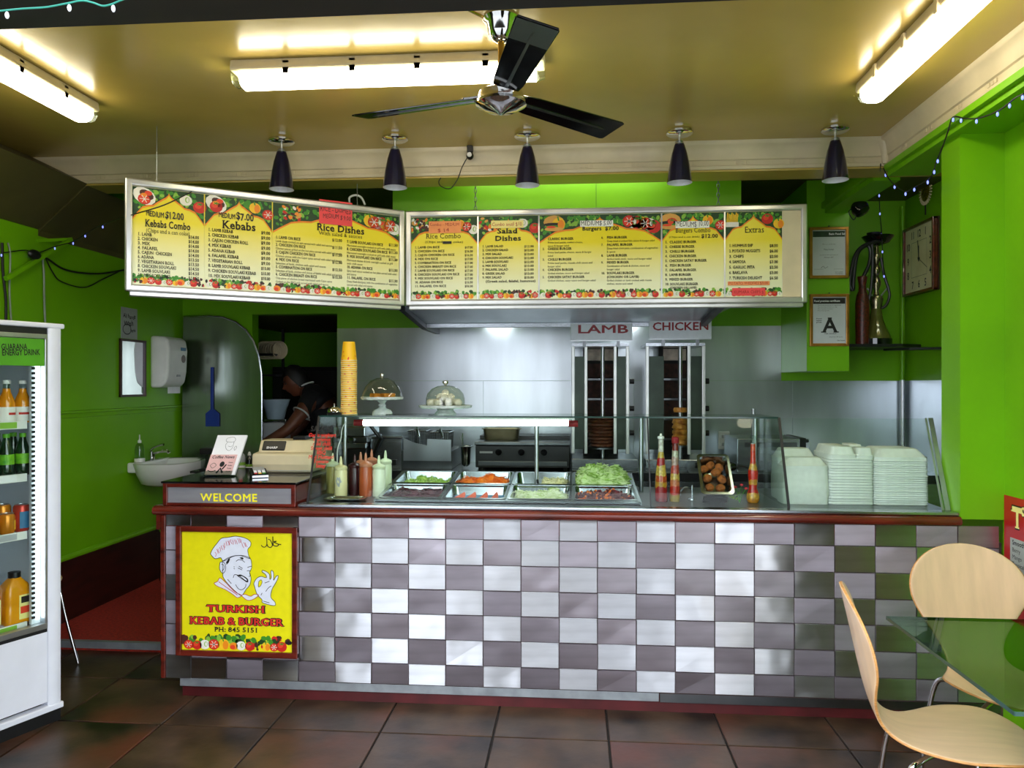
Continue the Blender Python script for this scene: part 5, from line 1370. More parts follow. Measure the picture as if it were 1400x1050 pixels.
# ---- doner grills
mat('doner_lamb', '3a1d10', .6, var=.3, scale=45, bump=.8, bscale=60, col2='6b3a20')
mat('doner_chicken', '8a4c14', .55, var=.2, scale=30, bump=.6, bscale=50, col2='d49a3c')
mat('brick_burner', '1c1210', .8, var=.3, scale=30, col2='4a2a22')
mat('ceramic_pale', 'b8a89a', .6, var=.15, scale=20)
mat('post_white', 'd6d8d6', .3, .6)
mat('wing_dark_reflection', '2e3a30', .35, .5, var=.15)  # dark reflection on the steel doors put into their base colour
def doner(label, px0, px1, spit_px, meat, posts, burner, wings):
    Y = 5.32
    xa, xb = aY(px0, 600, Y).x, aY(px1, 600, Y).x; xm = (xa + xb) / 2
    t = thing('doner_grill', label, 'grill', (xm, Y + .15, BCZ), 0, 'doner grills on the back counter')
    zt = 1.76
    MB().box(xa - .003, xb + .06, Y - .02, BACK - .05, BCZ + .001, .985).build('drip_base', 'steel', t, world=True, bevel=.004)
    MB().box(xa, xb + .055, Y - .024, Y - .0205, .905, .925).build('base_handle', 'steel_dark', t, world=True)
    MB().box(xa, xb, Y, BACK - .12, zt, zt + .02).build('top_plate', 'steel', t, world=True)
    bx0, bx1 = burner
    bx0, bx1 = aY(bx0, 600, Y + .3).x, aY(bx1, 600, Y + .3).x
    MB().box(bx0 - .03, bx1 + .03, Y + .36, BACK - .12, .986, zt).build('back_panel', 'black_matte', t, world=True)
    zs = [1.10, 1.245, 1.39, 1.535, 1.66]
    for k in range(4):
        MB().box(bx0, bx1, Y + .345, Y + .359, zs[k] + .012, zs[k + 1] - .012).build('burner', 'brick_burner', t, world=True)
        MB().box(bx0, bx1, Y + .335, Y + .36, zs[k] - .008, zs[k] + .006).build('burner_bar', 'steel_dark', t, world=True)
    MB().box(bx0, bx1, Y + .345, Y + .359, 1.672, zt - .005).build('heat_plate', 'ceramic_pale', t, world=True)
    for p in posts:
        x = aY(p, 600, Y).x; MB().box(x - .011, x + .011, Y - .01, Y + .012, 1.02, zt).build('post', 'post_white', t, world=True, bevel=.003)
    for a, b in wings:
        a, b = aY(a, 600, Y).x, aY(b, 600, Y).x
        MB().box(a + .012, b - .012, Y + .0, Y + .01, 1.05, 1.69).build('wing_door', 'wing_dark_reflection', t, world=True)
    sx = aY(spit_px, 560, Y + .12).x
    MB().cyl((sx, Y + .12, .986), (sx, Y + .12, zt + .002), .013, n=12).build('spit', 'alu', t, world=True, smooth=True)
    for k, z in enumerate((1.16, 1.33, 1.52)):
        kx = xb + .012
        MB().cyl((kx, Y + .1, z), (kx + .03, Y + .1, z), .02, n=14).build('valve_knob', 'black_plastic', t, world=True, smooth=True)
    mt = MB(); r, z0, z1, dz = meat
    r0 = random.Random(spit_px)
    prof = []
    z = z0
    while z < z1:
        w = r * (.86 + .14 * (z - z0) / (z1 - z0)) if dz < .03 else r
        prof += [(w * r0.uniform(.78, .86), z), (w * r0.uniform(.97, 1.03), z + dz * .3), (w * r0.uniform(.97, 1.03), z + dz * .7)]; z += dz
    prof = [(0.014, z0)] + prof + [(.014, z1)]
    mt.lathe(prof, (sx, Y + .12, 0), 22); mt.v = [v + Vector((r0.uniform(-.004, .004), r0.uniform(-.004, .004), r0.uniform(-.002, .002))) for v in mt.v]
    mo = mt.build('doner_meat', 'doner_lamb' if dz < .03 else 'doner_chicken', t, world=True, smooth=True)
    if dz > .03:
        MB().lathe([(.014, z1 + .02), (r * .8, z1 + .018), (r * .9, z1 + .035), (r * .8, z1 + .05), (.014, z1 + .052)], (sx, Y + .12, 0), 18).build('doner_top', 'doner_chicken', mo, world=True, smooth=True)
    MB().cyl((sx, Y + .12, z0 - .012), (sx, Y + .12, z0 - .001), r * 1.05, n=22).build('spit_plate', 'steel_dark', t, world=True, smooth=True)
    return t
doner('lamb doner grill with a thick dark meat roll on its spit', 782, 860, 824, (.108, 1.06, 1.262, .024), (783.5, 801, 841, 858), (803, 840), ((783.5, 801), (841, 858)))
doner('chicken doner grill with a slim golden stack on its spit', 883, 964, 930, (.055, 1.075, 1.285, .036), (885, 942, 962), (908, 939), ((885, 910), (942, 962)))
def lightbox(label, body, x0, y0, x1, y1, tx0, tx1, tyb, h, Y, rz=0):
    a, b = aY(x0, y1, Y), aY(x1, y0, Y)
    t = thing('grill_sign', label, 'sign', (a.x, Y, a.z), rz, 'signs on the doner grills'); w, hh = b.x - a.x, b.z - a.z
    MB().box(0, w, 0, .022, 0, hh).build('box', 'sign_white', t, bevel=.003)
    MB().box(-.002, w + .002, -.003, .0, 0, .006).build('lower_trim', 'alu', t)
    s = MB(); u0, u1 = aY(tx0, tyb, Y), aY(tx1, tyb, Y); text(s, body, u0.x - a.x, u0.z - a.z, h, -.001, 'b', width=u1.x - u0.x)
    s.build('lettering', 'sign_red', t, recalc=False)
    MB().box(w * .2, w * .25, .002, .02, -.04, 0).build('foot', 'steel_dark', t); MB().box(w * .75, w * .8, .002, .02, -.04, 0).build('foot', 'steel_dark', t)
flat('sign_white', 'cfd3da', .4); flat('sign_red', '8a1420', .5)
lightbox('white box sign reading LAMB in red', 'LAMB', 780, 442, 864.5, 466.5, 789, 859, 455.5, .054, 5.293)
lightbox('white box sign reading CHICKEN in red', 'CHICKEN', 888, 438, 973, 464.5, 892, 969.5, 451.5, .052, 5.293)

# ---- griddle and pan
xa, xb = aY(650, 620, 5.3).x, aY(779, 620, 5.3).x
t = thing('griddle', 'black flat top griddle with three knobs, left of the lamb grill', 'griddle', ((xa + xb) / 2, 5.3, BCZ + .002))
MB().box(xa, xb, 5.3, 5.78, BCZ + .02, 1.075).build('body', 'black_plastic', t, world=True, bevel=.006)
MB().box(xa - .005, xb + .005, 5.285, 5.8, 1.076, 1.1).build('hot_plate', 'steel_dark', t, world=True, bevel=.004)
MB().box(xa + .0, xb - .0, 5.55, 5.8, 1.1, 1.125).build('splash_rim', 'black_plastic', t, world=True)
MB().box(xa + .03, xa + .12, 5.296, 5.3, 1.02, 1.033).build('badge', 'grey_plastic', t, world=True)
for px in (682, 713, 744):
    p = aY(px, 618, 5.3); MB().cyl((p.x, 5.27, 1.03), (p.x, 5.3, 1.03), .022, n=16).build('knob', 'black_gloss', t, world=True, smooth=True)
MB().box(xa + .02, xb - .02, 5.292, 5.3, .935, .965).build('drip_drawer', 'steel_dark', t, world=True, bevel=.002)
for x in (xa + .03, xb - .03):
    for y in (5.34, 5.74): MB().cyl((x, y, BCZ + .001), (x, y, BCZ + .021), .015, n=10).build('foot', 'black_matte', t, world=True)
a, b = aY(660, 590, 5.5), aY(713, 590, 5.5)
mat('pan_worn', 'b0a88c', .35, .9, var=.12, scale=10)
gn_pan('worn steel pan standing on the black griddle', Matrix.Translation((a.x, 5.4, 1.101 + .083)), b.x - a.x, .16, .0825, 'griddle_pan', None, 'pan_worn')
# ---- fryer with baskets
xa, xb = aY(552, 620, 5.32).x, aY(617, 620, 5.32).x
t = thing('deep_fryer', 'stainless fryer tank with a stepped bright splash plate', 'fryer', ((xa + xb) / 2, 5.4, BCZ + .001))
MB().box(xa - .02, xb, 5.34, 5.8, BCZ + .001, 1.03).build('tank', 'steel_dark', t, world=True, bevel=.004)
pl = MB(); zz = lambda y: aY(590, y, 5.32).z
q = [(xa, zz(630)), (xb, zz(630)), (xb, zz(601)), (xa + (xb - xa) * .5, zz(600)), (xa + (xb - xa) * .5, zz(609)), (xa + (xb - xa) * .25, zz(606)), (xa, zz(599))]
pl.prism(q, lambda u, w, d: Vector((u, d, w)), 5.31, 5.32); pl.build('splash_plate', 'steel_wall', t, world=True)
MB().box(xa - .25, xa - .02, 5.36, 5.8, BCZ + .001, 1.115).build('side_tank', 'steel', t, world=True, bevel=.005)
MB().box(xa - .27, xa - .01, 5.35, 5.37, 1.115, 1.13).build('tank_rim', 'steel', t, world=True, bevel=.003)
MB().box(xa - .16, xa - .06, 5.345, 5.36, .925, .965).build('drain_box', 'black_plastic', t, world=True, bevel=.003)
def basket(label, x, y, z, w, d, h, tilt):
    t = thing('fry_basket', label, 'basket', (x, y, z), 0, 'fry baskets'); t.rotation_euler = (tilt, 0, 0)
    fr = MB().tube([(-w / 2, -d / 2, h), (w / 2, -d / 2, h), (w / 2, d / 2, h), (-w / 2, d / 2, h), (-w / 2, -d / 2, h)], .004, 6).build('rim', 'steel', t, smooth=True)
    ws = MB()
    for k in range(9):
        u = -w / 2 + w * k / 8
        ws.tube([(u, -d / 2, h), (u * .9, -d / 2 * .9, 0), (u * .9, d / 2 * .9, 0), (u, d / 2, h)], .0016, 4)
        v = -d / 2 + d * k / 8
        ws.tube([(-w / 2, v, h), (-w / 2 * .9, v * .9, 0), (w / 2 * .9, v * .9, 0), (w / 2, v, h)], .0016, 4)
    for k in range(1, 5):
        f = .9 + .1 * k / 5; zz_ = h * k / 5
        ws.tube([(-w / 2 * f, -d / 2 * f, zz_), (w / 2 * f, -d / 2 * f, zz_), (w / 2 * f, d / 2 * f, zz_), (-w / 2 * f, d / 2 * f, zz_), (-w / 2 * f, -d / 2 * f, zz_)], .0014, 4)
    tag(ws.build('wire_mesh', 'steel_dark', t), kind='stuff')
    MB().tube(spline([(0, -d / 2, h), (.02, -d / 2 - .09, h + .03), (.05, -d / 2 - .16, h - .03)], 4), .007, 8).build('handle', 'steel', t, smooth=True)
p = aY(573, 590, 5.55); basket('wire fry basket at the left of the fryer', p.x, 5.58, 1.031, .13, .22, .13, 0)
p = aY(604, 590, 5.55); basket('wire fry basket at the right of the fryer', p.x, 5.58, 1.031, .13, .22, .12, 0)
a, b = aY(629, 630, 5.36), aY(643, 630, 5.36)
t = gn_pan('small deep steel container between fryer and griddle', Matrix.Translation((a.x - .01, 5.34, 1.06)), b.x - a.x + .02, .13, .14, 'utensil_bin', None)
MB().tube([(.03, .06, -.1), (.02, .07, .09)], .004, 6).build('utensil', 'steel', t, smooth=True); MB().tube([(.05, .06, -.1), (.0, .07, .07)], .004, 6).build('utensil', 'alu', t, smooth=True)
# ---- sandwich press
xa, xb = aY(462, 620, 5.3).x, aY(501, 620, 5.3).x
t = thing('sandwich_press', 'steel sandwich press with a lever arm behind the sauce bottles', 'press', ((xa + xb) / 2, 5.45, BCZ + .001))
MB().box(xa - .03, xb, 5.3, 5.7, BCZ + .001, 1.045).build('base', 'black_plastic', t, world=True, bevel=.006)
MB().box(xa - .03, xb, 5.29, 5.7, 1.046, 1.085).build('lower_plate', 'steel', t, world=True, bevel=.004)
MB().box(xa - .035, xb + .01, 5.29, 5.7, 1.09, 1.125).build('upper_plate', 'steel_dark', t, world=True, bevel=.004)
MB().box(xa - .035, xb - .01, 5.31, 5.7, 1.126, 1.2).build('lid', 'steel', t, world=True, bevel=.01)
MB().tube([(xb + .01, 5.3, 1.23), (xb + .09, 5.3, 1.13), (xb + .1, 5.31, 1.12), (xb + .02, 5.36, .97)], .013, 8).build('lever_arm', 'black_plastic', t, world=True, smooth=True)
MB().cyl(((xa + xb) / 2, 5.27, 1.105), ((xa + xb) / 2, 5.29, 1.105), .02, n=14).build('latch', 'chrome', t, world=True, smooth=True)
a, b = aY(426, 630, 5.3), aY(454, 630, 5.3)
t = thing('paper_bag_box', 'grey green carton standing left of the sandwich press', 'carton', (a.x, 5.3, BCZ + .001))
mat('carton', '5c7a5a', .7, var=.1)
MB().box(0, b.x - a.x, 0, .3, 0, .22).build('carton_body', 'carton', t, bevel=.004); MB().box(.004, b.x - a.x - .004, .004, .296, .22, .224).build('flap', 'paper', t)
# ---- electric doner knife lying on the counter
p = aY(990, 628, 5.3)
t = thing('doner_knife', 'black electric doner knife lying in front of the chicken grill', 'knife', (p.x, 5.228, BCZ + .003))
MB().lathe([(0, -.09), (.028, -.09), (.034, -.05), (.036, .02), (.03, .05), (.018, .07), (.0, .075)], mx=Matrix.Translation((0, .03, .04)) @ Matrix.Rotation(PI / 2, 4, 'Y'), n=18).build('motor_body', 'black_gloss', t, smooth=True)
MB().cyl((-.08, .03, .045), (-.2, .03, .05), .02, n=14).build('grip', 'black_plastic', t, smooth=True)
MB().cyl((-.21, .03, .035), (-.21, .04, .035), .045, n=24).build('blade', 'steel', t, smooth=True)
lbp = MB().box(-.15, -.06, .003, .008, .035, .06).build('nameplate', 'paper', t)
s = MB(); text(s, 'Gulver', -.143, .0415, .012, .002, 'b', width=.076); s.build('lettering', 'lettering_black', lbp, recalc=False)
MB().tube(spline([(.075, .03, .04), (.12, .03, .045), (.2, .03, .02), (.3, .03, .008)], 4), .006, 6).build('cord', 'wire_black', t, smooth=True)
# ---- power outlet
p = aY(989.5, 602, BACK - .006); t = thing('power_outlet', 'white double power outlet on the steel wall right of the chicken grill', 'outlet', (p.x, BACK - .0065, p.z))
MB().box(-.042, .042, -.01, 0, -.068, .068).build('plate', 'white_plastic', t, bevel=.004)
for z in (-.03, .03):
    MB().box(-.016, .022, -.012, -.01, z - .012, z + .012).build('socket', 'grey_plastic', t, bevel=.002); MB().box(-.034, -.022, -.014, -.01, z - .01, z + .01).build('switch', 'paper', t)
# ---- low steel warmer right of the knife
xa, xb = aY(1008, 630, 5.3).x, aY(1094, 630, 5.3).x
t = thing('steel_warmer', 'low stainless warmer with a long slot, behind the takeaway boxes', 'warmer', ((xa + xb) / 2, 5.5, BCZ + .001))
MB().box(xa, xb, 5.3, 5.75, BCZ + .001, 1.13).build('body', 'steel', t, world=True, bevel=.004)
MB().box(xa + .05, xb - .02, 5.297, 5.301, 1.075, 1.105).build('slot', 'steel_dark', t, world=True)
MB().box(xb, xb + .045, 5.32, 5.7, BCZ + .001, 1.135).build('control_box', 'black_plastic', t, world=True, bevel=.003)
MB().cyl((xb + .075, 5.4, 1.11), (xb + .075, 5.44, 1.11), .012, n=12).build('tap', 'black_plastic', t, world=True, smooth=True)
MB().box(xb + .045, xb + .1, 5.44, 5.6, BCZ + .001, 1.12).build('side_box', 'steel', t, world=True)
MB().cyl((xa + .13, 5.4, 1.13), (xa + .13, 5.4, 1.33), .014, n=10).build('stand_pipe', 'alu', t, world=True, smooth=True)

# ================================================================== ON THE CASH DESK
TOPZ = 1.0345
# news stand
a, b = aY(276, 647, 3.72), aY(325, 647, 3.72)
t = thing('news_stand', 'clear leaning stand with white menus and a pink news sheet', 'brochure stand', ((a.x + b.x) / 2 - .01, 3.74, TOPZ), .1)
w = .078
R = Matrix.Translation((0, 0, .004)) @ Matrix.Rotation(math.radians(-16), 4, 'X')
def leaf(name, m, x0, x1, y0, y1, z0, z1, sh=0):
    mb = MB(); mb.box(x0, x1, y0, y1, z0, z1); mb.v = [R @ Vector((v.x + v.z * .22, v.y, v.z)) for v in mb.v]; return mb.build(name, m, t)
mat('news_pink', 'e2b6b2', .8)
leaf('back_plate', 'clear_plastic', -w, w, .012, .016, 0, .2)
leaf('menu_stack', 'paper', -w * .95, w * .95, -.004, .011, .003, .207)
leaf('news_sheet', 'news_pink', -w * .95, w * .75, -.010, -.005, .003, .105)
s = MB(); text(s, 'Coffee News', -w * .82, .086, .014, -.0107, 'bs', width=w * 1.45, slant=.2)
for pts, lw in (([(-.06, .05), (-.045, .062), (-.03, .05), (-.045, .036), (-.06, .05)], .002), ([(-.065, .025), (-.045, .018), (-.025, .025)], .004)): stroke(s, spline(pts, 4), lw, -.0107)
for k in range(4): text(s, ('News', 'Smiles', 'Trivia', 'Local')[k], .028, .062 - k * .015, .006, -.0107, 'b', width=.022)
disc(s, -.002, .056, .012, .014, -.0107); stroke(s, [(-.018, .01), (-.004, .035), (.012, .012)], .01, -.0107); stroke(s, [(.006, .03), (.02, .055)], .007, -.0107)
# outline chef head on the white menus
for pts in ([(-.005, .195), (-.02, .19), (-.022, .178), (-.012, .172), (.018, .172), (.024, .185), (.012, .196), (-.005, .195)], [(-.012, .172), (-.018, .155), (-.008, .135), (.008, .127), (.02, .14), (.02, .172)], [(-.002, .15), (.01, .146), (.016, .152)], [(.03, .14), (.036, .15), (.042, .142), (.036, .128), (.03, .14)]):
    stroke(s, spline(pts, 4), .0014, -.0047)
s.v = [R @ Vector((v.x + v.z * .22, v.y, v.z)) for v in s.v]; s.build('print', 'lettering_black', t, recalc=False)
leaf('front_pocket', 'clear_plastic', -w, w * .8, -.014, -.012, 0, .022)
leaf('foot_tray', 'clear_plastic', -w, w, -.014, .014, -.003, .0)
# card terminal
p = aY(356, 653, 3.78); t = thing('card_terminal', 'black and silver card terminal on the cash desk', 'card terminal', (p.x, 3.76, TOPZ + .0005), .5)
tb_ = MB(); tb_.prism([(-.075, 0), (.075, 0), (.075, .03), (.03, .036), (-.06, .018), (-.075, .012)], lambda u, w, d: Vector((d, u, w)), -.038, .038); tb_.build('case', 'black_plastic', t, bevel=.003)
MB().box(-.038, .038, -.0775, -.0755, .002, .012).build('front_trim', 'alu', t)
MB().box(-.028, .028, .0, .05, .0345, .0375, Matrix.Rotation(math.radians(11), 4, 'X') @ Matrix.Translation((0, 0, -.004))).build('screen', 'grey_plastic', t)
for k in range(12):
    kx, ky = -.02 + (k % 3) * .02, -.055 + (k // 3) * .014
    MB().box(kx - .007, kx + .007, ky - .005, ky + .005, .018 + (ky + .06) * .2, .0225 + (ky + .06) * .2).build('key', ('white_plastic', 'print_red', 'print_yellow', 'print_green')[0 if k > 2 else k % 3 + 1], t)
# cash register
a, b = aY(357, 650, 4.02), aY(436, 650, 4.02)
t = thing('cash_register', 'cream cash register with a black customer display', 'cash register', ((a.x + b.x) / 2, 3.95, TOPZ + .0005))
W2 = (b.x - a.x) / 2
cr = MB(); cr.prism([(-.04, .0), (.3, 0), (.3, .105), (.05, .11), (-.05, .1), (-.055, .045)], lambda u, w, d: Vector((d, u, w)), -W2, W2); cr.build('body', 'cream_plastic', t, bevel=.01)
cr = MB(); cr.prism([(.0, .1), (.2, .1), (.18, .165), (.04, .165)], lambda u, w, d: Vector((d, u, w)), -W2 + .01, W2 - .01); cr.build('upper_case', 'cream_plastic', t, bevel=.008)
R2 = Matrix.Translation((0, .0, .1)) @ Matrix.Rotation(math.radians(-31), 4, 'X')
MB().box(-W2 + .03, -.005, -.006, .004, .014, .07, R2).build('customer_display', 'black_plastic', t, bevel=.006)
s = MB(); text(s, 'SHARP', -W2 + .055, .022, .012, -.0068, 'b', width=.06); s.v = [R2 @ v for v in s.v]; s.build('lettering', 'paper', t, recalc=False)
MB().box(-W2 + .005, W2 - .005, -.0575, -.05, .012, .014).build('drawer_line', 'grey_plastic', t)
MB().box(.02, .09, .06, .14, .164, .185).build('paper_slot', 'black_plastic', t, bevel=.003)
# bottles and bits behind the stand
p = aY(346, 635, 4.3)
sh_ = thing('rear_shelf', 'black shelf behind the cash desk', 'shelf', (-1.75, 4.31, TOPZ - .04))
MB().box(-.42, .23, -.12, .1, 0, .012).build('board', 'black_gloss', sh_); MB().box(-.2, .2, .06, .08, -.98 + .04, 0).build('leg', 'black_matte', sh_)
def small_bottle(label, px, m, mc, h, r, Y=4.26):
    p = aY(px, 620, Y); t = thing('small_bottle', label, 'bottle', (p.x, Y, TOPZ - .0275), 0, 'bottles behind the cash desk')
    MB().lathe([(0, 0), (r, 0), (r, h * .5), (r * .9, h * .62), (r * .4, h * .75), (r * .35, h * .82)], n=20).build('bottle_body', m, t, smooth=True)
    MB().lathe([(r * .45, h * .8), (r * .45, h * .86), (r * .2, h), (0, h)], n=14).build('cap', mc, t, smooth=True)
    MB().lathe([(r * 1.01, h * .02), (r * 1.01, h * .2)], n=20, close=False).build('label_band', 'paper', t, smooth=True)
    MB().lathe([(r * 1.01, h * .22), (r * 1.01, h * .34)], n=20, close=False).build('label_band', 'print_light_green', t, smooth=True)
small_bottle('clear bottle with a red cap and green label behind the news stand', 329, 'grey_plastic', 'print_red', .135, .027)
small_bottle('dark bottle with a white spout behind the card terminal', 341, 'black_gloss', 'white_plastic', .105, .022)
small_bottle('dark small jar beside the cash register', 350, 'black_plastic', 'cream_plastic', .095, .02)
p = aY(285, 628, 4.2); t = thing('tape_dispenser', 'black dispenser half hidden behind the news stand', 'dispenser', (p.x - .02, 4.26, TOPZ - .0275))
MB().box(-.05, .05, -.03, .03, .09, .125).build('head', 'black_plastic', t, bevel=.006); MB().box(-.045, -.02, -.02, .02, 0, .09).build('stem', 'clear_plastic', t); MB().box(-.05, .05, -.03, .03, 0, .008).build('base', 'black_plastic', t)

# ================================================================== LEFT SIDE
# ---- drinks fridge, turned toward the shop; local x runs along its front from far to near, local -y faces out
fr_ = aZ(83, 968, .05); fl_ = aZ(0, 1000, .05)
dvec = (fl_ - fr_); ang = math.atan2(dvec.y, dvec.x)
# front runs from the far corner (0) towards the camera
FR = thing('drinks_fridge', 'white glass door drinks fridge lit by a vertical tube', 'fridge', (fr_.x, fr_.y, 0), ang + PI)
# with this rotation local +x points from near to far; the far corner is the origin, the near end at x = -W
FW, FD, FH = .66, .58, aX(83, 443, fr_.x).z
mat('fridge_white', 'dcdfe8', .35, var=.02); mat('fridge_inside', 'd8dee6', .4, var=.03); mat('fridge_green', '4f9c1a', .4)
mat('fridge_grey', '8f949c', .4)
MB().box(-FW, 0, .03, FD, .06, FH - .02).build('cabinet_shell', 'fridge_white', FR)
FR_body = bpy.data.objects[[o.name for o in SC.objects if o.parent == FR][-1]]
# hollow the shell: rebuild as panels so the shelves can be seen
bpy.data.objects.remove(FR_body)
def fb(name, x0, x1, y0, y1, z0, z1, m, bev=0, parent=None):
    return MB().box(x0, x1, y0, y1, z0, z1).build(name, m, parent or FR, bevel=bev)
ST = .062
fb('side_wall', -.03, 0, .032, FD, .06, FH - .02, 'fridge_white'); fb('side_wall', -FW, -FW + .03, .032, FD, .06, FH - .02, 'fridge_white')
fb('back_wall', -FW + .03, -.03, FD - .03, FD, .06, FH - .02, 'fridge_inside')
fb('top_panel', -FW - .003, .012, -.012, FD, FH - .022, FH, 'fridge_white', .006)
fb('inner_top', -FW + .03, -.03, .05, FD - .03, FH - .07, FH - .022, 'fridge_inside')
zb = .46     # top of the motor compartment
fb('motor_box', -FW + .03, -.03, .034, FD - .03, .09, zb - .1, 'fridge_white')
fb('inner_floor', -FW + .03, -.03, .05, FD - .03, zb - .1, zb - .03, 'fridge_grey')
fb('plinth', -FW, 0, .0, FD, .0, .06, 'black_plastic')
# rounded white corner post and the lower door panel
cp = MB(); cp.prism([(-ST, .028), (-ST, -.006), (-ST + .01, -.014), (-.02, -.014), (-.004, -.006), (0, .01), (0, .03)], lambda u, w, d: Vector((u, w, d)), .07, FH - .022); cp.build('corner_post', 'fridge_white', FR, smooth=True)
fb('lower_panel', -FW, -ST, -.004, .03, .1, zb - .05, 'fridge_white', .002)
fb('foot_rail', -FW, .004, -.018, .03, .058, .085, 'fridge_white', .005)
fb('lower_seam', -FW, -ST, -.002, .03, zb - .05, zb - .035, 'black_plastic')
fb('door_rail', -FW, -ST, -.006, .03, zb - .035, zb - .01, 'alu', .002)
fb('door_stile', -ST - .012, -ST, -.006, .03, zb - .01, FH - .07, 'alu', .002)
fb('top_seam', -FW, -ST, .0, .03, FH - .05, FH - .024, 'black_plastic')
fb('door_rail', -FW, -ST, -.006, .03, FH - .07, FH - .05, 'alu', .002)
MB().box(-FW, -ST - .012, .004, .009, zb - .01, FH - .07).build('door_glass', 'glass', FR)
zh0, zh1 = FH - .19, FH - .072
hp = fb('header_panel', -FW, -ST - .014, -.003, .003, zh0, zh1, 'fridge_green')
def fp_uv(px, py):
    iv = wmat(FR).inverted(); n = (wmat(FR).to_3x3() @ Vector((0, -1, 0))); o = Vector((0, 0, EYE)); d = ray(px, py)
    t = (Vector(FR.location) - o).dot(n) / d.dot(n); q = iv @ (o + d * t); return q.x, q.z
s = MB()
for body, xa_, xb_, yb, h in (('GUARANA', 1, 36.5, 478, .024), ('ENERGY DRINK', 2, 54, 486, .024)):
    (u, z), (u2, z2) = fp_uv(xa_, yb), fp_uv(xb_, yb - 2)
    text(s, body, u, z, h, -.0042, 'b', width=u2 - u, rot=.05)
s.build('lettering', 'print_black', hp, recalc=False)
# vertical tube inside the door edge with a ladder strip
fb('light_channel', -ST - .05, -ST - .012, .03, .045, zb - .01, zh0 + .05, 'fridge_inside')
MB().cyl((-ST - .026, .024, zb + .01), (-ST - .026, .024, zh0), .0085, n=10).build('fridge_tube', 'fridge_tube_light', FR, smooth=True)
lad = MB()
nn = 52
for k in range(nn):
    z = zb + .02 + (zh0 - zb - .03) * k / (nn - 1)
    lad.box(-ST - .05, -ST - .037, .022, .0285, z - .0055, z + .0055)
tag(lad.build('slot_strip', 'black_plastic', FR), kind='stuff')
for x in (-ST - .1,): fb('shelf_ladder', x - .012, x, FD - .042, FD - .03, zb, FH - .08, 'fridge_grey')
shelves = []
for zz_, m_ in ((fp_uv(20, 578)[1], 'print_light_green'), (fp_uv(20, 652)[1], 'paper'), (fp_uv(20, 733)[1], 'grey_plastic'), (zb + .0, 'print_light_green')):
    shelf = MB()
    shelf.box(-FW + .032, -ST - .056, .06, FD - .04, zz_ - .012, zz_ - .006)
    so = shelf.build('shelf', 'fridge_inside', FR)
    fb('price_strip', -FW + .032, -ST - .056, .05, .056, zz_ - .03, zz_ + .004, 'white_plastic', 0, so)
    ps = MB(); rr = random.Random(int(zz_ * 100))
    for q in range(6):
        x = -ST - .1 - q * .09
        ps.slot(q % 2); ps.box(x - .07, x, .0485, .05, zz_ - .026, zz_)
    ps.build('price_card', [m_, 'print_light_green' if m_ != 'paper' else 'white_plastic'], so)
    shelves.append(zz_ - .0055)
def in_fridge(x, y, z): return wmat(FR) @ Vector((x, y, z))
FA = ang + PI
mat('juice_orange', 'e08a10', .15, var=.05, coat=.6); mat('soda_green', '0f2a18', .12, var=.1, coat=.6); mat('can_orange', 'd8851a', .25, .4, var=.1)
mat('can_red', 'c23a2a', .25, .4, var=.1); mat('bottle_label', 'efece6', .5); mat('label_lime', '8ccc1e', .5, var=.3, scale=30, col2='2f8a1c'); mat('jug_juice', 'e8960c', .25, var=.05, coat=.4)
rk = random.Random(5)
def fridge_drink(kind, label, x, y, z, rot=0):
    loc = in_fridge(x, y, z + .0006)
    if kind == 'juice':
        t = thing('juice_bottle', label, 'bottle', loc, FA + rot, 'orange juice bottles on the top fridge shelf')
        MB().lathe([(0, 0), (.031, 0), (.033, .004), (.033, .085), (.028, .105), (.016, .135), (.0145, .15)], n=20).build('bottle_body', 'juice_orange', t, smooth=True)
        MB().lathe([(.0145, .15), (.0135, .172)], n=16, close=False).build('neck', 'clear_plastic', t, smooth=True)
        MB().lathe([(.0155, .17), (.0165, .172), (.0165, .184), (.013, .187), (0, .187)], n=16).build('cap', 'white_plastic', t, smooth=True)
        lb = MB().lathe([(.0336, .008), (.0336, .07)], n=20, close=False).build('label_band', 'bottle_label', t, smooth=True)
        MB().lathe([(.0339, .036), (.0339, .046)], n=20, close=False, arc=4).build('label_stripe', 'print_red', lb, smooth=True)
    elif kind == 'soda':
        t = thing('soda_bottle', label, 'bottle', loc, FA + rot, 'green soda bottles on the second fridge shelf')
        MB().lathe([(0, 0), (.026, 0), (.031, .006), (.0315, .05), (.03, .055), (.03, .085), (.031, .09), (.029, .11), (.014, .155), (.012, .168)], n=20).build('bottle_body', 'soda_green', t, smooth=True)
        MB().lathe([(.014, .166), (.014, .183), (0, .184)], n=16).build('cap', 'label_lime', t, smooth=True)
        MB().lathe([(.0312, .042), (.0312, .095)], n=20, close=False).build('label_band', 'label_lime', t, smooth=True)
    else:
        t = thing('drink_can', label, 'can', loc, FA + rot, 'drink cans on the third fridge shelf')
        hh = .122 if kind != 'short' else .09
        MB().lathe([(0, .004), (.022, 0), (.026, .004), (.0325, .012), (.0325, hh - .012), (.027, hh - .002)], n=20).build('can_body', 'can_red' if kind == 'red' else 'can_orange', t, smooth=True)
        MB().lathe([(.0265, hh - .003), (.0275, hh), (.025, hh), (.024, hh - .004), (0, hh - .004)], n=20, close=False).build('lid', 'alu', t, smooth=True)
        MB().lathe([(.0329, .02), (.0329, hh - .03)], n=12, close=False, arc=1.6, mx=Matrix.Rotation(-2.3, 4, 'Z')).build('label_panel', 'blue_tray' if kind == 'red' else 'print_yellow', t, smooth=True)
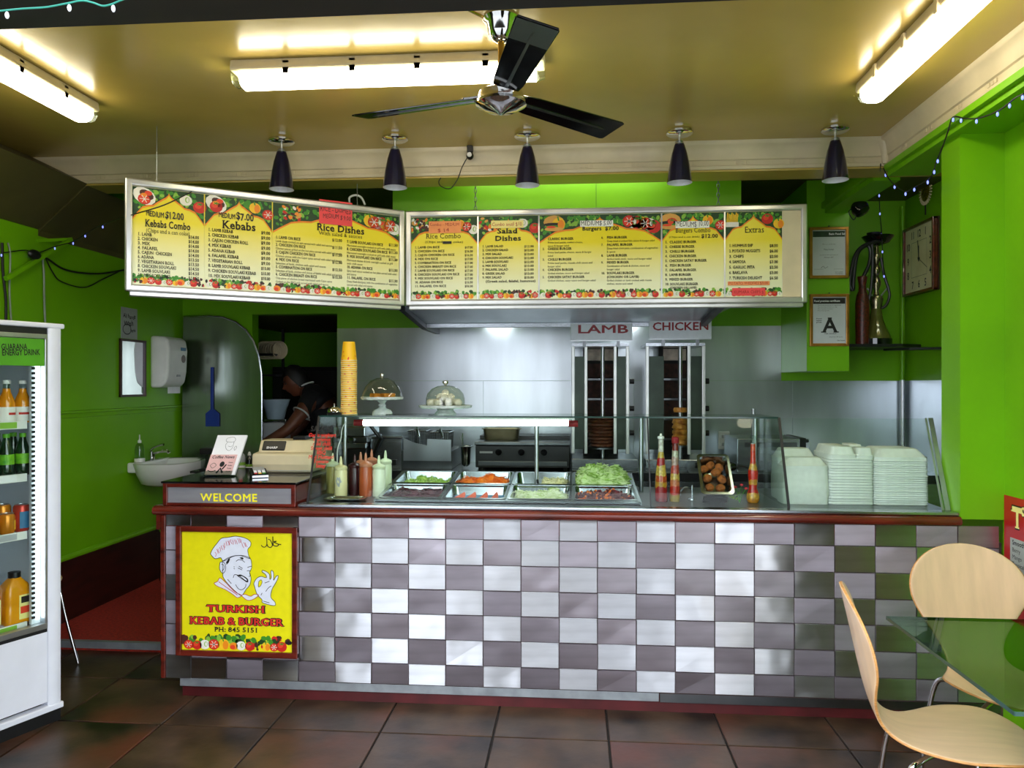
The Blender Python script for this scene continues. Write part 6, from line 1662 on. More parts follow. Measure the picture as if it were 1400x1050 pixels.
def fx(px, dep):
    n = wmat(FR).to_3x3() @ Vector((0, 1, 0)); o = Vector((0, 0, EYE)); d = ray(px, 560)
    return (wmat(FR).inverted() @ (o + d * (((Vector(FR.location) + n * dep) - o).dot(n) / d.dot(n)))).x
xe = fx(31, .1)
for k, (x, y) in enumerate(((xe - .0, .1), (xe - .069, .1), (xe - .138, .1), (xe - .03, .166), (xe - .10, .166))):
    fridge_drink('juice', ('orange juice bottle at the tube end of the top fridge shelf', 'orange juice bottle second from the fridge tube', 'orange juice bottle cut by the photo edge', 'orange juice bottle in the second row, seen between two front bottles', 'orange juice bottle in the second row behind the cut one')[k], x, y, shelves[0], rk.uniform(0, 6))
for k, (x, y) in enumerate(((xe + .0, .1), (xe - .07, .1), (xe - .14, .1), (xe - .0, .17), (xe - .07, .17))):
    fridge_drink('soda', ('dark green soda bottle nearest the fridge tube', 'dark green soda bottle second from the fridge tube', 'dark green soda bottle at the photo edge', 'dark green soda bottle behind the one nearest the tube', 'dark green soda bottle behind the second one')[k], x, y, shelves[1], rk.uniform(0, 6))
for k, (kd, x, y) in enumerate((('red', xe - .005, .1), ('short', xe - .068, .1), ('can', xe - .045, .17), ('can', xe - .137, .1))):
    fridge_drink(kd, ('red drink can with a blue panel on the third fridge shelf', 'short orange drink can before the red one', 'orange can in the second row of the third fridge shelf', 'orange can at the photo edge of the third fridge shelf')[k], x, y, shelves[2], 1.2 * k)
def jug(label, x, y, m, cap):
    t = thing('juice_jug', label, 'jug', in_fridge(x, y, shelves[3] + .0006), FA, 'juice jugs on the fridge floor')
    mb = MB(); rings = []
    for w, d, z in ((.05, .04, 0), (.054, .044, .008), (.054, .044, .07), (.05, .04, .08), (.053, .043, .095), (.054, .044, .14), (.045, .036, .17), (.022, .022, .195), (.02, .02, .2)):
        rings.append([Vector((px_, py_, z)) for px_, py_ in rrect(-w, w, -d, d, min(w, d) * .45, 4)])
    n = len(rings[0]); mb.add([p for r in rings for p in r], [(i * n + k, i * n + (k + 1) % n, (i + 1) * n + (k + 1) % n, (i + 1) * n + k) for i in range(len(rings) - 1) for k in range(n)] + [tuple(range(n - 1, -1, -1)), tuple(range((len(rings) - 1) * n, len(rings) * n))])
    mb.build('jug_body', m, t, smooth=True)
    MB().lathe([(.023, .198), (.025, .2), (.025, .222), (0, .224)], n=18).build('cap', cap, t, smooth=True)
    lb = MB().box(-.005, .048, -.0455, -.0444, .02, .125).build('label_panel', 'note_yellow', t)
    MB().box(.003, .04, -.0462, -.0456, .09, .118).build('label_badge', 'print_black', lb); MB().box(.0, .038, -.0462, -.0456, .045, .075).build('label_fruit', 'print_tomato', lb)
jug('orange juice jug with a black cap on the fridge floor', xe - .03, .11, 'jug_juice', 'black_plastic')
jug('juice jug beside the black capped one, cut by the photo edge', xe - .16, .11, 'jug_juice', 'print_red')

# ---- wires and bracket on the left wall
br = thing('wall_bracket', 'green shelf bracket high on the left wall with a diagonal strut', 'bracket', (LW, 4.05, 2.2))
pA, pB, pC = aY(2, 330, 4.1), aY(97, 327, 4.45), aX(8, 381, LW + .03)
MB().bar((LW, 4.2, pA.z + .02), pB, .018).build('arm', 'green_paint', br, world=True); MB().bar(pB, pC, .022).build('strut', 'green_paint', br, world=True)
def wire(name, label, pts, r, m, n=5, cat='cable', group=None):
    return tag(MB().tube(spline(pts, n), r, 6).build(name, m, None, smooth=True), label, cat, group)
wl = LW + .012
wire('cable', 'black cable sagging across the upper left wall behind the menu board', [aX(40, 345, wl), aX(62, 352, wl), aX(85, 367, wl), aX(110, 373, wl), aX(140, 374, wl), aX(170, 369, wl)], .006, 'wire_black')
wire('cable', 'looping thin black cable under the sagging one on the left wall', [aX(62, 352, wl), aX(72, 372, wl), aX(84, 385, wl), aX(115, 393, wl), aX(140, 382, wl), aX(165, 370, wl)], .004, 'wire_black')
wire('cable', 'grey cable hanging straight down to the fridge top', [aX(58, 352, wl), aX(60, 375, wl), aX(60.5, 410, wl), aX(62, 446, wl)], .006, 'wire_grey')
wire('cable', 'black cable running down the wall at the photo edge', [aX(3, 332, wl), aX(4, 370, wl), aX(8, 410, wl), aX(8, 446, wl)], .007, 'wire_black')
wire('cable', 'pale cable beside the black one near the photo edge', [aX(11, 332, wl), aX(14, 350, wl), aX(13, 400, wl), aX(16, 446, wl)], .005, 'wire_grey')
kb = MB(); q = aX(47, 348, LW + .04); kb.ball(q, (.022, .05, .028), 12, 8); tag(kb.build('cable_knot', 'black_plastic', None, smooth=True), 'bundled knot of black cable under the bracket', 'cable')

def led_string(name, label, pts, m, bulbs, r=.0032, led='led_blue', br_=.006, cat='string lights', n=5):
    t = thing(name, label, cat, pts[0]); P = spline(pts, n)
    MB().tube(P, r, 5).build('wire', m, t, world=True, smooth=True)
    for i in bulbs:
        p = P[min(int(i * (len(P) - 1)), len(P) - 1)]
        b = MB(); b.ball(p + Vector((0, 0, -.012)), (br_ * .8, br_ * .8, br_ * 1.5), 8, 6); b.build('bulb', led, t, world=True, smooth=True)
    return t
led_string('fairy_lights', 'fairy light string with blue bulbs from the left wall up over the kebab menu', [aX(2, 346, wl), aX(35, 342, wl), aX(48, 347, wl), aX(75, 337, LW + .05), aX(100, 330, LW + .2), aY(128, 313, 4.1), aY(160, 300, 3.75), aY(186, 292, 3.58), aY(225, 280, 3.58), aY(262, 262, 3.7)], 'wire_black', (.02, .2, .35, .45, .52, .6), br_=.005)

# ---- things on the left wall
p0, p1_ = aX(162, 543, LW), aX(197, 466, LW)
t = thing('wall_mirror', 'narrow mirror in a dark frame on the left green wall', 'mirror', (LW + .001, p0.y, p0.z), -PI / 2 + PI)
# local x runs along +Y world, -y faces +X
W3, H3 = p1_.y - p0.y, p1_.z - p0.z
mat('mirror', 'd6d8e2', .06, 1., var=.02)
MB().box(.012, W3 - .012, -.008, 0, .012, H3 - .012).build('glass_plate', 'mirror', t)
for a in ((0, W3, 0, .016), (0, W3, H3 - .016, H3)): MB().box(a[0], a[1], -.018, 0, a[2], a[3]).build('frame_rail', 'wainscot_brown', t, bevel=.002, seg=1)
for a in ((0, .016), (W3 - .016, W3)): MB().box(a[0], a[1], -.0185, 0, 0, H3).build('frame_stile', 'wainscot_brown', t, bevel=.002, seg=1)
p0, p1_ = aX(165, 462, LW), aX(187, 423, LW)
t = thing('hand_sign', 'grey paper with handwriting taped above the mirror', 'sign', (LW + .001, p0.y, p0.z), PI / 2)
W3, H3 = p1_.y - p0.y, p1_.z - p0.z; mat('grey_paper', 'a4aaa4', .8)
MB().box(0, W3, -.003, 0, 0, H3).build('sheet', 'grey_paper', t)
s = MB(); text(s, 'All hands', W3 * .12, H3 * .66, H3 * .13, -.0036, 'b', width=W3 * .76, wob=.15); text(s, 'Wash', W3 * .15, H3 * .42, H3 * .16, -.0036, 'b', width=W3 * .6, wob=.15); text(s, 'here', W3 * .55, H3 * .22, H3 * .12, -.0036, 'b', width=W3 * .32, wob=.15)
stroke(s, spline([(W3 * (.35 + .25 * math.cos(a)), H3 * (.3 + .16 * math.sin(a))) for a in [k * .6 for k in range(11)]], 3), .006, -.0036)
s.build('handwriting', 'lettering_black', t, recalc=False)
# paper towel dispenser
t = thing('towel_dispenser', 'white paper towel dispenser on the left wall beside the mirror', 'dispenser', (LW, 5.535, 1.47), PI / 2)
mb = MB(); prof = [(0, .0), (-.09, .005), (-.125, .04), (-.14, .12), (-.148, .28), (-.135, .36), (-.1, .38), (0, .385)]
mb.prism(prof, lambda u, w, d: Vector((d, u, w)), -.14, .14); mb.build('cover', 'white_plastic', t, bevel=.02, seg=3)
sb = MB(); sb.prism([(-.02, .03), (-.08, .035), (-.115, .07), (-.115, .34), (-.02, .355)], lambda u, w, d: Vector((d, u, w)), -.144, -.1405); sb.build('side_insert', 'white_plastic', t, bevel=.003)
MB().box(-.09, .09, -.11, -.109, -.04, .01).build('paper_towel', 'paper', t)
MB().box(.03, .1, -.150, -.1465, .28, .305).build('badge', 'blue_tray', t)
MB().lathe([(.024, 0), (.03, 0), (.03, .002), (.024, .002)], mx=Matrix.Translation((.07, -.1455, .22)) @ Matrix.Rotation(PI / 2, 4, 'X'), n=18).build('ring_mark', 'maroon_board', t)
MB().box(-.01, .04, -.139, -.134, .085, .1).build('lock_plate', 'grey_plastic', t)
# wash basin
t = thing('wash_basin', 'white wall hung wash basin at the end of the left wall', 'basin', (LW, 5.3, .78), PI / 2)
def basin_pt(a, rr_, z, k): return Vector((rr_ * .28 * math.cos(a) * (1 if math.cos(a) > 0 else 1), -.2 - rr_ * .22 * math.sin(a), z))
outer = []
for sc_, z in ((.55, 0), (.75, .02), (.95, .09), (1.02, .15), (1.03, .165), (.98, .17), (.86, .165), (.8, .13), (.6, .07), (.1, .06)):
    ring = []
    for i in range(28):
        a = 2 * PI * i / 28; x, y = math.cos(a), math.sin(a)
        e = 2.6; r_ = (abs(x) ** e + abs(y) ** e) ** (-1 / e)
        ring.append(Vector((.26 * sc_ * r_ * x, -.21 - .205 * sc_ * r_ * y if sc_ > .9 or z > .1 else -.19 - .205 * sc_ * r_ * y, z)))
    outer.append(ring)
mb = MB(); n = 28; mb.add([p for r in outer for p in r], [(i * n + k, i * n + (k + 1) % n, (i + 1) * n + (k + 1) % n, (i + 1) * n + k) for i in range(len(outer) - 1) for k in range(n)] + [tuple(range(n - 1, -1, -1)), tuple(range((len(outer) - 1) * n, len(outer) * n))])
mb.build('bowl', 'porcelain', t, smooth=True)
MB().box(-.2, .24, -.09, -.0, .1, .172).build('back_ledge', 'porcelain', t, bevel=.015, seg=3)
tap = MB(); tap.cyl((.0, -.07, .172), (.0, -.07, .235), .02, n=14); tap.tube(spline([(0, -.07, .22), (0, -.12, .235), (0, -.18, .24), (0, -.2, .225)], 4), .012, 8); tp_ = tap.build('tap', 'chrome', t, smooth=True)
MB().tube(spline([(0, -.06, .24), (0, -.085, .265), (0, -.14, .285), (0, -.16, .285)], 4), .009, 8).build('tap_lever', 'chrome', tp_, smooth=True)
MB().tube([(.08, -.2, .01), (.08, -.2, -.2), (.08, -.1, -.3), (.08, -.1, -.73)], .018, 8).build('drain_pipe', 'chrome', t, smooth=True)
q = aX(211, 632, LW + .06)
t = thing('soap_pump', 'clear soap pump bottle on the wash basin ledge', 'bottle', (LW + .055, 5.3 - .13, .953))
MB().lathe([(0, 0), (.034, 0), (.036, .02), (.034, .025)], n=18).build('base_ring', 'white_plastic', t, smooth=True)
MB().lathe([(.031, .022), (.032, .09), (.024, .12), (.01, .135)], n=18).build('bottle_body', 'clear_plastic', t, smooth=True)
MB().lathe([(.012, .133), (.012, .15), (.005, .155), (.004, .19), (0, .191)], n=12).build('pump', 'white_plastic', t, smooth=True)
# arched steel screen and fly swatter
AY = 5.80
outl = [aY(x, y, AY) for x, y in ((250.5, 690), (250.5, 433), (285, 432), (305, 434), (322, 440), (336, 451), (346, 466), (353, 485), (357, 510), (357.5, 540), (357.5, 690))]
Z0 = .051
pts = [(max(p.x, LW + .022), p.z) for p in outl]; pts[0] = (LW + .022, Z0); pts[-1] = (pts[-1][0], Z0)
mat('screen_steel', '8c9488', .22, 1., var=.12, scale=2.5, stretch=(3, 1, .4), bump=.06, bscale=5)
t = thing('steel_screen', 'arched stainless screen beside the kitchen doorway reflecting green', 'screen', ((pts[0][0] + pts[-1][0]) / 2, AY, Z0))
mb = MB(); mb.prism(pts, lambda u, w, d: Vector((u, d, w)), AY, AY + .012); mb.build('sheet', 'screen_steel', t, world=True)
MB().tube([(u, AY + .006, w) for u, w in pts[1:]], .009, 8).build('edge_bead', 'steel', t, world=True, smooth=True)
hn = [aY(x, y, AY - .01) for x, y in ((290, 502), (290.5, 562))]
t = thing('fly_swatter', 'blue plastic fly swatter hanging on the arched steel screen', 'fly swatter', hn[0])
mat('swatter_blue', '16338c', .45)
MB().box(hn[0].x - .014, hn[0].x + .011, AY - .012, AY - .004, hn[1].z, hn[0].z).build('handle', 'swatter_blue', t, world=True, bevel=.004)
a, b = aY(281, 583, AY - .01), aY(300, 562, AY - .01)
sw = MB(); xm = (a.x + b.x) / 2; sw.prism([(a.x, a.z), (b.x, a.z), (b.x, b.z - .02), (xm + .016, b.z + .012), (xm - .016, b.z + .012), (a.x, b.z - .02)], lambda u, w, d: Vector((u, d, w)), AY - .012, AY - .006); sw.build('paddle', 'swatter_blue', t, world=True, bevel=.002)

# ================================================================== BACK ROOM AND COOK
mat('skin', '6b3d28', .5, var=.08, scale=20); mat('hair', '0d0a09', .6, var=.2, scale=60); mat('tee_black', '0c0c10', .85, var=.1); mat('tee_white', 'c8c8c8', .8); mat('trousers', '14151a', .9); mat('eye_dark', '120d0b', .3)
def cook():
    """standing cook, turned to the left and leaning over a low bench, right arm reaching down-left"""
    hc = aY(404, 522, 6.3)                      # head centre
    t = thing('person', 'cook in a black t-shirt with white trim, head bowed over the prep bench', 'person', (hc.x + .2, 6.36, .05))
    O = Vector((hc.x + .2, 6.36, 0))
    def W(x, y, z): return Vector((x, y, z)) - Vector(t.location)
    hx, hz = hc.x, hc.z
    pts = {}
    V, Ed, Rd = [], [], []
    def add(p, r, par=None):
        V.append(p); Rd.append(r if isinstance(r, tuple) else (r, r))
        if par is not None: Ed.append((par, len(V) - 1))
        return len(V) - 1
    pel = add(W(hx + .30, 6.40, .98), (.17, .13))
    spi = add(W(hx + .27, 6.40, 1.14), (.165, .125), pel); che = add(W(hx + .2, 6.38, 1.32), (.18, .13), spi); upc = add(W(hx + .13, 6.36, 1.42), (.13, .1), che)
    nk = add(W(hx + .07, 6.33, 1.475), (.062, .062), upc); nk2 = add(W(hx + .035, 6.315, 1.53), (.058, .058), nk)
    # arms: near (camera side) shoulder
    s1 = add(W(hx + .17, 6.22, 1.375), (.085, .08), upc); e0 = add(W(hx + .10, 6.12, 1.24), (.06, .06), s1); e1 = add(W(hx + .03, 6.05, 1.13), (.05, .05), e0); w0 = add(W(hx - .1, 6.02, 1.05), (.043, .043), e1); w1 = add(W(hx - .2, 6.02, 1.0), (.033, .033), w0); h1 = add(W(hx - .25, 6.02, .985), (.036, .025), w1)
    s2 = add(W(hx + .1, 6.55, 1.37), (.085, .08), upc); f0 = add(W(hx - .02, 6.6, 1.2), (.058, .058), s2); f1 = add(W(hx - .1, 6.58, 1.08), (.045, .045), f0); v1 = add(W(hx - .25, 6.5, 1.0), (.033, .033), f1); h2 = add(W(hx - .3, 6.48, .985), (.036, .025), v1)
    for h, sgn in ((h1, -1), (h2, 1)):
        c = V[h]
        for k in range(4):
            a = add(c + Vector((-.045, (k - 1.5) * .018, .0)), .0095, h); b = add(c + Vector((-.075 - .006 * (1.5 - abs(k - 1.5)), (k - 1.5) * .019, -.012)), .0085, a); add(c + Vector((-.09, (k - 1.5) * .019, -.035)), .0078, b)
        a = add(c + Vector((-.01, sgn * .035, -.004)), .011, h); add(c + Vector((-.045, sgn * .045, -.02)), .0095, a)
    for sgn in (-1, 1):
        hp = add(W(hx + .3, 6.4 + sgn * .1, .9), (.1, .1), pel); kn = add(W(hx + .27, 6.4 + sgn * .1, .5), (.065, .065), hp); an = add(W(hx + .29, 6.4 + sgn * .1, .13), (.045, .045), kn); add(W(hx + .2, 6.4 + sgn * .1, .09), (.045, .038), an)
    me = bpy.data.meshes.new('body'); me.from_pydata([tuple(v) for v in V], Ed, []); me.materials.append(M['skin'])
    o = bpy.data.objects.new('body', me); COL.objects.link(o); o.parent = t
    sk = o.modifiers.new('skin', 'SKIN'); sk.use_smooth_shade = True
    for i, r in enumerate(Rd): me.skin_vertices[0].data[i].radius = r
    me.skin_vertices[0].data[0].use_root = True
    o.modifiers.new('sub', 'SUBSURF').levels = 2; o.modifiers['sub'].render_levels = 2
    # head: shaped ellipsoid, bowed and turned left (facing -x, slightly to the camera)
    HR = Matrix.Translation(W(hx, 6.3, hz)) @ Matrix.Rotation(math.radians(200 + 8), 4, 'Z') @ Matrix.Rotation(math.radians(22), 4, 'Y')
    hm = MB(); n, m = 28, 22
    def hp_(u, v):
        a, p = 2 * PI * u, -PI / 2 + PI * v
        x, y, z = math.cos(p) * math.cos(a), math.cos(p) * math.sin(a), math.sin(p)
        X, Yy, Z = x * .098, y * .076, z * .122
        if x > 0: X *= 1.0 - .16 * max(0, z) ** 2
        if z < 0: Yy *= 1 - .32 * (-z) ** 1.4; X *= 1 - .08 * (-z)
        f = math.exp(-((y / .16) ** 2)) if x > .3 else 0
        X += f * (.028 * math.exp(-((z + .13) / .13) ** 2) + .008 * math.exp(-((z + .45) / .09) ** 2) + .014 * math.exp(-((z + .85) / .14) ** 2))   # nose, lips, chin
        if x > .2:
            for sgn in (-1, 1): X -= .013 * math.exp(-(((y - sgn * .38) / .17) ** 2 + ((z - .1) / .11) ** 2)); X += .006 * math.exp(-(((y - sgn * .38) / .25) ** 2 + ((z - .3) / .08) ** 2))
        return HR @ Vector((X, Yy, Z))
    hm.grid(hp_, n, m); ho = hm.build('head', 'skin', t, smooth=False); 
    for p in ho.data.polygons: p.use_smooth = True
    for sgn in (-1, 1):
        e = MB(); e.ball(HR @ Vector((-.005, sgn * .076, -.004)), (.02, .009, .032), 10, 8, HR.to_3x3()); e.build('ear', 'skin', ho, smooth=True)
        e = MB(); e.ball(HR @ Vector((.083, sgn * .03, .014)), (.008, .011, .007), 10, 8, HR.to_3x3()); e.build('eye', 'eye_dark', ho, smooth=True)
        e = MB(); e.ball(HR @ Vector((.092, sgn * .03, .036)), (.006, .018, .005), 10, 8, HR.to_3x3()); e.build('eyebrow', 'hair', ho, smooth=True)
    hr = MB(); rr = random.Random(3)
    def hr_(u, v):
        a = 2 * PI * u; front = math.cos(a)
        lo = .55 if front > .55 else (.55 - (.55 - front) * 1.6 if front > -.1 else -.5)
        lo = max(lo, -.48)
        p = math.asin(max(-1, min(1, lo))) + (PI / 2 - math.asin(max(-1, min(1, lo)))) * v
        k = 1.10 + .035 * math.sin(a * 9 + v * 7) + .03 * math.sin(a * 17 - v * 11) + (.06 * v)
        return HR @ Vector((math.cos(p) * math.cos(a) * .1 * k - .004, math.cos(p) * math.sin(a) * .079 * k, math.sin(p) * .122 * k))
    hr.grid(hr_, 32, 10); h_ = hr.build('hair', 'hair', t)
    for p in h_.data.polygons: p.use_smooth = True
    # t-shirt: skinned over torso and sleeves
    def cloth(name, m_, nodes, edges):
        me = bpy.data.meshes.new(name); me.from_pydata([tuple(p) for p, r in nodes], edges, []); me.materials.append(M[m_])
        o = bpy.data.objects.new(name, me); COL.objects.link(o); o.parent = t
        s_ = o.modifiers.new('skin', 'SKIN'); s_.use_smooth_shade = True
        for i, (p, r) in enumerate(nodes): me.skin_vertices[0].data[i].radius = r
        me.skin_vertices[0].data[0].use_root = True
        q = o.modifiers.new('sub', 'SUBSURF'); q.levels = 2; q.render_levels = 2
    g = 1.13
    nd = [(V[i], tuple(x * g for x in Rd[i])) for i in (pel, spi, che, upc, s1, s2)]
    nd += [(V[nk] - Vector((-.004, 0, .012)), (.075, .075)), (V[e0] * .75 + V[s1] * .25, (.085, .085)), (V[f0] * .75 + V[s2] * .25, (.085, .085)), (V[pel] + Vector((0, 0, -.1)), (.2, .16))]
    cloth('t_shirt', 'tee_black', nd, [(0, 1), (1, 2), (2, 3), (3, 4), (3, 5), (3, 6), (4, 7), (5, 8), (0, 9)])
    for a, b in ((s1, e0), (s2, f0)):
        c = V[b] * .85 + V[a] * .15; d = (V[b] - V[a]).normalized(); 
        r = MB(); u = d.cross(Vector((0, 0, 1))).normalized(); w = d.cross(u)
        r.tube([c + (u * math.cos(k * PI / 8) + w * math.sin(k * PI / 8)) * .073 for k in range(17)], .007, 6); r.build('sleeve_trim', 'tee_white', t, smooth=True)
    r = MB(); c = V[nk] + Vector((.0, 0, .012)); r.tube([c + Vector((.07 * math.cos(k * PI / 8), .075 * math.sin(k * PI / 8), .03 * math.cos(k * PI / 8))) for k in range(17)], .007, 6); r.build('collar_trim', 'tee_white', t, smooth=True)
    nd = [(V[pel] + Vector((0, 0, -.08)), (.19, .15))]
    ed = []
    for sgn in (-1, 1):
        b0 = len(nd); nd += [(W(hx + .3, 6.4 + sgn * .1, .86), (.12, .12)), (W(hx + .27, 6.4 + sgn * .1, .5), (.09, .09)), (W(hx + .29, 6.4 + sgn * .1, .16), (.08, .08))]; ed += [(0, b0), (b0, b0 + 1), (b0 + 1, b0 + 2)]
    cloth('trousers', 'trousers', nd, ed)
cook()
# prep bench, scale, bowl, rack and stacked cups
pb = thing('prep_bench', 'dark prep bench in the doorway beneath the cook', 'bench', (-2.62, 6.25, .05))
MB().box(-.42, .38, -.25, .25, .86, .9).build('worktop', 'steel_dark', pb)
for x in (-.4, .34):
    for y in (-.22, .21): MB().box(x, x + .03, y, y + .03, 0, .86).build('leg', 'steel_dark', pb)
p = aY(377, 600, 6.15)
t = thing('kitchen_scale', 'grey scale carrying a plastic bowl in the doorway', 'scale', (p.x, 6.15, .951))
zs = aY(377, 572, 6.15).z
MB().box(-.1, .1, -.08, .08, 0, zs - .951 - .03).build('housing', 'grey_plastic', t, bevel=.012); MB().box(-.12, .12, -.09, .09, zs - .951 - .02, zs - .951 - .004).build('platform', 'steel', t, bevel=.004); MB().cyl((0, 0, zs - .99), (0, 0, zs - .965), .03, n=12).build('column', 'steel_dark', t)
mat('bowl_blue_grey', '8fa0ac', .3, var=.05)
hb = aY(377, 546, 6.15).z - zs
t = thing('plastic_bowl', 'blue grey plastic bowl on the scale in the doorway', 'bowl', (p.x, 6.15, zs - .0035))
MB().lathe([(0, 0), (.065, 0), (.07, .005), (.088, hb * .5), (.105, hb * .8), (.112, hb), (.108, hb), (.1, hb * .8), (.084, hb * .5), (.066, .008), (0, .006)], n=32).build('bowl_body', 'bowl_blue_grey', t, smooth=True)
MB().lathe([(.112, hb), (.117, hb - .004), (.115, hb + .004), (.108, hb)], n=32, close=False).build('rim', 'bowl_blue_grey', t, smooth=True)
# rack
rk_ = thing('wire_rack', 'dark shelf rack in the back room holding a row of paper cups', 'rack', (-2.75, 6.7, .05))
zc = aY(380, 484, 6.68).z; x1r = aY(379, 500, 6.68).x
MB().box(-.33, x1r + 2.75, -.15, .15, zc - .05 - .02, zc - .05).build('shelf', 'steel_dark', rk_); MB().box(-.33, x1r + 2.75 + .04, -.15, .15, 1.52, 1.535).build('shelf', 'steel_dark', rk_)
for x in (-.33, x1r + 2.75 - .015):
    for y in ((-.14, .12) if x < -.3 else (.12,)): MB().box(x, x + .02, y, y + .02, 0, 1.95).build('upright', 'black_matte', rk_)
cr_ = .078; me = None
for k in range(8):
    if me is None:
        c_ = MB(); c_.lathe([(.05, 0), (cr_, .11), (cr_ + .003, .112), (cr_ + .001, .116), (cr_ - .004, .114), (.047, .004), (0, .004)], n=28, close=False); me = c_.mesh('white_tub', 'cream_plastic', smooth=True)
    o = bpy.data.objects.new('white_tub', me); COL.objects.link(o); o.matrix_basis = Matrix.Translation((x1r + .06 - k * .022 - .11, 6.69, zc - .05 + cr_ + .004)) @ Matrix.Rotation(-.55, 4, 'Z') @ Matrix.Rotation(PI / 2, 4, 'Y')
    tag(o, ORD[k] + ' cream tub from the open end of the nested row lying on the rack', 'tub', 'nested tubs on the rack')
t = thing('dark_cabinet', 'tall black cabinet along the back room wall behind the cook', 'cabinet', (-1.8, 7.7, .05))
MB().box(-1.2, 1.6, -.25, .25, 0, 1.62).build('body', 'black_matte', t)
for k in range(4): MB().box(-1.19 + k * .7, -.5 + k * .7, -.27, -.251, .05, 1.58).build('door', 'black_plastic', t, bevel=.004)

# ================================================================== RIGHT SIDE
def framed(label, x0, y0, x1, y1, band, head, build):
    Y = 5.234; a, b = aY(x0, y1, Y), aY(x1, y0, Y); w, h = b.x - a.x, b.z - a.z
    t = thing('certificate', label, 'certificate', (a.x, Y, a.z), 0, 'framed certificates'); f = .019
    for q in ((0, w, 0, f), (0, w, h - f, h)): MB().box(q[0], q[1], -.018, 0, q[2], q[3]).build('frame_rail', 'gold_frame', t, bevel=.003)
    for q in ((0, f), (w - f, w)): MB().box(q[0], q[1], -.0185, 0, 0, h).build('frame_stile', 'gold_frame', t, bevel=.003)
    sh = MB().box(f, w - f, -.006, -.001, f, h - f).build('sheet', 'cert_paper', t)
    bd = MB().box(f + .004, w - f - .004, -.0068, -.006, h - f - .045, h - f - .006).build('heading_band', band, t)
    s = MB(); text(s, head[0], w / 2 if head[1] == 'c' else f + .01, h - f - .032, .013, -.0074, 'b', width=w * head[2]); s.build('lettering', 'paper', bd, recalc=False)
    s = MB(); build(s, w, h); s.build('lettering', 'lettering_black', sh, recalc=False)
    MB().lathe([(0, 0), (.005, 0), (.005, .006), (0, .006)], (w / 2, -.008, h + .004), 8).build('nail', 'black_plastic', t)
mat('gold_frame', 'a8742c', .3, .5, var=.15, scale=10); mat('cert_paper', 'c4cacc', .5, var=.03)
mat('cert_green', '14301c', .5, var=.3, scale=30)
def c1(s, w, h):
    for bdy, z, hh, ww in (('This is to certify that', .66, .006, .34), ('Many Kumar', .55, .011, .26), ('has achieved the requirements of', .45, .006, .46), ('February 2007', .40, .008, .24)): text(s, bdy, w / 2, h * z, hh, -.0066, 'r', width=w * ww, align='c')
    stroke(s, spline([(w * .3, h * .2), (w * .36, h * .24), (w * .4, h * .2), (w * .48, h * .23)], 4), .002, -.0066)
    for x in (.12, .62): stroke(s, [(w * x, h * .18), (w * (x + .25), h * .18)], .0012, -.0066)
    for k in range(3): text(s, 'Food Safety', w * .66, h * (.12 - k * .022), .005, -.0066, 'r', width=w * .2)
def c2(s, w, h):
    text(s, 'A', w * .53, h * .27, h * .27, -.0066, 'bs', align='c')
    for k in range(4): text(s, 'This food premises is registered'[:32 - k * 6], w * .2, h * (.78 - k * .035), .006, -.0066, 'r', width=w * (.6 - k * .1))
    for k in range(3): text(s, ('Food', 'hygiene', 'grade')[k], w * .17, h * (.52 - k * .035), .007, -.0066, 'b', width=w * .14)
    text(s, 'High standard', w * .53, h * .235, .006, -.0066, 'b', width=w * .3, align='c'); text(s, 'Expires 30 June', w * .5, h * .17, .006, -.0066, 'r', width=w * .35); text(s, 'City Council', w * .7, h * .1, .007, -.0066, 'b', width=w * .2)
framed('gold framed certificate with a dark green heading, the upper one', 1106, 310.5, 1159.5, 381, 'cert_green', ('Basic Food Safety', 'c', .5), c1)
framed('gold framed certificate with a large letter A, the lower one', 1106.5, 402, 1160, 473.5, 'print_black', ('Food premises certificate', 'l', .66), c2)

# hookah on a corner shelf
sz = aY(1197, 471, 5.45).z
x0 = aY(1160, 471, 5.45).x
t = thing('corner_shelf', 'small dark corner shelf under the hookah', 'shelf', (2.1, 5.6, sz - .02))
cs = MB(); cs.prism([(1.83, BACK - .001), (2.36, BACK - .001), (2.36, 5.45), (2.2, 5.36), (1.83, 5.36)], lambda u, w, d: Vector((u, w, d)), sz - .02, sz); cs.build('board', 'black_plastic', t, world=True)
cs = MB(); cs.prism([(2.1, 5.42), (2.42, 5.3), (2.42, 5.2), (2.2, 5.25)], lambda u, w, d: Vector((u, w, d)), sz - .045, sz - .03); cs.build('lower_board', 'black_plastic', t, world=True)
hkx = aY(1198, 471, 5.5)
t = thing('hookah', 'brass and glass hookah with a coiled black hose', 'hookah', (hkx.x, 5.5, sz + .0005))
mat('smoke_glass', '5c5c2a', .12, var=.1, coat=.5, metal=.2); mat('old_brass', '8d8468', .25, .9, var=.2, scale=20)
k_ = 5.5 / 1087
hz_ = lambda py: (470 - py) * k_ * 1.0
MB().lathe([(0, 0), (20 * k_, 0), (20 * k_, hz_(462)), (0, hz_(462))], n=28).build('foot', 'black_gloss', t, smooth=True)
MB().lathe([(19 * k_, hz_(462)), (18 * k_, hz_(458)), (13 * k_, hz_(447)), (9 * k_, hz_(436)), (7 * k_, hz_(424)), (6.5 * k_, hz_(420))], n=28).build('vase', 'smoke_glass', t, smooth=True)
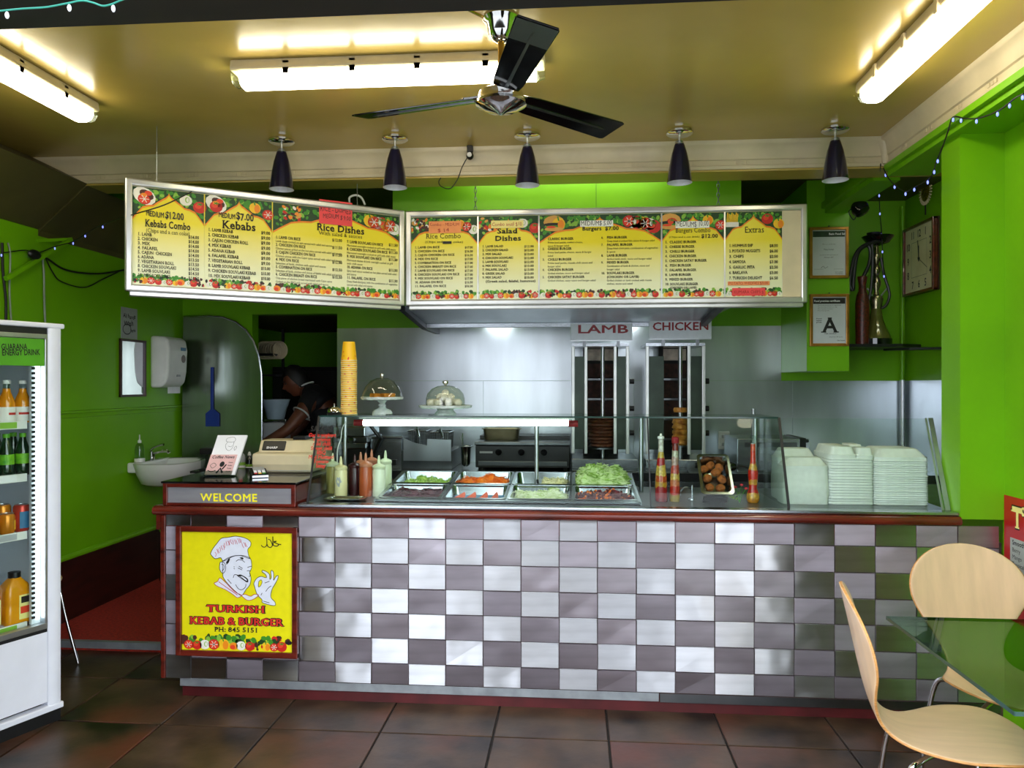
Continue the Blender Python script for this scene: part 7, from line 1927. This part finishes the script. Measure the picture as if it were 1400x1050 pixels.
MB().lathe([(7 * k_, hz_(421)), (7.5 * k_, hz_(416)), (9 * k_, hz_(409)), (7.5 * k_, hz_(404)), (4 * k_, hz_(402)), (3 * k_, hz_(396)), (6 * k_, hz_(388)), (6 * k_, hz_(384)), (3 * k_, hz_(376)), (5.5 * k_, hz_(370)), (5.5 * k_, hz_(366)), (3 * k_, hz_(360)), (6 * k_, hz_(352)), (5.5 * k_, hz_(347)), (3 * k_, hz_(340)), (2.5 * k_, hz_(330))], n=24).build('stem', 'old_brass', t, smooth=True)
MB().lathe([(4 * k_, hz_(334)), (14 * k_, hz_(331)), (20 * k_, hz_(323)), (20.5 * k_, hz_(322)), (14 * k_, hz_(329)), (3 * k_, hz_(331))], (2 * k_, 0, 0), n=32, close=False).build('ash_tray', 'black_gloss', t, smooth=True)
MB().lathe([(3 * k_, hz_(331)), (5 * k_, hz_(326)), (9 * k_, hz_(319)), (9.5 * k_, hz_(317)), (7 * k_, hz_(319)), (0, hz_(323))], (-3 * k_, 0, 0), n=24, close=False).build('bowl', 'black_plastic', t, smooth=True)
for s_ in (-1, 1): MB().cyl((s_ * 6 * k_, -.01, hz_(403)), (s_ * 13 * k_, -.015, hz_(393)), 1.1 * k_, n=8).build('peg', 'alu', t, smooth=True)
HP = lambda px, py, dy=0.: Vector(((px - 1198) * k_, -.06 + dy, hz_(py)))
hose = [HP(1203, 329), HP(1190, 332), HP(1175, 338), HP(1166, 350), HP(1161, 370), HP(1159, 388), HP(1163, 396), HP(1164, 380), HP(1167, 355), HP(1172, 342), HP(1182, 336), HP(1186, 345), HP(1184, 362), HP(1177, 378), HP(1175, 388)]
MB().tube(spline(hose, 5), 2.6 * k_, 8).build('hose', 'black_plastic', t, smooth=True)
MB().tube(spline([HP(1188, 334), HP(1189, 360), HP(1187, 392), HP(1184, 410)], 5), 2.2 * k_, 8).build('hose', 'black_plastic', t, smooth=True)
MB().tube(spline([HP(1202, 352, .03), HP(1206, 375, .03), HP(1212, 395, .03), HP(1213, 405, .03), HP(1209, 416, .03), HP(1203, 421, .03)], 5), 2 * k_, 8).build('hose', 'black_plastic', t, smooth=True)
MB().cyl(HP(1157, 378), HP(1157.5, 402), 2.4 * k_, n=10).build('mouthpiece', 'chrome', t, smooth=True)
pr = aY(1179, 471, 5.44)
t = thing('hookah_vase', 'dark red ornamented bottle standing behind the hookah hose', 'vase', (pr.x, 5.44, sz + .0005))
mat('ornate_red', '6a2014', .4, var=.4, scale=70, col2='180806')
MB().lathe([(0, 0), (8.5 * k_, 0), (9 * k_, hz_(440)), (9 * k_, hz_(415)), (7.5 * k_, hz_(404)), (5 * k_, hz_(398)), (4.5 * k_, hz_(388))], n=24).build('vase_body', 'ornate_red', t, smooth=True)
MB().lathe([(4.6 * k_, hz_(390)), (5.5 * k_, hz_(384)), (6.5 * k_, hz_(379)), (6 * k_, hz_(378)), (0, hz_(380))], n=20).build('collar', 'ornate_red', t, smooth=True)

# clock on the kitchen right wall; local x runs toward the camera side
c0, c1_ = aX(1240.5, 403, KRW - .01), aX(1283, 395, KRW - .01)
zt_, zb_ = aX(1283, 296, KRW).z, aX(1283, 396, KRW).z
t = thing('wall_clock', 'square wall clock with a dark red wooden rim', 'clock', (KRW - .001, c0.y, zb_), -PI / 2)
W4, H4 = c0.y - c1_.y, zt_ - zb_
mat('clock_face', 'cfc38c', .4, var=.15, scale=6, col2='e6dcb0')
MB().box(0, W4, -.012, 0, 0, H4).build('back', 'wainscot_brown', t)
for q in ((0, W4, 0, .02), (0, W4, H4 - .02, H4)): MB().box(q[0], q[1], -.045, -.012, q[2], q[3]).build('rim', 'mahogany', t, bevel=.004)
for q in ((0, .02), (W4 - .02, W4)): MB().box(q[0], q[1], -.0455, -.012, 0, H4).build('rim', 'mahogany', t, bevel=.004)
fc = MB().box(.02, W4 - .02, -.03, -.012, .02, H4 - .02).build('face', 'clock_face', t)
s = MB(); cx, cz = W4 / 2, H4 / 2
for k in range(1, 13):
    a = PI / 2 - k * PI / 6; c_, s_ = math.cos(a), math.sin(a); m_ = max(abs(c_), abs(s_)); R = .36
    text(s, str(k), cx + W4 * R * c_ / m_ * (1 if m_ else 1), cz + H4 * R * s_ / m_ - .025, .05, -.031, 'b', align='c', sx=.8)
q = .25
for a, b in (((-q, -q), (q, -q)), ((q, -q), (q, q)), ((q, q), (-q, q)), ((-q, q), (-q, -q))): stroke(s, [(cx + a[0] * W4, cz + a[1] * H4), (cx + b[0] * W4, cz + b[1] * H4)], .002, -.031)
s.build('numerals', 'lettering_black', fc, recalc=False)
for nm, a, L_, w_ in (('hour_hand', 92, .09, .012), ('minute_hand', 97, .13, .008), ('second_hand', -32, .15, .0025)):
    h = MB(); a = math.radians(a); h.bar((cx - math.cos(a) * .02, -.033, cz - math.sin(a) * .02), (cx + math.cos(a) * L_, -.033, cz + math.sin(a) * L_), w_, .0015, up=(0, 1, 0)); h.build(nm, 'black_plastic', fc)
MB().cyl((cx, -.036, cz), (cx, -.03, cz), .01, n=12).build('hub', 'black_plastic', fc)
# sun medallion hanging above the clock
cm_ = aX(1266, 262, KRW - .02)
t = thing('sun_medallion', 'gold sun medallion with a beaded rim hanging above the clock', 'ornament', cm_, -PI / 2)
mat('medal_gold', '9a8420', .3, .7, var=.3, scale=40)
MB().lathe([(0, .008), (.05, .008), (.066, .004), (.066, 0), (0, 0)], mx=Matrix.Rotation(PI / 2, 4, 'X'), n=32).build('disc', 'medal_gold', t, smooth=True)
for k in range(28):
    a = 2 * PI * k / 28; b = MB(); b.ball((.083 * math.cos(a), -.004, .083 * math.sin(a)), (.0075, .006, .0075), 6, 5) if False else b.cyl((.068 * math.cos(a), -.004, .068 * math.sin(a)), (.092 * math.cos(a), -.004, .092 * math.sin(a)), .0055, n=6); b.build('bead', 'cream_plastic', t, smooth=True)
s = MB()
for k in range(6):
    a = k * PI / 3; stroke(s, spline([(.012 * math.cos(a), .012 * math.sin(a)), (.03 * math.cos(a + .4), .03 * math.sin(a + .4)), (.045 * math.cos(a), .045 * math.sin(a))], 4), .004, -.009)
s.build('pattern', 'wainscot_brown', t, recalc=False)
MB().tube([(0, -.004, .092), (0, -.004, .2)], .004, 6).build('cord', 'wire_black', t); MB().tube([(0, -.004, -.092), (0, -.004, -.16)], .005, 6).build('tassel', 'wire_black', t)
MB().tube(spline([(0, -.004, .2), (-.03, -.01, .235), (0, -.012, .25), (.03, -.01, .235), (0, -.004, .2)], 5), .004, 6).build('hook', 'wire_black', t, smooth=True)

# black spotlights on the beam
for k, (px, py, lb) in enumerate(((1172, 251, 'black spotlight fixed to the green beam behind the last pendant'), (1174, 283, 'black spotlight hanging lower on the green beam above the hookah'))):
    q = aY(px, py, 4.95); t = thing('spotlight', lb, 'spotlight', q, 0, 'black spotlights')
    MB().lathe([(0, -.03), (.035, -.028), (.05, -.01), (.053, .015), (.045, .045), (.02, .055), (0, .056)], mx=Matrix.Rotation(math.radians((95, 150)[k]), 4, 'X') @ Matrix.Rotation(.4, 4, 'Y'), n=24).build('lamp_head', 'black_gloss', t, smooth=True)
    MB().tube([(0, .03, .0), (.04, .08, .02), (max(.0, 1.67 - q.x), .1, .03 if k else .05)], .008, 8).build('arm', 'black_plastic', t, smooth=True)
    MB().tube(spline([(-.03, 0, 0), (-.06, .0, -.03), (-.03, 0, -.08), (.0, .02, -.09 if k == 0 else -.03)], 4), .003, 6).build('lead', 'wire_black', t, smooth=True)

led_string('fairy_lights', 'black fairy light wire with blue bulbs looped along the green beam', [aX(1400, 128, 1.62), aX(1388, 134, 1.62), aX(1372, 147, 1.62), aX(1355, 156, 1.62), aX(1335, 162, 1.62), aX(1318, 162, 1.62), aX(1303, 160, 1.62), aX(1296, 180, 1.62), aX(1289, 200, 1.62), aX(1280, 222, 1.62), aX(1274, 240, 1.62), aX(1262, 250, 1.62), aX(1250, 256, 1.62), aX(1238, 262, 1.62), aX(1226, 255, 1.62), aX(1215, 244, 1.62), aX(1208, 230, 1.62)], 'wire_black', (.03, .1, .17, .25, .33, .38, .55, .6, .66, .76, .82, .9, .97), n=4)
led_string('fairy_lights', 'black fairy light wire dropping from the cornice corner to the hookah', [aY(1204, 224, 4.12), aY(1203, 245, 4.5), aY(1202, 265, 5.0), aY(1203, 290, 5.3), aY(1205, 314, 5.42), aY(1206, 330, 5.42), aY(1207, 355, 5.43), aY(1209, 380, 5.44)], 'wire_black', (.3, .45, .62, .8, .97), n=4)
led_string('fairy_lights', 'green fairy light wire with clear bulbs along the dark header', [aY(0, 15, FRONT - .012), aY(30, 12, FRONT - .012), aY(62, 10, FRONT - .012), aY(90, 5, FRONT - .012), aY(112, 1, FRONT - .012), aY(128, 4, FRONT - .012), aY(140, 8, FRONT - .012), aY(152, 6, FRONT - .012), aY(170, -1, FRONT - .012), aY(200, -8, FRONT - .012)], 'wire_green', (.05, .36, .8), .0022, 'bulb_clear', .006)

# poster
p0 = aX(1373, 800, RW - .004); p1_ = aX(1400, 690, RW - .004)
t = thing('smoothie_poster', 'red smoothie menu poster on the right wall, cut by the photo edge', 'poster', (RW - .001, p0.y, aX(1373, 838, RW).z), -PI / 2)
zt2 = aX(1373, 676, RW).z - aX(1373, 838, RW).z
mat('poster_red', 'b01414', .45, var=.08, scale=4)
MB().box(0, .42, -.004, 0, 0, zt2).build('sheet', 'poster_red', t)
PW_ = lambda px, py: (p0.y - aX(px, py, RW - .004).y, aX(px, py, RW - .004).z - aX(1373, 838, RW).z)
a = PW_(1383, 755); s = MB(); b = PW_(1400, 733)
q0 = PW_(1382, 736); 
bx = MB().box(PW_(1382, 790)[0], .38, -.006, -.004, PW_(1382, 815)[1], PW_(1384, 735)[1]).build('list_panel', 'grey_paper', t)
s = MB()
for k, bdy in enumerate(('Smoothies', 'Berry', 'Mango', 'Tropical')):
    u, z = PW_(1385, 744 + k * 9.6); text(s, bdy, u, z, .02 if k == 0 else .018, -.0066, 'b' if k == 0 else 'r')
s.build('lettering', 'lettering_black', bx, recalc=False)
for k, m_ in ((0, 'print_black'), (1, 'note_yellow')):
    s = MB(); u, z = PW_(1386, 720); e = .006 * (1 - k)
    text(s, 'T', u - e - .008, z - e, .085 + 2 * e, -.0045 - k * .0006, 'bs')
    stroke(s, spline([(u + .05, z + .075), (u + .075, z + .09), (u + .085, z + .07), (u + .07, z + .06), (u + .066, z + .072)], 4), .010 + .008 * (1 - k), -.0047 - k * .0006)
    s.build('title_lettering', m_, t, recalc=False)
s = MB(); rr_ = random.Random(1)
for k in range(7): s.slot(k % 4); disc(s, .03 + rr_.uniform(0, .08), .03 + k * .018, .022, .02, -.0055 - k * .0001)
s.build('fruit_print', ['print_black', 'print_green', 'print_red', 'print_brown'], t, recalc=False)

# ---- chairs: one pressed plywood shell on four chrome legs
mat('plywood', 'd9b792', .35, var=.04, scale=5, stretch=(6, 1, 1), coat=.3); mat('ply_edge', 'b98348', .5, var=.15, scale=30, stretch=(1, 1, 12))
PROF = [(.235, .432), (.21, .441), (.12, .447), (.0, .437), (-.09, .432), (-.15, .442), (-.195, .475), (-.222, .53), (-.246, .62), (-.27, .73), (-.29, .82), (-.302, .872)]
def shell_points():
    """the shell's side profile resampled by arc length, with half width at each station"""
    P = spline(PROF, 10); S = [0.]
    for a, b in zip(P, P[1:]): S.append(S[-1] + (b - a).length)
    T_ = S[-1]; out = []
    waist = .46 / .9 * T_ * .98; cb = T_ - .165; n = 46
    for i in range(n + 1):
        s = T_ * (.5 - .5 * math.cos(PI * i / n)) if True else 0
        k = max(q for q in range(len(S)) if S[q] <= s + 1e-9); k = min(k, len(S) - 2)
        f = (s - S[k]) / max(S[k + 1] - S[k], 1e-9); p = P[k] + (P[k + 1] - P[k]) * min(f, 1)
        ease = lambda x: x * x * (3 - 2 * x)
        if s < .17: w = .212 * math.sqrt(max(0, 1 - ((.17 - s) / .17) ** 2.3))
        elif s < waist: w = .212 + (.108 - .212) * ease(max(0, (s - .2) / (waist - .2))) if s > .2 else .212
        elif s < cb: w = .108 + (.222 - .108) * ease((s - waist) / (cb - waist))
        else: w = .222 * math.sqrt(max(0, 1 - ((s - cb) / (T_ - cb)) ** 2.2))
        out.append((p, max(w, .003)))
    return out
SHELL = shell_points()
def chair(label, loc, rz):
    t = thing('shell_chair', label, 'chair', loc, rz, 'plywood shell chairs')
    n = len(SHELL); nu = 14
    def fn(u, v):
        i = min(int(round(v * (n - 1))), n - 1); s = 2 * u - 1
        (y, z), w = SHELL[i]; k = (s * w / .22) ** 2
        b = min(1, max(0, (z - .45) / .2))           # 0 on the seat, 1 on the back
        return Vector((s * w, y + .035 * k * b, z + .012 * k * (1 - b)))
    mb = MB(); mb.slot(0); mb.grid(fn, nu, n - 1)
    o = mb.build('shell', ['plywood', 'ply_edge'], t, smooth=True, recalc=True)
    for p in o.data.polygons: p.use_smooth = True
    so = o.modifiers.new('ply', 'SOLIDIFY'); so.thickness = .011; so.offset = 0; so.material_offset_rim = 1
    sb_ = o.modifiers.new('sub', 'SUBSURF'); sb_.levels = 1; sb_.render_levels = 1
    MB().cyl((0, .02, .402), (0, .02, .425), .075, n=24).build('mount_plate', 'chrome', t, smooth=True)
    for sx, sy in ((-1, 1), (1, 1), (-1, -1), (1, -1)):
        MB().tube(spline([(sx * .03, .02 + sy * .03, .41), (sx * .13, .02 + sy * .12, .405), (sx * .165, .02 + sy * .16, .37), (sx * .185, .02 + sy * .185, .2), (sx * .2, .02 + sy * .2, .012)], 5), .0085, 10).build('leg', 'chrome', t, smooth=True)
        MB().cyl((sx * .2, .02 + sy * .2, 0), (sx * .2, .02 + sy * .2, .014), .011, n=10).build('foot_cap', 'black_plastic', t)
    return t
chair('plywood shell chair seen from its side at the near end of the glass table', (1.13, 2.42, 0), -1.80)
chair('plywood shell chair behind the glass table, its round back facing the counter', (1.515, 2.86, 0), PI)
t = thing('stool', 'stool almost hidden behind the drinks fridge, one chrome leg showing', 'stool', (-2.905, 3.865, 0))
MB().lathe([(0, .435), (.155, .435), (.165, .442), (.165, .452), (.155, .46), (0, .46)], n=32).build('seat', 'plywood', t, smooth=True)
for a in (10, 131, 250):
    a = math.radians(a); c_, s_ = math.cos(a), math.sin(a); r_ = .262 if c_ > 0 else .24
    MB().tube(spline([(.04 * c_, .04 * s_, .425), (.14 * c_, .14 * s_, .42), (.168 * c_, .168 * s_, .40), (.2 * c_, .2 * s_, .25), (r_ * c_, r_ * s_, .006)], 5), .0085, 10).build('leg', 'chrome', t, smooth=True)
# ---- glass table
t = thing('glass_table', 'square glass top table at the lower right corner', 'table', (1.37, 2.2, 0))
MB().box(1.005, 1.735, 1.845, 2.57, .74, .75).build('glass_top', 'table_glass', t, world=True, bevel=.001, seg=1)
eg = MB()
for a in ((1.0035, 1.005, 1.845, 2.57), (1.735, 1.7365, 1.845, 2.57), (1.005, 1.735, 1.8435, 1.845), (1.005, 1.735, 2.57, 2.5715)): MB().box(*a, .74, .75).build('glass_rim', 'glass_edge', t, world=True)
MB().lathe([(0, 0), (.2, 0), (.2, .012), (.03, .03), (.026, .05), (.026, .7), (.09, .735), (.09, .7395), (0, .7395)], (1.52, 2.2, 0), 28).build('pedestal', 'chrome', t, world=True, smooth=True)
